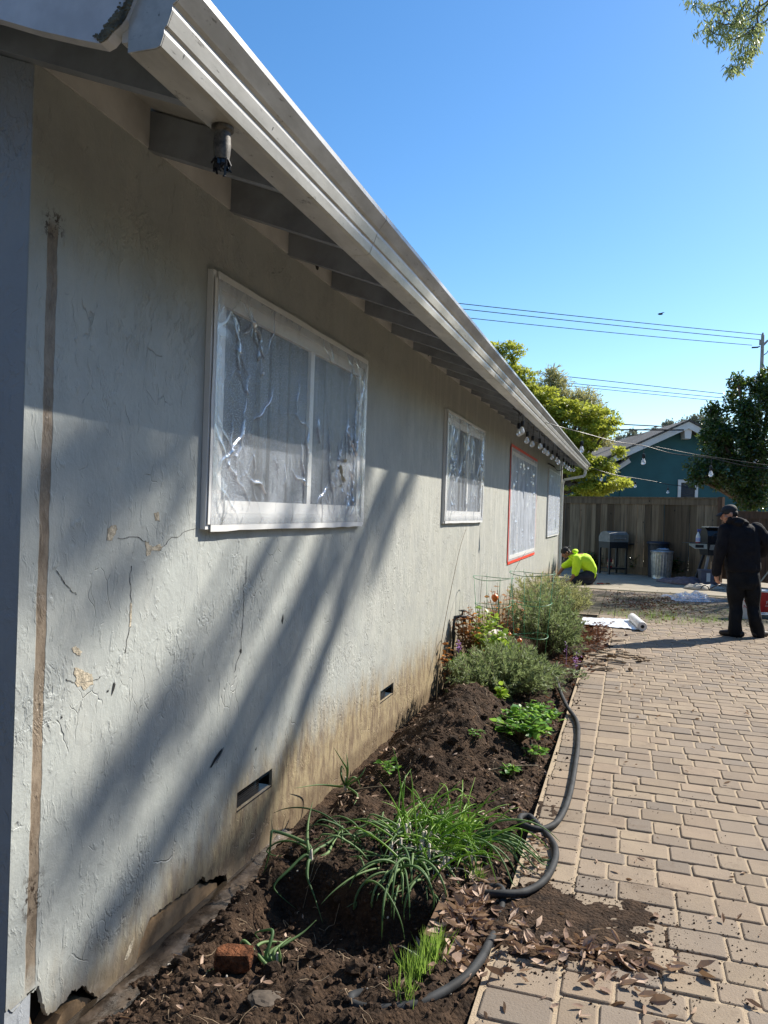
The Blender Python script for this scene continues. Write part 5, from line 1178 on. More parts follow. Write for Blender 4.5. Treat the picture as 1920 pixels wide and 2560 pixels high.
tree('citrus_tree', 'dense dark glossy-leaved tree above the fence at the right', (mc.x+.2, mc.y+.3, 0), .16, [bl(1830, 1120, 21.5, .75, .8, .62, 1.2), bl(1880, 1020, 21.5, .65, .8, .65, 1.2), bl(1795, 1085, 21.3, .42, .5, .42, .7), bl(1765, 1175, 21.2, .50, .5, .38, .8), bl(1850, 1200, 21.2, .72, .7, .42, 1.1), bl(1930, 960, 21.5, .55, .7, .45, .8), bl(1905, 1130, 21.2, .9, .8, .9, 1.4), bl(1740, 1195, 21, .24, .3, .18, .22), bl(1845, 955, 21.3, .16, .2, .18, .12), bl(1780, 1028, 21.3, .16, .2, .14, .12), bl(1880, 1250, 21, .5, .5, .25, .5), bl(2000, 1050, 21.8, 1, 1, 1.1, 1.4)], 34000, .105, 'citrus', branch_n=160, clump=26, cr=.20)
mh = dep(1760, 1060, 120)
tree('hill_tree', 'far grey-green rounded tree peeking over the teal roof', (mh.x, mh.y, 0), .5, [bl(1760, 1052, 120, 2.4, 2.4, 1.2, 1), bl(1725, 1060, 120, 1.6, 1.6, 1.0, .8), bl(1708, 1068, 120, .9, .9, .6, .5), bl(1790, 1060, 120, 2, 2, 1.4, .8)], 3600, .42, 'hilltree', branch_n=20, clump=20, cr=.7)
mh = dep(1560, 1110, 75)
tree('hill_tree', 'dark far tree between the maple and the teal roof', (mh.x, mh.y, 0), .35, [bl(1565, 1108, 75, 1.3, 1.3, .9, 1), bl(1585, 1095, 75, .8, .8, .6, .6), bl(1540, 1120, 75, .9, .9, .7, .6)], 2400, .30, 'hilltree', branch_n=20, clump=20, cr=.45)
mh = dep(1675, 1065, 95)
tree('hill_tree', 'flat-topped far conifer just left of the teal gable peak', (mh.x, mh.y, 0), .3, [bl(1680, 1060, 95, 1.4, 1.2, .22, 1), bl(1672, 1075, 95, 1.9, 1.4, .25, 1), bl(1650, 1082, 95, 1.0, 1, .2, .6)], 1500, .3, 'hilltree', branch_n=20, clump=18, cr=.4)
# big willow outside the right edge: its tips hang in at the top right and its limbs streak the wall with shade
def shw(y, z, t): return Vector((XW+t, y+SUNV.y*t, z+SUNV.z*t))   # a point of the crown that shades the wall at (y, z)
WB = Vector((8.2, 7.2, 0)); WT = Vector((7.9, 7.6, 8.5)); HUB = shw(1.0, 2.7, 8.6)
wil = thing('willow_tree', WB, 'tall willow whose drooping leafy tips hang into the top right sky', 'tree')
st = MB(); st.tube(catmull([WB, WB.lerp(WT, .4)+Vector((.15, .1, 0)), WT, HUB], 5), [.34-.012*i for i in range(16)], 12)
L1 = [HUB, shw(3.0, 3.4, 8.2), shw(5.5, 4.4, 7.6)]
st.tube(catmull(L1, 6), [.15-.008*i for i in range(13)], 9)
Ps, Ws, S = [], [], []
def tuft(p, n, r, size, dirn=None, dr=.5):
    for _ in range(n):
        o = Vector(randdirs(1)[0]); q = p+o*r*random.random()**.5; w_ = Vector(randdirs(1)[0])*.7+Vector((0, 0, -dr)); 
        if dirn: w_ += dirn
        Ps.append(q); Ws.append(w_.normalized()); S.append(size*rnd(.6, 1.3))
streaks = [((2.95, .95), (1.95, .25), .05, 8, .08), ((3.9, .95), (2.6, -.02), .045, 6, .08), ((2.45, .75), (1.85, .35), .03, 4, .07),   # ends of each soft shadow on the wall (y, z), limb radius, leafiness
    ((2.72, 1.95), (1.75, 1.22), .075, 12, .09), ((2.35, 1.95), (1.72, 1.50), .055, 10, .08), ((2.55, 1.52), (1.80, .98), .03, 4, .06),
    ((4.30, 1.42), (2.95, .08), .065, 8, .08), ((4.95, 1.55), (3.25, -.15), .08, 12, .09), ((3.75, 1.45), (2.90, .76), .03, 4, .06), ((3.15, .62), (2.05, .02), .055, 10, .08),
    ((3.45, .10), (2.1, -.2), .05, 8, .08), ((6.0, 1.88), (4.55, .80), .05, 10, .09), ((5.5, 1.80), (4.9, 1.25), .035, 6, .08), ((2.9, 1.02), (2.2, .58), .018, 2, .05)]
for i, (a, b, r, nl, sp) in enumerate(streaks):
    for q_ in range(5):      # a spray of thin leafy branches for each band of shade
        ja, jb = (a[0]+rnd(-1, 1)*r*1.5, a[1]+rnd(-1, 1)*r*1.5), (b[0]+rnd(-1, 1)*r*1.9, b[1]+rnd(-1, 1)*r*1.9)
        t0 = rnd(8.6, 10.0); t1 = rnd(8.0, 9.6); f0, f1 = rnd(-.15, .15), rnd(.6, 1.05)
        A, B_ = shw(ja[0], ja[1], t0), shw(ja[0]+(jb[0]-ja[0])*f1, ja[1]+(jb[1]-ja[1])*f1, t1); up = shw(a[0]+.9, a[1]+1.1, t0+.25)
        P = catmull([HUB if i % 2 else L1[1], up, A, A.lerp(B_, .35)+Vector((0, rnd(-.06, .06), rnd(-.06, .06))), A.lerp(B_, .7)+Vector((0, rnd(-.06, .06), rnd(-.06, .06))), B_], 6); m = len(P)
        st.tube(P, [r*(.62-.38*k/(m-1)) for k in range(m)], 5)
        for k in range(12, m): tuft(P[k], int(nl*.48), sp*1.7, .10)
# soft leafy masses that shade the upper near corner and the base, plus the shaded patch of far paving
for (y, z, t, n, r) in [(1.95, 1.7, 8.2, 190, .24), (2.3, 1.78, 8.4, 80, .22), (1.82, 1.40, 8.0, 40, .16), (4.4, 1.25, 8.3, 110, .26), (3.3, -.12, 7.8, 130, .24), (2.75, -.05, 7.8, 40, .16), (5.3, 1.5, 8.4, 50, .25)]: tuft(shw(y, z, t), n, r, .085)
def gsh(x, y, t): return Vector((x+t, y+SUNV.y*t, SUNV.z*t))
# crown above
for k in range(230):
    d = Vector(randdirs(1)[0]); p = Vector((6.4+d.x*2.0, 11.0+d.y*3.0, 15.6+abs(d.z)*2.6)); tuft(p, 36, .5, .13)
    if k % 2 == 0: st.tube(catmull([random.choice(L1[:2]), Vector((6.8, 11, 14.2)).lerp(p, .6), p], 3), [.06-.007*i for i in range(7)], 4, cap=False)
# visible tips, top right of the picture
L2 = catmull([L1[1], Vector((4.8, 13.2, 12.2)), dep(1960, -160, 13.2), dep(1990, 20, 12.6)], 5); st.tube(L2, [.10-.0045*i for i in range(16)], 7)
ZW = lambda x, y, D=12.4: dep(1680+x*.14467, y*.14467, D)
tw = [[(1900, -300), (1659, 10), (1500, 120), (1400, 200), (1230, 270), (1080, 280)], [(1900, 0), (1659, 330), (1550, 410), (1440, 450), (1300, 500), (1200, 480)], [(1900, -200), (1620, 110), (1500, 220), (1350, 330), (1190, 375)], [(1560, -200), (1480, 280), (1500, 470), (1520, 580), (1490, 730), (1430, 850), (1330, 1010), (1180, 1150), (1090, 1165), (1040, 1130)], [(1540, 430), (1500, 520), (1420, 620), (1330, 640)], [(1490, 720), (1400, 820), (1260, 940)], [(1470, 400), (1400, 490), (1240, 610), (1070, 680), (1000, 650)], [(1420, -150), (1300, 40), (1200, 150), (1090, 400), (1000, 540), (880, 605), (750, 590), (670, 530), (590, 420)], [(1100, -200), (930, 10), (800, 30), (700, 80), (600, 100), (500, 50), (440, -30)], [(1240, 130), (1100, 390), (970, 415), (860, 420), (740, 340)], [(1000, 170), (900, 230), (870, 170), (770, 110)], [(1430, 840), (1350, 930), (1250, 950)]]
for q in tw:
    P = catmull([ZW(x, y, 12.4+.35*math.sin(x*.01+y*.007)) for x, y in q], 5); st.tube(P, [.016*(1-.65*k/len(P)) for k in range(len(P))], 5)
    for k in range(3, len(P)):
        for _ in range(5): tuft(P[k]+Vector((rnd(-.06, .06), rnd(-.06, .06), rnd(-.10, .05))), 1, .02, .115, None, .8)
    tuft(P[-1], 26, .16, .11, None, .9)
for (x, y, n, r) in [(600, 340, 30, .14), (430, 540, 14, .10), (1130, 900, 60, .15), (1030, 1180, 36, .13), (1330, 750, 34, .13), (950, 680, 30, .13), (820, 770, 12, .09), (1060, 60, 70, .22), (1350, 120, 60, .22), (260, 20, 16, .1), (340, 110, 12, .08), (580, 620, 24, .12), (1050, 500, 44, .16), (760, 460, 26, .13), (1250, 560, 34, .14), (980, 1280, 4, .04)]: tuft(ZW(x, y), n, r, .115, None, .9)
U, V, W = frames(np.array(Ws)); mb = MB(); T = ([(0, 0, 0), (.11, .03, .4), (-.11, .03, .4), (0, -.08, 1)], [(0, 1, 2), (1, 3, 2)]); mb.inst(T[0], T[1], np.array(Ps), U, V, W, S)
obj('crown', mb, 'willow', wil, norm=False); obj('trunk', st, 'bark', wil, smooth=True, norm=False)
# the tree that shades the far paving, outside the right edge
B0_ = Vector((6.9, 22.4, 0)); yt = thing('shade_tree', B0_, 'leafy tree right of the picture that shades the far paving', 'tree')
st = MB(); BT = Vector((6.2, 20.9, 4.4)); st.tube(catmull([B0_, B0_.lerp(BT, .5), BT], 5), [.22-.011*i for i in range(11)], 10); Ps, Ws, S = [], [], []
for k in range(230):
    x, y = rnd(-.75, 2.3), rnd(12.55, 16.5)
    if y > 15.6 and x > .9 and random.random() < .75: continue
    if y < 12.9 and random.random() < .5: continue
    p = gsh(x, y, rnd(4.6, 6.2)); tuft(p, 58, .30, .10)
    if k % 3 == 0: st.tube(catmull([BT, BT.lerp(p, .55)+Vector((0, 0, .1)), p], 4), [.035-.0028*i for i in range(9)], 4, cap=False)
U, V, W = frames(np.array(Ws)); mb = MB(); mb.inst(T[0], T[1], np.array(Ps), U, V, W, S); obj('crown', mb, 'willow', yt, norm=False); obj('trunk', st, 'bark', yt, smooth=True, norm=False)
# ------------------------------------------------------------------ pole and wires
pt = dep(1907, 838, 49); pb = Vector((pt.x, pt.y, 0))
pole = thing('utility_pole', pb, 'grey wooden utility pole rising behind the dark tree', 'utility pole')
mb = MB(); mb.tube([pb, Vector((pt.x, pt.y, pt.z))], [.17, .10], 12); obj('post', mb, 'pole', pole, smooth=True, auto=40)
mb = MB(); mb.tube([Vector((pt.x, pt.y, pt.z)), pt+Vector((0, 0, .16))], [.07, .05], 8); obj('pin', mb, 'pole', pole)
mb = MB(); mb.bar(pt+Vector((-.05, 0, -.75)), pt+Vector((.32, .1, -.32)), .10, .12); obj('arm', mb, 'pole', pole)
mb = MB(); mb.bar(pt+Vector((-.14, 0, -.62)), pt+Vector((-.14, 0, -.28)), .10, .12, (0, 1, 0)); obj('bracket', mb, 'pole', pole)
mb = MB(); mb.tube([pt+Vector((-.14, 0, -.70)), pt+Vector((-.28, 0, -.76)), pt+Vector((-.62, 0, -.77))], [.03, .05, .05], 8); obj('insulator', mb, 'wire', pole, smooth=True)
mb = MB(); a = pt+Vector((.12, 0, -1.25)); mb.tube([a, a+Vector((.15, 0, .12)), a+Vector((.3, 0, .4)), a+Vector((.38, 0, .35)), a+Vector((.30, 0, -.25)), a+Vector((.38, 0, -.5)), a+Vector((.5, 0, -.4))], .03, 6); obj('switch_bracket', mb, 'wire', pole, smooth=True)
def wire(a, b, D0, D1, r, label, sag=.0, group='overhead power lines'):
    A, B_ = dep(*a, D0), dep(*b, D1); e = (A-B_)*.5*0; P = []
    for k in range(17): t = k/16; P.append(A.lerp(B_, t)-Vector((0, 0, sag*4*t*(1-t))))
    mb = MB(); mb.tube(P, r, 5); tag(obj('power_line', mb, 'wire', smooth=True), label, 'power line', group)
wire((1000, 742), (1907, 837), 40, 49, .022, 'highest overhead wire, reaching the tip of the utility pole', .05)
wire((1000, 755), (1899, 849), 40, 49, .022, 'second overhead wire, just under the topmost one', .05)
wire((1000, 776), (1880, 863), 41, 49, .02, 'overhead wire that ends at the pole insulator', .08)
wire((1240, 922), (1840, 988), 44, 47, .02, 'upper of the thin wires crossing above the olive-toned tree')
wire((1290, 945), (1840, 998), 44, 47, .018, 'middle thin wire above the pale tree')
wire((1330, 955), (1840, 1007), 44, 47, .016, 'lowest of the three thin parallel wires above the pale tree')
wire((1480, 1057), (1680, 1067), 30, 38, .026, 'thick cable passing just above the maple to the teal roof')
wire((1480, 1074), (1709, 1075), 30, HD-.2, .03, 'thick cable ending on the teal gable board')
wire((1505, 1092), (1665, 1063), 33, 39, .012, 'faint thin wire rising right between the two thick cables')
wire((1500, 1103), (1700, 1071), 33, 37, .012, 'faint wire rising right under the lower thick cable')
bp = dep(1651, 785, 30); mb = MB(); mb.ball(bp, (.10, .04, .04), 8, 6); mb.add([bp+Vector((.02, 0, .02)), bp+Vector((-.06, .0, .02)), bp+Vector((-.10, .16, .06)), bp+Vector((-.02, .17, .05))], [(0, 1, 2, 3)]); mb.add([bp+Vector((.02, 0, .02)), bp+Vector((-.06, .0, .02)), bp+Vector((.10, -.16, .03)), bp+Vector((.16, -.13, .02))], [(0, 3, 2, 1)])
tag(obj('bird', mb, 'wire', norm=False), 'tiny dark bird flying in the clear sky', 'bird')
# ------------------------------------------------------------------ string lights
def bulb(root, top, L_=.06, s=1.0, tilt=(0, 0)):
    p = Vector(top); ax = Vector((tilt[0], tilt[1], -1)).normalized(); e = p+ax*L_
    mb = MB(); mb.tube([p, p+ax*L_*.5, e], .0035, 5); mb.lathe([(.005, 0), (.017*s, .004), (.019*s, .02), (.019*s, .058), (.016*s, .066), (.014*s, .068)], e, 10, axis=ax)
    so_ = obj('socket', mb, 'black', root, smooth=True, auto=40)
    mb = MB(); prof = [(.012*s, .066), (.018*s, .085), (.027*s, .108), (.029*s, .122), (.025*s, .138), (.014*s, .149), (.003*s, .152)]
    mb.lathe(prof, e, 12, axis=ax); obj('bulb', mb, 'bulb', so_, smooth=True)
def strand(P, bulbs, label, r=.005, k=8):
    root = thing('string_lights', P[0], label, 'string lights'); mb = MB(); Q = catmull(P, k); mb.tube(Q, r, 6); obj('cord', mb, 'black', root, smooth=True)
    return root
Z6 = lambda x, y: (1050+x*.2411, 1000+y*.2411)
bb = [(1015, 385, 0), (1065, 365, 1), (1117, 460, 0), (1172, 495, 0), (1230, 515, 0), (1285, 560, 0), (1323, 583, 0), (1380, 623, 0), (1420, 645, 0), (1445, 675, 1), (1485, 690, 0), (1518, 715, 0), (1542, 733, 1), (1565, 750, 0), (1588, 748, 0)]
tops = [onp(*Z6(x, y), 0, -1.20 if not k else -1.13) + Vector((0, 0, .275)) for x, y, k in bb]
P = [tops[0]+Vector((-.05, -.1, .03))]
for i, t in enumerate(tops):
    P.append(t); 
    if i < len(tops)-1: P.append(t.lerp(tops[i+1], .5)-Vector((0, 0, .05)))
r_ = strand(P, tops, 'string lights bunched in a row under the far eave', .006, 4)
for t in tops: bulb(r_, t-Vector((0, 0, .003)), .115, 1.08, (rnd(-.08, .08), rnd(-.08, .08)))
A = tops[0]+Vector((.02, .05, .02))
a = [Vector((-1.13, 8.95, 2.665))] + [dep(1220+x*.2532, 840+y*.2532, D) for x, y, D in [(670, 885, 9.6), (930, 955, 9.8), (1250, 1040, 10.2), (1540, 1085, 10.4)]] + [dep(1640+x*.208, 800+y*.208, D) for x, y, D in [(200, 1605, 10.5), (660, 1660, 10.5), (900, 1715, 10.4), (1150, 1765, 10.3), (1500, 1790, 10.1)]]
r_ = strand(a, [], 'string light cord running right from the eave with three hanging bulbs', .0055)
for p in (dep(1220+930*.2532, 840+955*.2532, 9.8), dep(1220+1540*.2532, 840+1085*.2532, 10.4), dep(1640+665*.208, 800+1660*.208, 10.5)): bulb(r_, p-Vector((0, 0, .004)), .10, 1.05)
a2 = [dep(1640+x*.208, 800+y*.208, D) for x, y, D in [(-60, 1510, 10.7), (440, 1610, 10.9), (800, 1665, 10.9), (1346, 1745, 10.8), (1600, 1770, 10.8)]]
mb = MB(); mb.tube(catmull(a2, 5), .004, 5); tag(obj('cable', mb, 'black', smooth=True), 'second thin cable beside the near string light cord', 'cable')
a = [Vector((-1.15, 17.6, 2.70))] + [dep(1220+x*.2532, 840+y*.2532, D) for x, y, D in [(940, 1270, 18.5), (1120, 1335, 18.6), (1290, 1380, 18.8), (1455, 1405, 19), (1659, 1440, 19.2)]] + [dep(1640+x*.208, 800+y*.208, 19.4) for x, y in [(145, 1975), (300, 1995), (480, 2035)]]
r_ = strand(a, [], 'far lower string light cord with three small bulbs by the maple', .009)
for p in (a[2], a[4], a[6]): bulb(r_, p-Vector((0, 0, .004)), .08, 1.25)
mb = MB(); a = [onp(*Z6(1335, 660), 0, XW+.02), onp(*Z6(1390, 690), 0, -1.45), onp(*Z6(1430, 735), 0, -1.4), onp(*Z6(1500, 705), 0, -1.2)]; mb.tube(catmull(a, 5), .008, 6); mb.tube([a[0], a[1]], [.02, .016], 8); tag(obj('plug_cable', mb, 'black', smooth=True), 'black plug and cable drooping from the wall under the far eave', 'cable')
# ------------------------------------------------------------------ people
def grow(name, mb, mat, parent, voxel, sm=3, disp=None, loc=None):
    me = bpy.data.meshes.new(name); off = wloc(parent) if parent else Vector(loc)
    me.from_pydata((np.array(mb.v)-np.array(off)).tolist(), [], mb.f); fixn(me)
    t = bpy.data.objects.new('tmp', me); COL.objects.link(t)
    r = t.modifiers.new('r', 'REMESH'); r.mode = 'VOXEL'; r.voxel_size = voxel
    s_ = t.modifiers.new('s', 'SMOOTH'); s_.iterations = sm; s_.factor = .5
    dg = bpy.context.evaluated_depsgraph_get(); m2 = bpy.data.meshes.new_from_object(t.evaluated_get(dg)); m2.name = name
    bpy.data.objects.remove(t); bpy.data.meshes.remove(me)
    if disp:
        for v in m2.vertices: v.co += v.normal*disp(v.co+off)
    m2.polygons.foreach_set('use_smooth', [True]*len(m2.polygons)); m2.materials.clear(); m2.materials.append(MAT[mat])
    o = bpy.data.objects.new(name, m2); COL.objects.link(o)
    if parent: o.parent = parent
    else: o.location = off
    return o
def capsule(mb, pts, rs, n=14, k=5):
    P = catmull(pts, k); m = len(P)
    R_ = [rs[min(len(rs)-2, int(i/k))]*(1-(i/k-min(len(rs)-2, int(i/k)))) + rs[min(len(rs)-1, int(i/k)+1)]*(i/k-min(len(rs)-2, int(i/k))) for i in range(m)]
    mb.tube(P, R_, n); mb.ball(P[0], R_[0], 12, 8); mb.ball(P[-1], R_[-1], 12, 8)
def loft(mb, rings, n=22):     # rings: centre, half-width axis, half-depth axis
    o = len(mb.v)
    for c, a, b in rings:
        for k in range(n):
            t = 2*math.pi*k/n; ct, st_ = math.cos(t), math.sin(t); e = .82
            mb.v.append(tuple(c + a*math.copysign(abs(ct)**e, ct) + b*math.copysign(abs(st_)**e, st_)))
    for i in range(len(rings)-1):
        for k in range(n): a = o+i*n+k; b = o+i*n+(k+1) % n; mb.f.append((a, b, b+n, a+n))
    mb.f.append(tuple(o+k for k in range(n))[::-1]); mb.f.append(tuple(o+(len(rings)-1)*n+k for k in range(n)))
def head(mb, c, fw, up, s=1.0):
    fw = fw.normalized(); rt = fw.cross(up).normalized(); u = rt.cross(fw)
    R = Matrix((rt, fw, u)).transposed(); T = lambda x, y, z: c + R @ Vector((x, y, z))*s
    mb.ball(T(0, -.012, .025), (.076*s, .096*s, .092*s), 18, 12, R); mb.ball(T(0, .020, -.035), (.060*s, .072*s, .078*s), 16, 10, R)
    mb.ball(T(0, .058, -.085), (.034*s, .034*s, .030*s), 12, 8, R)                    # chin
    mb.tube([T(0, .088, .012), T(0, .104, -.015), T(0, .112, -.032)], [.010*s, .014*s, .017*s], 10); mb.ball(T(0, .106, -.034), .017*s, 10, 8)
    mb.ball(T(0, .084, -.060), (.026*s, .014*s, .007*s), 12, 8, R); mb.ball(T(0, .082, -.072), (.023*s, .014*s, .008*s), 12, 8, R)     # lips
    for sx in (-1, 1):
        mb.ball(T(sx*.033, .080, .020), (.024*s, .014*s, .008*s), 10, 8, R); mb.ball(T(sx*.034, .076, .003), (.014*s, .010*s, .009*s), 10, 8, R)
        mb.ball(T(sx*.050, .060, -.028), (.022*s, .024*s, .022*s), 10, 8, R)
        mb.ball(T(sx*.078, -.010, -.008), (.011*s, .020*s, .032*s), 10, 8, R); mb.ball(T(sx*.076, -.006, -.034), (.009*s, .012*s, .012*s), 8, 6, R)
    return T, R
def hand(mb, wr, dirn, palm_n, side, curl=.35, s=1.0):     # palm, four bent fingers of unequal length, thumb from the side
    d = dirn.normalized(); pn = (palm_n - d*palm_n.dot(d)).normalized(); sd = d.cross(pn)*side
    mb.ball(wr+d*.048*s, (.040*s, .050*s, .017*s), 12, 8, Matrix((sd, d, pn)).transposed())
    for i, (o, L_, r) in enumerate([(.029, .078, .0088), (.010, .088, .0092), (-.010, .082, .0088), (-.028, .064, .0076)]):
        p = wr+d*(.086-.004*abs(i-1))*s+sd*o*s; q = [wr+d*.05*s+sd*o*.9*s, p]; a = curl*(.8+.15*i)
        for k, f in enumerate((.42, .32, .26)):
            p = p+(d*math.cos(a)+pn*math.sin(a))*L_*f*s; q.append(p); a += curl*1.1
        mb.tube(q, [r*s, r*s*1.05, r*s, r*s*.92, r*s*.75], 8); mb.ball(q[-1], r*s*.75, 8, 6)
    q = [wr+d*.020*s+sd*.022*s, wr+d*.048*s+sd*.050*s+pn*.008*s, wr+d*.078*s+sd*.060*s+pn*.018*s, wr+d*.10*s+sd*.058*s+pn*.026*s]
    mb.tube(q, [.013*s, .0115*s, .0098*s, .008*s], 8); mb.ball(q[-1], .008*s, 8, 6)
# --- the standing man
MD = 10.17
def MP(x, y, f=0.0): return dep(x, y, MD+f)
F_, R_, U_ = _f0, _r0, _up
man = thing('person', (onp(1864, 1592, 2, 0).x, onp(1864, 1592, 2, 0).y, 0), 'standing man in black hoodie and cap seen from behind, head turned left', 'person')
hc = MP(1823, 1285, .03); hf = (-R_*.92+F_*.22-U_*.30).normalized(); hu = (U_*.97-R_*.22+F_*.05).normalized()
b = MB(); Th, Rh = head(b, hc, hf, hu, .98)
nk = MP(1842, 1305, .02); ch = MP(1853, 1345, .0); pv = MP(1858, 1428, .0)
capsule(b, [nk+U_*-.02, hc-hu*.05-hf*.02], [.062, .060])
loft(b, [(pv, R_*.15, F_*.10), (MP(1856, 1395), R_*.15, F_*.10), (ch, R_*.17, F_*.11), (MP(1849, 1315), R_*.15, F_*.08), (nk, R_*.06, F_*.06)])
LSh, LE, LW = MP(1812, 1327, .0), MP(1800, 1380, .0), MP(1791.5, 1434, .05)
RSh, RE, RW = MP(1892, 1325, .0), MP(1916, 1356, .0), MP(1900, 1383, .12)
capsule(b, [LSh, LE, LW], [.055, .045, .029]); capsule(b, [RSh, RE, RW], [.055, .045, .029])
hand(b, LW, (-U_*1+R_*.10+F_*.1), (R_*.9+F_*.2), 1 if False else -1, .42, 1.0); hand(b, RW, (-R_*.8-U_*.4+F_*.2), (-F_), 1, .6, 1.0)
LH, LK, LA = MP(1842, 1440), MP(1839, 1512, .03), onp(1838, 1592, 2, 0)+U_*.09
RH, RK, RA = MP(1874, 1440), MP(1882, 1512, .03), onp(1896, 1593, 2, 0)+U_*.09
capsule(b, [LH, LK, LA], [.09, .06, .042]); capsule(b, [RH, RK, RA], [.09, .06, .042])
grow('body', b, 'skin', man, .0062, 2)
def folds(am, fq, zs=1.0): return lambda p: am*(mnoise.noise(Vector((p.x*fq, p.y*fq, p.z*fq*zs)))*1.0+.5*abs(mnoise.noise(Vector((p.x*fq*2.3+5, p.y*fq*2.3, p.z*fq*1.7*zs)))))
h = MB()
loft(h, [(MP(1857, 1428), R_*.215, F_*.15), (MP(1857, 1420), R_*.222, F_*.16), (MP(1856, 1395), R_*.212, F_*.155), (MP(1855, 1365), R_*.215, F_*.155), (ch, R_*.225, F_*.155), (MP(1853, 1328), R_*.225, F_*.135), (MP(1851, 1317), R_*.195, F_*.12), (MP(1848, 1308), R_*.12, F_*.09), (MP(1845, 1303), R_*.09, F_*.08)])
capsule(h, [LSh+R_*.015, LE, LW+U_*.02], [.092, .077, .056]); capsule(h, [RSh-R_*.01, RE, RW+R_*.02], [.092, .078, .056])
for a, r in [((MP(1820, 1305, .04)), .042), (MP(1835, 1300, -.06), .05), (MP(1850, 1302, -.085), .052), (MP(1864, 1307, -.06), .045), (MP(1846, 1308, -.10), .055)]: h.ball(a, (r*1.2, r, r*.7), 12, 8)
capsule(h, [MP(1817, 1307, .08), MP(1822, 1304, -.02), MP(1840, 1299, -.08), MP(1860, 1303, -.05), MP(1862, 1305, .04)], [.030, .034, .036, .034, .028])
grow('hoodie', h, 'hoodie', man, .011, 2, folds(.019, 8, .8))
p_ = MB()
loft(p_, [(MP(1857, 1418), R_*.20, F_*.14), (MP(1858, 1435), R_*.208, F_*.15), (MP(1858, 1455), R_*.20, F_*.15), (MP(1858, 1472), R_*.17, F_*.13)])
capsule(p_, [LH+U_*-.03-R_*.02, MP(1839, 1475), LK, MP(1838, 1550), LA-U_*.045], [.110, .106, .086, .078, .082]); capsule(p_, [RH+U_*-.03+R_*.02, MP(1880, 1475), RK, MP(1888, 1550), RA-U_*.045], [.110, .106, .086, .078, .082])
grow('trousers', p_, 'pants', man, .011, 2, folds(.019, 8, .75))
s_ = MB()
for A, tx in ((LA, -R_*.75+F_*.5), (RA, R_*.75+F_*.45)):
    t = tx.normalized(); g0 = Vector((A.x, A.y, .0))
    capsule(s_, [g0-t*.07+U_*.045, g0+t*.06+U_*.045, g0+t*.17+U_*.036], [.046, .047, .036]); s_.ball(g0+U_*.09, (.05, .05, .06), 12, 8)
sh_ = grow('shoe', s_, 'shoe', man, .009, 2)
sh_.data.transform(Matrix.Identity(4))
c_ = MB()
c_.ball(Th(0, -.012, .045), (.083, .104, .080), 20, 14, Rh)
cp = grow('cap', c_, 'cap', man, .006, 2)
br = MB()
for k in range(15):
    a = -.75+1.5*k/14
    for r, z in ((.088, .050), (.125, .044), (.172, .026+.02*abs(a)*-.6)): br.v.append(tuple(Th(math.sin(a)*r*.88, math.cos(a)*r, z-.035*abs(math.sin(a))**2)))
for k in range(14):
    for j in range(2): q = k*3+j; br.f.append((q, q+1, q+4, q+3))
bo = obj('brim', br, 'cap', cp, smooth=True, loc=wloc(man)); bo.location = (0, 0, 0); bo.modifiers.new('thickness', 'SOLIDIFY').thickness = .004
hb = MB(); hb.ball(Th(0, -.045, -.005), (.078, .066, .062), 16, 10, Rh); grow('hair', hb, 'hair', man, .007, 1)
bd = MB(); bd.ball(Th(0, .045, -.082), (.040, .040, .030), 14, 8, Rh); [bd.ball(Th(sx*.052, .018, -.062), (.014, .036, .034), 12, 8, Rh) for sx in (-1, 1)]; grow('beard', bd, 'hair', man, .007, 1)
# --- the kneeling man
KD = 17.35
def KP(x, y, f=0.0): return dep(x, y, KD+f)
kn = thing('person', (onp(1450, 1460, 2, 0).x, onp(1450, 1460, 2, 0).y, 0), 'kneeling worker in neon yellow shirt and dark cap scraping the wall base', 'person')
hc = KP(1414, 1381, -.02); hf = (-R_*.80-U_*.60-F_*.12).normalized(); hu = (U_*.75-R_*.62).normalized()
b = MB(); Tk, Rk = head(b, hc, hf, hu, 1.0)
capsule(b, [KP(1431, 1386), hc-hf*.02-hu*.03], [.065, .058])
loft(b, [(KP(1476, 1430), U_*.13, F_*.16), (KP(1463, 1405), (U_+R_*.6).normalized()*.13, F_*.17), (KP(1445, 1390), (U_*.6+R_).normalized()*.13, F_*.18), (KP(1433, 1387), R_*.07+U_*.02, F_*.10)])
fs, ns = .17, -.17     # far and near shoulders
capsule(b, [KP(1432, 1398, fs), KP(1414, 1412, fs+.02), KP(1396, 1436, fs)], [.055, .045, .03]); hand(b, KP(1395, 1437, fs), (-R_*.8-U_*.6), (-U_+R_*.5), 1, .5, 1.0)
capsule(b, [KP(1440, 1398, ns), KP(1437, 1430, ns-.02), KP(1427, 1452, ns)], [.055, .045, .03]); hand(b, KP(1426, 1451, ns), (-R_*.95-U_*.30), (-U_), -1, .12, 1.0)
for f in (.12, -.12):
    capsule(b, [KP(1475, 1432, f), KP(1430, 1449, f), KP(1478, 1456, f)], [.085, .06, .045])
grow('body', b, 'skin2', kn, .008, 2)
s_ = MB()
loft(s_, [(KP(1484, 1436), (U_+R_*.25).normalized()*.16, F_*.20), (KP(1476, 1420), (U_+R_*.45).normalized()*.165, F_*.215), (KP(1463, 1403), (U_+R_*.75).normalized()*.165, F_*.225), (KP(1448, 1394), (U_*.75+R_).normalized()*.165, F_*.23), (KP(1436, 1389), (U_*.35+R_).normalized()*.12, F_*.19), (KP(1430, 1386), (U_*.35+R_).normalized()*.07, F_*.09)])
capsule(s_, [KP(1436, 1397, fs), KP(1424, 1408, fs+.01), KP(1411, 1414, fs)], [.095, .085, .068]); capsule(s_, [KP(1443, 1398, ns), KP(1441, 1418, ns-.02), KP(1438, 1433, ns)], [.10, .092, .078])
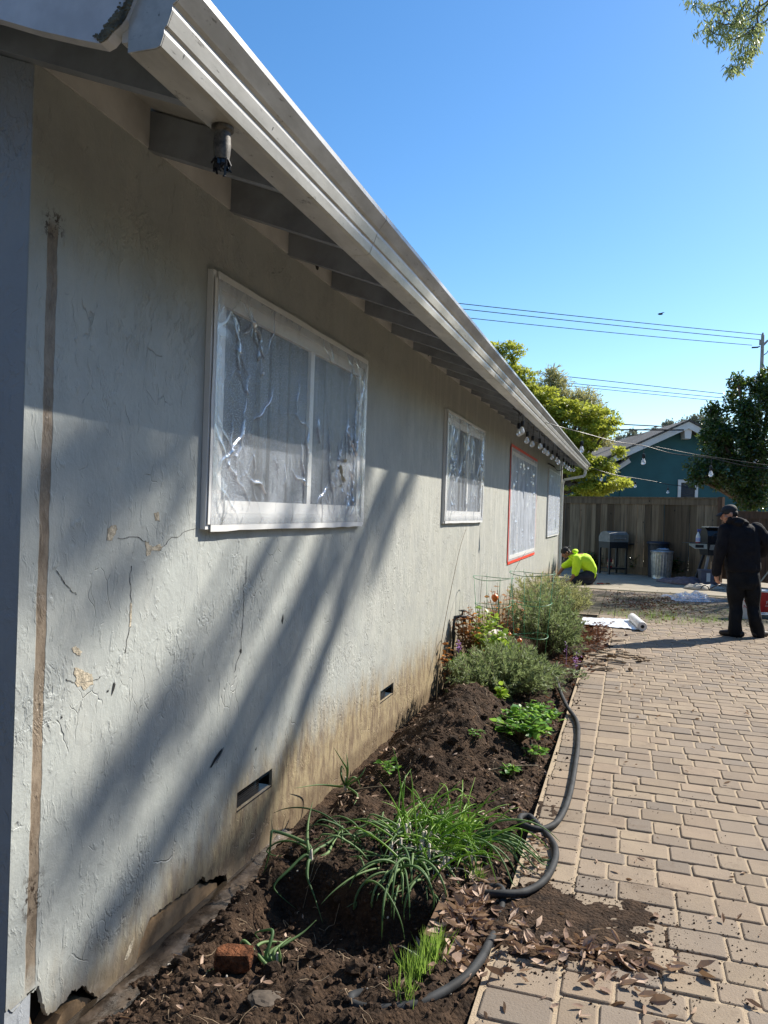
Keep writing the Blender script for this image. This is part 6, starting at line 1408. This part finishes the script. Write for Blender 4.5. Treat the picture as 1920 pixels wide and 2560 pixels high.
s_.ball(KP(1438, 1378, .0), (.07, .10, .05), 12, 8)
grow('shirt', s_, 'neon', kn, .013, 2, folds(.02, 7))
p_ = MB()
loft(p_, [(KP(1478, 1428), U_*.14, F_*.18), (KP(1480, 1440), U_*.14, F_*.20), (KP(1474, 1447), U_*.10, F_*.20)])
for f in (.13, -.13): capsule(p_, [KP(1474, 1438, f), KP(1446, 1444, f), KP(1432, 1450, f)], [.125, .10, .085]); capsule(p_, [KP(1432, 1451, f), KP(1456, 1454, f), KP(1476, 1454, f)], [.075, .075, .065])
grow('trousers', p_, 'jeans', kn, .013, 2, folds(.01, 9))
s_ = MB()
for f in (.13, -.13): capsule(s_, [KP(1478, 1455, f), KP(1485, 1447, f), KP(1489, 1436, f)], [.046, .048, .04])
grow('shoe', s_, 'shoe', kn, .01, 2)
c_ = MB(); c_.ball(Tk(0, -.012, .04), (.084, .106, .084), 18, 12, Rk); cp = grow('cap', c_, 'cap', kn, .008, 2)
br = MB(); br.ball(Tk(0, -.125, .055), (.060, .055, .014), 12, 8, Rk); bo = obj('brim', br, 'cap', cp, smooth=True, loc=wloc(kn)); bo.location = (0, 0, 0)
hb = MB(); hb.ball(Tk(0, -.035, -.01), (.079, .075, .066), 16, 10, Rk); grow('hair', hb, 'hair', kn, .009, 1)
# scraper in his far hand, tools beside his knee
mb = MB(); a = KP(1393, 1440, fs-.03); mb.bar(a+R_*.09+U_*.035, a-R_*.02, .03, .022); mb.bar(a-R_*.02, a-R_*.11-U_*.01, .06, .003); tag(obj('scraper', mb, 'galv'), 'flat metal scraper held against the wall by the kneeling worker', 'scraper')
def gtool(x, y, L_, wd, ang, m1, m2, name, label, cat):
    p = onp(x, y, 2, .012); d = R_*math.cos(ang)+F_*math.sin(ang); root = thing(name, p, label, cat)
    mb = MB(); mb.bar(p, p+d*L_*.5, wd*.5, .02); obj('handle', mb, m1, root); mb = MB(); mb.hexa([p+d*L_*.5+F_*(-wd*.3), p+d*L_+F_*(-wd*.5), p+d*L_+F_*(wd*.5), p+d*L_*.5+F_*(wd*.3)]+[q+U_*.022 for q in (p+d*L_*.5+F_*(-wd*.3), p+d*L_+F_*(-wd*.5), p+d*L_+F_*(wd*.5), p+d*L_*.5+F_*(wd*.3))]); obj('blade', mb, m2, root)
gtool(1492, 1459, .14, .06, .05, 'redpaint', 'redpaint', 'scrub_brush', 'small red-handled brush on the slab beside the kneeling worker', 'brush')
gtool(1505, 1459, .17, .09, -.1, 'stick', 'board', 'paint_brush', 'brown brush lying on the slab right of the red brush', 'brush')
# ------------------------------------------------------------------ grills, bins and clutter by the fence
def frame_at(p, yaw): return Matrix.Translation(p) @ Matrix.Rotation(yaw+TH, 4, 'Z')
def xf(mb, M): mb.v = [tuple(M @ Vector(v)) for v in mb.v]; return mb
def part(name, mb, M, mat, root, **k): return obj(name, xf(mb, M), mat, root, **k)
# barrel-lid charcoal grill on a square cart
gp = dep(1531, 1434, 20.75); gp.z = 0; M = frame_at(gp, rad(24))
g = thing('charcoal_grill', gp, 'black charcoal grill with curved lid on a square cart', 'grill')
w2, d2 = .31, .22
for sx in (-1, 1):
    for sy in (-1, 1): mb = MB(); mb.box((sx*(w2-.03)-.025, sy*(d2-.03)-.025, 0), (sx*(w2-.03)+.025, sy*(d2-.03)+.025, .74)); part('leg', mb, M, 'steelblk', g)
mb = MB(); mb.hexa([(-w2, -d2, .70), (w2, -d2, .70), (w2, d2, .70), (-w2, d2, .70), (-w2, -d2, .86), (w2, -d2, .86), (w2, d2, .86), (-w2, d2, .86)]); part('firebox', mb, M, 'steelblk', g)
pr_ = [(-d2-.004, .865), (d2, .865), (d2, 1.0), (.16, 1.10), (.05, 1.145), (-.06, 1.15), (-.15, 1.12), (-d2-.004, 1.065)]
mb = MB(); o = [(-w2-.004, y, z) for y, z in pr_]+[(w2+.004, y, z) for y, z in pr_]; mb.add(o, [tuple(range(8))[::-1], tuple(range(8, 16))]+[(i, (i+1) % 8, 8+(i+1) % 8, 8+i) for i in range(8)]); part('lid', mb, M, simple('grill_lid', (.20, .20, .19), .45, .2, 10, .1, .002, 40), g)
mb = MB(); mb.tube([(-.18, -d2-.05, .955), (.18, -d2-.05, .955)], .012, 8); [mb.tube([(x, -d2-.05, .955), (x, -d2, .955)], .008, 6) for x in (-.16, .16)]; part('handle', mb, M, 'galv', g)
mb = MB(); mb.box((w2+.006, -.17, .80), (w2+.30, .17, .83)); mb.box((w2+.27, -.17, .83), (w2+.30, .17, .85)); part('side_shelf', mb, M, 'steelblk', g)
mb = MB(); mb.tube([(w2+.33, -.1, .80), (w2+.33, .1, .80)], .012, 8); mb.box((w2+.30, -.1, .79), (w2+.335, -.08, .81)); part('shelf_rail', mb, M, 'steelblk', g)
mb = MB(); mb.box((-w2+.06, -d2+.05, .15), (w2-.06, d2-.05, .17)); mb.box((-w2+.06, -d2+.015, .13), (w2-.06, -d2+.045, .17)); part('lower_shelf', mb, M, 'steelblk', g)
mb = MB(); mb.lathe([(.03, 0), (.03, .004)], (0, 0, 1.155), 12); part('lid_vent', mb, M, 'dark', g)
ep = M @ Vector((-.17, -.08, .172)); fx = thing('fire_extinguisher', ep, 'small red fire extinguisher standing on the charcoal grill shelf', 'fire extinguisher')
mb = MB(); mb.lathe([(.055, 0), (.062, .01), (.062, .20), (.05, .235), (.025, .26), (.022, .28)], ep, 16); obj('cylinder', mb, 'redpaint', fx, smooth=True, auto=50)
mb = MB(); mb.box(ep+Vector((-.012, -.05, .285)), ep+Vector((.012, .03, .30))); mb.box(ep+Vector((-.01, -.05, .31)), ep+Vector((.01, .04, .32))); mb.box(ep+Vector((-.012, -.012, .278)), ep+Vector((.012, .012, .31))); obj('lever', mb, 'black', fx)
mb = MB(); mb.lathe([(.0635, .06), (.0635, .15)], ep, 16); obj('label', mb, simple('pale_label', (.55, .42, .22), .6, .3, 40, 0), fx, smooth=True, auto=50)
# ribbed galvanised can and the dark bin behind it
cpn = dep(1653, 1443, 19.5); cpn.z = 0
can = thing('trash_can', cpn, 'ribbed galvanised steel trash can with a cloth on its lid', 'trash can')
fl = lambda k, z: 1+.022*(1 if (k % 4) < 2 else -1)*(1 if .12 < z < .60 else 0)
mb = MB(); mb.lathe([(.235, 0), (.24, .012), (.235, .02), (.237, .11), (.240, .125), (.262, .59), (.262, .605), (.266, .66), (.272, .665), (.272, .68), (.266, .69)], cpn, 88, flute=fl); obj('body', mb, 'galv', can, smooth=True, auto=35)
mb = MB(); mb.lathe([(.280, .672), (.284, .70), (.27, .715), (.16, .735), (.02, .745)], cpn, 40); obj('lid', mb, 'galv', can, smooth=True, auto=50)
mb = MB(); q = cpn+Vector((-.06, -.255, .56)); mb.tube([q+Vector((.055*math.cos(a), -.02, .045*math.sin(a))) for a in [math.pi*k/8 for k in range(17)]], .006, 6); obj('handle', mb, 'galv', can, smooth=True)
mb = lump(cpn+Vector((.03, -.05, .755)), (.14, .10, .03), 8, 3, .35, 2.5); tag(obj('rag', mb, simple('blue_rag', (.30, .36, .45), .9, .2, 10, .3, .01, 20), smooth=True), 'pale blue rag folded on the trash can lid', 'rag')
bp_ = dep(1643, 1420, 20.1); bp_.z = 0
bn = thing('plastic_bin', bp_, 'dark blue plastic bin mostly hidden behind the steel trash can', 'bin')
mb = MB(); mb.lathe([(.22, 0), (.25, .84), (.275, .85), (.275, .875)], bp_, 26); obj('body', mb, simple('navy_plastic', (.012, .018, .032), .5, .2, 8, 0), bn, smooth=True, auto=40)
mb = MB(); mb.lathe([(.285, .876), (.285, .90), (.25, .925), (.02, .935)], bp_, 26); obj('lid', mb, simple('navy_lid', (.02, .03, .05), .4, .2, 8, 0), bn, smooth=True, auto=40)
# pellet grill partly hidden by the man
qp = dep(1797, 1458, 18.35); qp.z = 0; M = frame_at(qp, rad(3))
q2 = thing('pellet_grill', qp, 'black barrel grill with round thermometer and silver side shelf', 'grill')
hw = .43
pr_ = [(-.26, .99), (.26, .99), (.26, 1.18), (.17, 1.32), (.04, 1.37), (-.10, 1.355), (-.21, 1.28), (-.26, 1.16)]
mb = MB(); o = [(-hw, y, z) for y, z in pr_]+[(hw, y, z) for y, z in pr_]; mb.add(o, [tuple(range(8))[::-1], tuple(range(8, 16))]+[(i, (i+1) % 8, 8+(i+1) % 8, 8+i) for i in range(8)]); part('lid', mb, M, simple('enamel', (.012, .012, .016), .3, .2, 10, 0), q2)
mb = MB(); mb.box((-hw-.003, -.275, 1.355), (hw+.003, .06, 1.378)); part('lid_trim', mb, M, 'galv', q2)
mb = MB(); mb.hexa([(-hw+.04, -.2, .70), (hw-.04, -.2, .70), (hw-.04, .2, .70), (-hw+.04, .2, .70), (-hw, -.26, .975), (hw, -.26, .975), (hw, .26, .975), (-hw, .26, .975)]); part('firebox', mb, M, 'steelblk', q2)
mb = MB(); mb.hexa([(-hw+.05, -.264, .83), (.05, -.264, .83), (.05, -.25, .83), (-hw+.05, -.25, .83), (-hw+.06, -.29, .955), (.05, -.29, .955), (.05, -.27, .955), (-hw+.06, -.27, .955)]); part('grease_tray', mb, M, 'galv', q2)
mb = MB(); mb.lathe([(.045, 0), (.045, .012)], (-.12, -.262, 1.11), 20, axis=(0, -1, 0)); dl = part('thermometer', mb, M, 'galv', q2)
mb = MB(); mb.lathe([(.036, 0), (.036, .002)], (-.12, -.2765, 1.11), 20, axis=(0, -1, 0)); part('dial', mb, M, simple('dial', (.45, .55, .62), .3, .1, 8, 0), dl)
mb = MB(); mb.tube([(-.34, -.275, 1.10), (-.33, -.285, 1.17), (-.27, -.28, 1.22), (-.05, -.27, 1.235), (.2, -.27, 1.235)], .012, 8); part('handle', mb, M, 'steelblk', q2, smooth=True)
for sx in (-1, 1):
    mb = MB(); mb.bar((sx*(hw-.10), -.12, .71), (sx*(hw+.08), -.20, 0), .05, .05, (0, 1, 0)); part('leg', mb, M, 'pole', q2); mb = MB(); mb.bar((sx*(hw-.10), .12, .71), (sx*(hw+.08), .20, 0), .05, .05, (0, 1, 0)); part('leg', mb, M, 'steelblk', q2)
mb = MB(); mb.poly([(-.86, .97), (-hw-.004, .97), (-hw-.004, .85), (-.72, .85), (-.86, .93)], [], lambda x, z, t: (x, -.25+t, z), .02); part('shelf_front', mb, M, simple('silver_panel', (.52, .54, .47), .35, .08, 6, 0, metal=.3), q2)
mb = MB(); mb.box((-.86, -.255, .972), (-hw-.004, .16, .985)); part('side_shelf', mb, M, 'steelblk', q2)
mb = MB(); mb.box((-.72, -.254, .875), (-.52, -.2515, .945)); part('display', mb, M, 'dark', q2)
sp = M @ Vector((-.60, -.12, .986)); sb = thing('spray_bottle', sp, 'white spray bottle with blue trigger on the silver side shelf', 'bottle')
mb = MB(); mb.lathe([(.048, .0), (.052, .01), (.052, .14), (.046, .17), (.024, .225), (.017, .24), (.017, .255)], sp, 16); obj('body', mb, 'bucketw', sb, smooth=True, auto=60)
mb = MB(); mb.lathe([(.0525, .05), (.0525, .12)], sp, 16); obj('label', mb, simple('violet_print', (.42, .45, .68), .5, .3, 60, 0), sb, smooth=True, auto=50)
mb = MB(); mb.lathe([(.02, .255), (.021, .285)], sp, 10); mb.box(sp+Vector((-.025, -.02, .285)), sp+Vector((.05, .02, .325))); mb.box(sp+Vector((.05, -.008, .30)), sp+Vector((.072, .008, .32))); mb.bar(sp+Vector((.04, 0, .285)), sp+Vector((.052, 0, .23)), .012, .01); obj('trigger', mb, simple('blue_trigger', (.05, .07, .25), .4, .1, 8, 0), sb)
mb = MB(); mb.lathe([(.055, -.001), (.055, .022), (.053, .022)], sp, 16); obj('base', mb, 'redpaint', sb, smooth=True, auto=50)
tp = dep(1765, 1445, 18.0); tp.z = 0; M = frame_at(tp, rad(-4)); tb = thing('storage_tub', tp, 'grey plastic tub with white label behind the drop cloths', 'tub')
mb = MB(); mb.hexa([(-.13, -.1, 0), (.13, -.1, 0), (.13, .1, 0), (-.13, .1, 0), (-.155, -.12, .34), (.155, -.12, .34), (.155, .12, .34), (-.155, .12, .34)]); part('body', mb, M, 'tub', tb)
mb = MB(); mb.box((-.17, -.135, .341), (.17, .135, .375)); part('rim', mb, M, 'tub', tb); mb = MB(); mb.box((-.03, -.126, .10), (.055, -.118, .30)); part('label', mb, M, 'bucketw', tb)
def cloth(name, label, pts, D, wid, h, seed, mat, dpt):     # a heap of crumpled fabric along a line of photo points
    P = catmull([onp(x, y, 2, 0) for x, y in pts], 10); m = len(P); mb = MB(); n = 16
    for i, p in enumerate(P):
        t = i/(m-1); e = math.sin(math.pi*min(1, max(0, t)))**.5; d = (P[min(i+1, m-1)]-P[max(i-1, 0)]).normalized(); sd = Vector((-d.y, d.x, 0))
        for k in range(n+1):
            u = k/n*2-1; z = h*e*max(0, 1-u*u)**.7*(.55+.9*abs(mnoise.noise(Vector((p.x*3+seed, p.y*3+u*1.4, seed))))) + .05*e*abs(mnoise.noise(Vector((p.x*10, u*4+seed, 1))))*(1-u*u)
            mb.v.append(tuple(p + sd*u*dpt*(.7+.5*mnoise.noise(Vector((t*5, seed, u))))*(.3+.7*e) + Vector((0, 0, z+.004))))
    for i in range(m-1):
        for k in range(n): a = i*(n+1)+k; mb.f.append((a, a+1, a+n+2, a+n+1))
    o = obj(name, mb, mat, smooth=True, norm=False); o.modifiers.new('thickness', 'SOLIDIFY').thickness = .004; return o
tag(cloth('drop_cloth', '', [(1650, 1452), (1685, 1458), (1720, 1462), (1755, 1460), (1800, 1464)], 0, 0, .17, 3, 'cloth', .32), 'mauve drop cloth crumpled along the slab below the trash can', 'cloth')
tag(cloth('drop_cloth', '', [(1712, 1470), (1740, 1474), (1765, 1475), (1806, 1473)], 0, 0, .13, 7, 'canvas', .17), 'pale canvas drop cloth bunched in front of the mauve one', 'cloth')
rp = onp(1762, 1476, 2, .03); mb = MB(); mb.tube([rp+R_*(.085*math.cos(a))+U_*(.02+.085*math.sin(a)) for a in [math.pi*k/10 for k in range(11)]], .012, 8); mb.tube([rp+R_*.085+U_*.02, rp+R_*.20+U_*.09, rp+R_*.33+U_*.14], .012, 8); tag(obj('paint_roller', mb, 'black', smooth=True), 'black wire roller frame lying on the pale canvas cloth', 'roller')
# crumpled clear plastic, the flat sheet and the roll
mb = MB(); nx_, ny_ = 60, 34; c0 = onp(1738, 1500, 2, 0)
for j in range(ny_+1):
    for i in range(nx_+1):
        u, v = i/nx_*2-1, j/ny_*2-1; e = max(0, 1-abs(u+.1)**3)*max(0, 1-v*v); p = c0 + R_*u*.56+F_*v*.42*(1-.5*max(0, u))
        rgd = abs(mnoise.noise(Vector((u*2.4, v*1.9, 4))))*1.3+.22*abs(mnoise.noise(Vector((u*6, v*5, 9)))); z = e*(.22*(1-.8*smoothstep(.0, .55, u))*(.25+1.0*rgd))+.008+.01*rgd
        mb.v.append((p.x+.03*mnoise.noise(Vector((u*5, v*5, 1))), p.y, z))
for j in range(ny_):
    for i in range(nx_): a = j*(nx_+1)+i; mb.f.append((a, a+1, a+nx_+2, a+nx_+1))
tag(obj('crumpled_plastic', mb, 'film2', smooth=True, norm=False), 'crumpled clear plastic heap on the shaded paving', 'plastic sheet')
mb = MB(); nx_, ny_ = 40, 16; qd = [onp(1452, 1562, 2, 0), onp(1600, 1577, 2, 0), onp(1572, 1551, 2, 0), onp(1456, 1545, 2, 0)]
for j in range(ny_+1):
    for i in range(nx_+1):
        u, v = i/nx_, j/ny_; p = qd[0].lerp(qd[1], u).lerp(qd[3].lerp(qd[2], u), v); mb.v.append((p.x+.015*mnoise.noise(Vector((u*9, v*4, 0))), p.y+.03*mnoise.noise(Vector((u*6, 7, 0))), .012+.022*abs(mnoise.noise(Vector((u*8, v*3, 2))))))
for j in range(ny_):
    for i in range(nx_): a = j*(nx_+1)+i; mb.f.append((a, a+1, a+nx_+2, a+nx_+1))
tag(obj('plastic_sheet', mb, simple('white_sheeting', (.74, .77, .82), .3, .06, 8, .25, .01, 14), smooth=True, norm=False), 'flat white plastic sheet unrolled over the paving', 'plastic sheet')
ra_, rb_ = onp(1606, 1578, 2, 0), onp(1580, 1554, 2, 0); ax = (rb_-ra_).normalized(); ra_.z = .066
rl = thing('plastic_roll', ra_, 'thick white roll of plastic film on the paving', 'plastic roll')
mb = MB(); L_ = (rb_-ra_).length; ra0 = Vector((ra_.x, ra_.y, .062)); mb.lathe([(.024, 0), (.060, .0), (.062, .004), (.062, L_-.004), (.060, L_), (.024, L_)], ra0, 28, axis=Vector((ax.x, ax.y, 0))); obj('film', mb, 'bucketw', rl, smooth=True, auto=40)
mb = MB(); mb.lathe([(.0235, -.004), (.0235, L_+.004)], ra0, 20, axis=Vector((ax.x, ax.y, 0))); obj('core', mb, 'dark', rl)
# buckets and pole behind the man
def bucket(name, p, r, h_, mat, lid, label):
    root = thing(name, p, label, 'bucket'); mb = MB(); mb.lathe([(r*.88, 0), (r*.9, .01), (r*.97, h_*.82), (r*1.02, h_*.83), (r*1.02, h_*.86), (r*.98, h_*.87), (r, h_*.97)], p, 30); obj('body', mb, mat, root, smooth=True, auto=40)
    mb = MB(); mb.lathe([(r*1.04, h_*.93), (r*1.05, h_*.99), (r*1.0, h_), (r*.9, h_*.985), (.01, h_*.985)], p, 30); obj('lid', mb, lid, root, smooth=True, auto=40); return root
p1 = onp(1914, 1530, 2, 0); b1 = bucket('paint_bucket', p1, .15, .37, 'redpaint', 'bucketw', 'red paint bucket with white lid and white lettering beside the man')
p2 = onp(1860, 1545, 2, 0); b2 = bucket('paint_bucket', p2, .14, .36, 'bucketw', 'bucketw', "white bucket with red markings seen between the standing man's legs")
def text_on(txt, size, p, root, mat, r, h_, ang=0):
    cu = bpy.data.curves.new('lettering', 'FONT'); cu.body = txt; cu.size = size; cu.extrude = .0006; cu.align_x = 'CENTER'
    t = bpy.data.objects.new('tmp', cu); COL.objects.link(t); dg = bpy.context.evaluated_depsgraph_get(); me = bpy.data.meshes.new_from_object(t.evaluated_get(dg)); bpy.data.objects.remove(t)
    to_cam = Vector((-p.x, -p.y, 0)).normalized(); rt = Vector((-to_cam.y, to_cam.x, 0))
    for v in me.vertices:
        a = v.co.x/r+ang; v.co = (to_cam*math.cos(a)+rt*math.sin(a))*(r+.002+v.co.z) + Vector((0, 0, h_+v.co.y))
    me.materials.clear(); me.materials.append(MAT[mat]); o = bpy.data.objects.new('lettering', me); COL.objects.link(o); o.parent = root
text_on('F', .075, p1, b1, 'bucketw', .146, .15, .15); text_on('INT', .035, p1, b1, 'bucketw', .143, .105, .15)
text_on('N', .075, p2, b2, 'redpaint', .136, .17, .1); text_on('V', .075, p2, b2, 'redpaint', .136, .245, .1)
tr = onp(1910, 1545, 2, .0); mb = MB(); M = frame_at(tr, rad(10)); mb.hexa([(-.16, -.12, 0), (.2, -.12, 0), (.2, .12, 0), (-.16, .12, 0), (-.19, -.15, .07), (.23, -.15, .07), (.23, .15, .07), (-.19, .15, .07)]); tag(obj('paint_tray', xf(mb, M), simple('tray', (.16, .22, .26), .4, .3, 10, .1, .002, 40)), 'grey-blue paint tray on the ground under the red bucket', 'tray')
mb = MB(); a = dep(1893, 1466, 14.6); b_ = dep(1960, 1378, 15.4); a0 = a-(b_-a)*((a.z-.013)/(b_.z-a.z)); mb.tube([a0, a, b_], .014, 8); tag(obj('broom_handle', mb, 'stick', smooth=True), 'pale wooden pole slanting up behind the standing man', 'pole')
for (x, y, D, n, r, h_, l) in [(1690, 1440, 20.0, 60, .42, .85, 'dark shrub in shade between the steel can and the silver shelf'), (1600, 1436, 20.9, 44, .36, .75, 'dark shrub in shade between the charcoal grill and the steel can'), (1480, 1430, 21.8, 40, .42, .7, 'dark low shrub by the fence left of the charcoal grill')]:
    p = dep(x, y, D); p.z = 0; weed('shade_shrub', l, p, n*2, r, h_, .085, 'citrus', cat='shrub')
# ------------------------------------------------------------------ unseen fence, house and trees added right and behind to block sky light
A3 = Vector((6.0, -6, 0)); fen3 = thing('wood_fence', A3, 'tall board fence along the right side of the yard', 'fence')
fence_run(fen3, A3, Vector((0, 1, 0)), Vector((-1, 0, 0)), 24.5, 1.9, .05, 'fence')  # out of view, added to hold back low sky light
# two-storey house added behind the camera to keep sky light off the gable
NB = thing('grey_house', (-3, -6.2, 0), 'dark slate two-storey house behind the camera, facing the gable wall', 'house')
mb = MB(); mb.box((-11, -12, 0), (4.5, -6.2, 5.6)); obj('wall', mb, simple('slate_siding', (.07, .075, .09), .8, .15, 3, .2, .006, 20, world=True), NB)
mb = MB(); mb.hexa([(-11.5, -12.5, 5.62), (5, -12.5, 5.62), (5, -5.7, 5.62), (-11.5, -5.7, 5.62), (-11.5, -9.2, 7.6), (5, -9.2, 7.6), (5, -9.0, 7.6), (-11.5, -9.0, 7.6)]); obj('roof', mb, 'shingle', NB)
for x in (-7, -3, 1):
    mb = MB(); mb.box((x-.6, -6.199, 1.0), (x+.6, -6.15, 2.3)); w__ = obj('window', mb, 'white', NB); mb = MB(); mb.box((x-.53, -6.149, 1.07), (x+.53, -6.145, 2.23)); obj('pane', mb, 'glass', w__)
tr_m = 'citrus'
for i, (x, y, h_, r) in enumerate([(9.0, -3, 6.4, 2.2), (9.2, 1.5, 6.6, 2.3), (9.0, 5.4, 6.5, 2.2), (9.3, 10.5, 6.6, 2.3), (9.4, 15, 6.4, 2.2), (10.2, 20, 6.6, 2.2), (7.5, -9, 5.5, 2.4), (-9.5, -2.5, 5.5, 1.8), (-9.8, 1.0, 6, 1.8)]):
    tree('yard_tree', ['dark leafy tree beyond the right fence, near its camera end', 'broad dark tree beyond the right fence, second along', 'broad dark tree beyond the right fence, third along', 'broad dark tree beyond the right fence, fourth along', 'broad dark tree beyond the right fence, fifth along', 'broad dark tree beyond the right fence, last along', 'dark tree behind the camera at the end of the right fence', 'dark tree left of the slate house', 'dark tree beyond the gable end of the grey house'][i],
         (x, y, 0), .18, [(x, y, h_*.62, r*.8, r*1.1, h_*.36, 1), (x, y-1.1, h_*.36, r*.7, r*.8, h_*.33, .8), (x, y+1.1, h_*.36, r*.7, r*.8, h_*.33, .8)], 3000, .42, tr_m, group='trees around the yard', branch_n=8, clump=20, cr=.6)  # out of view, added to cut sky light on the walls
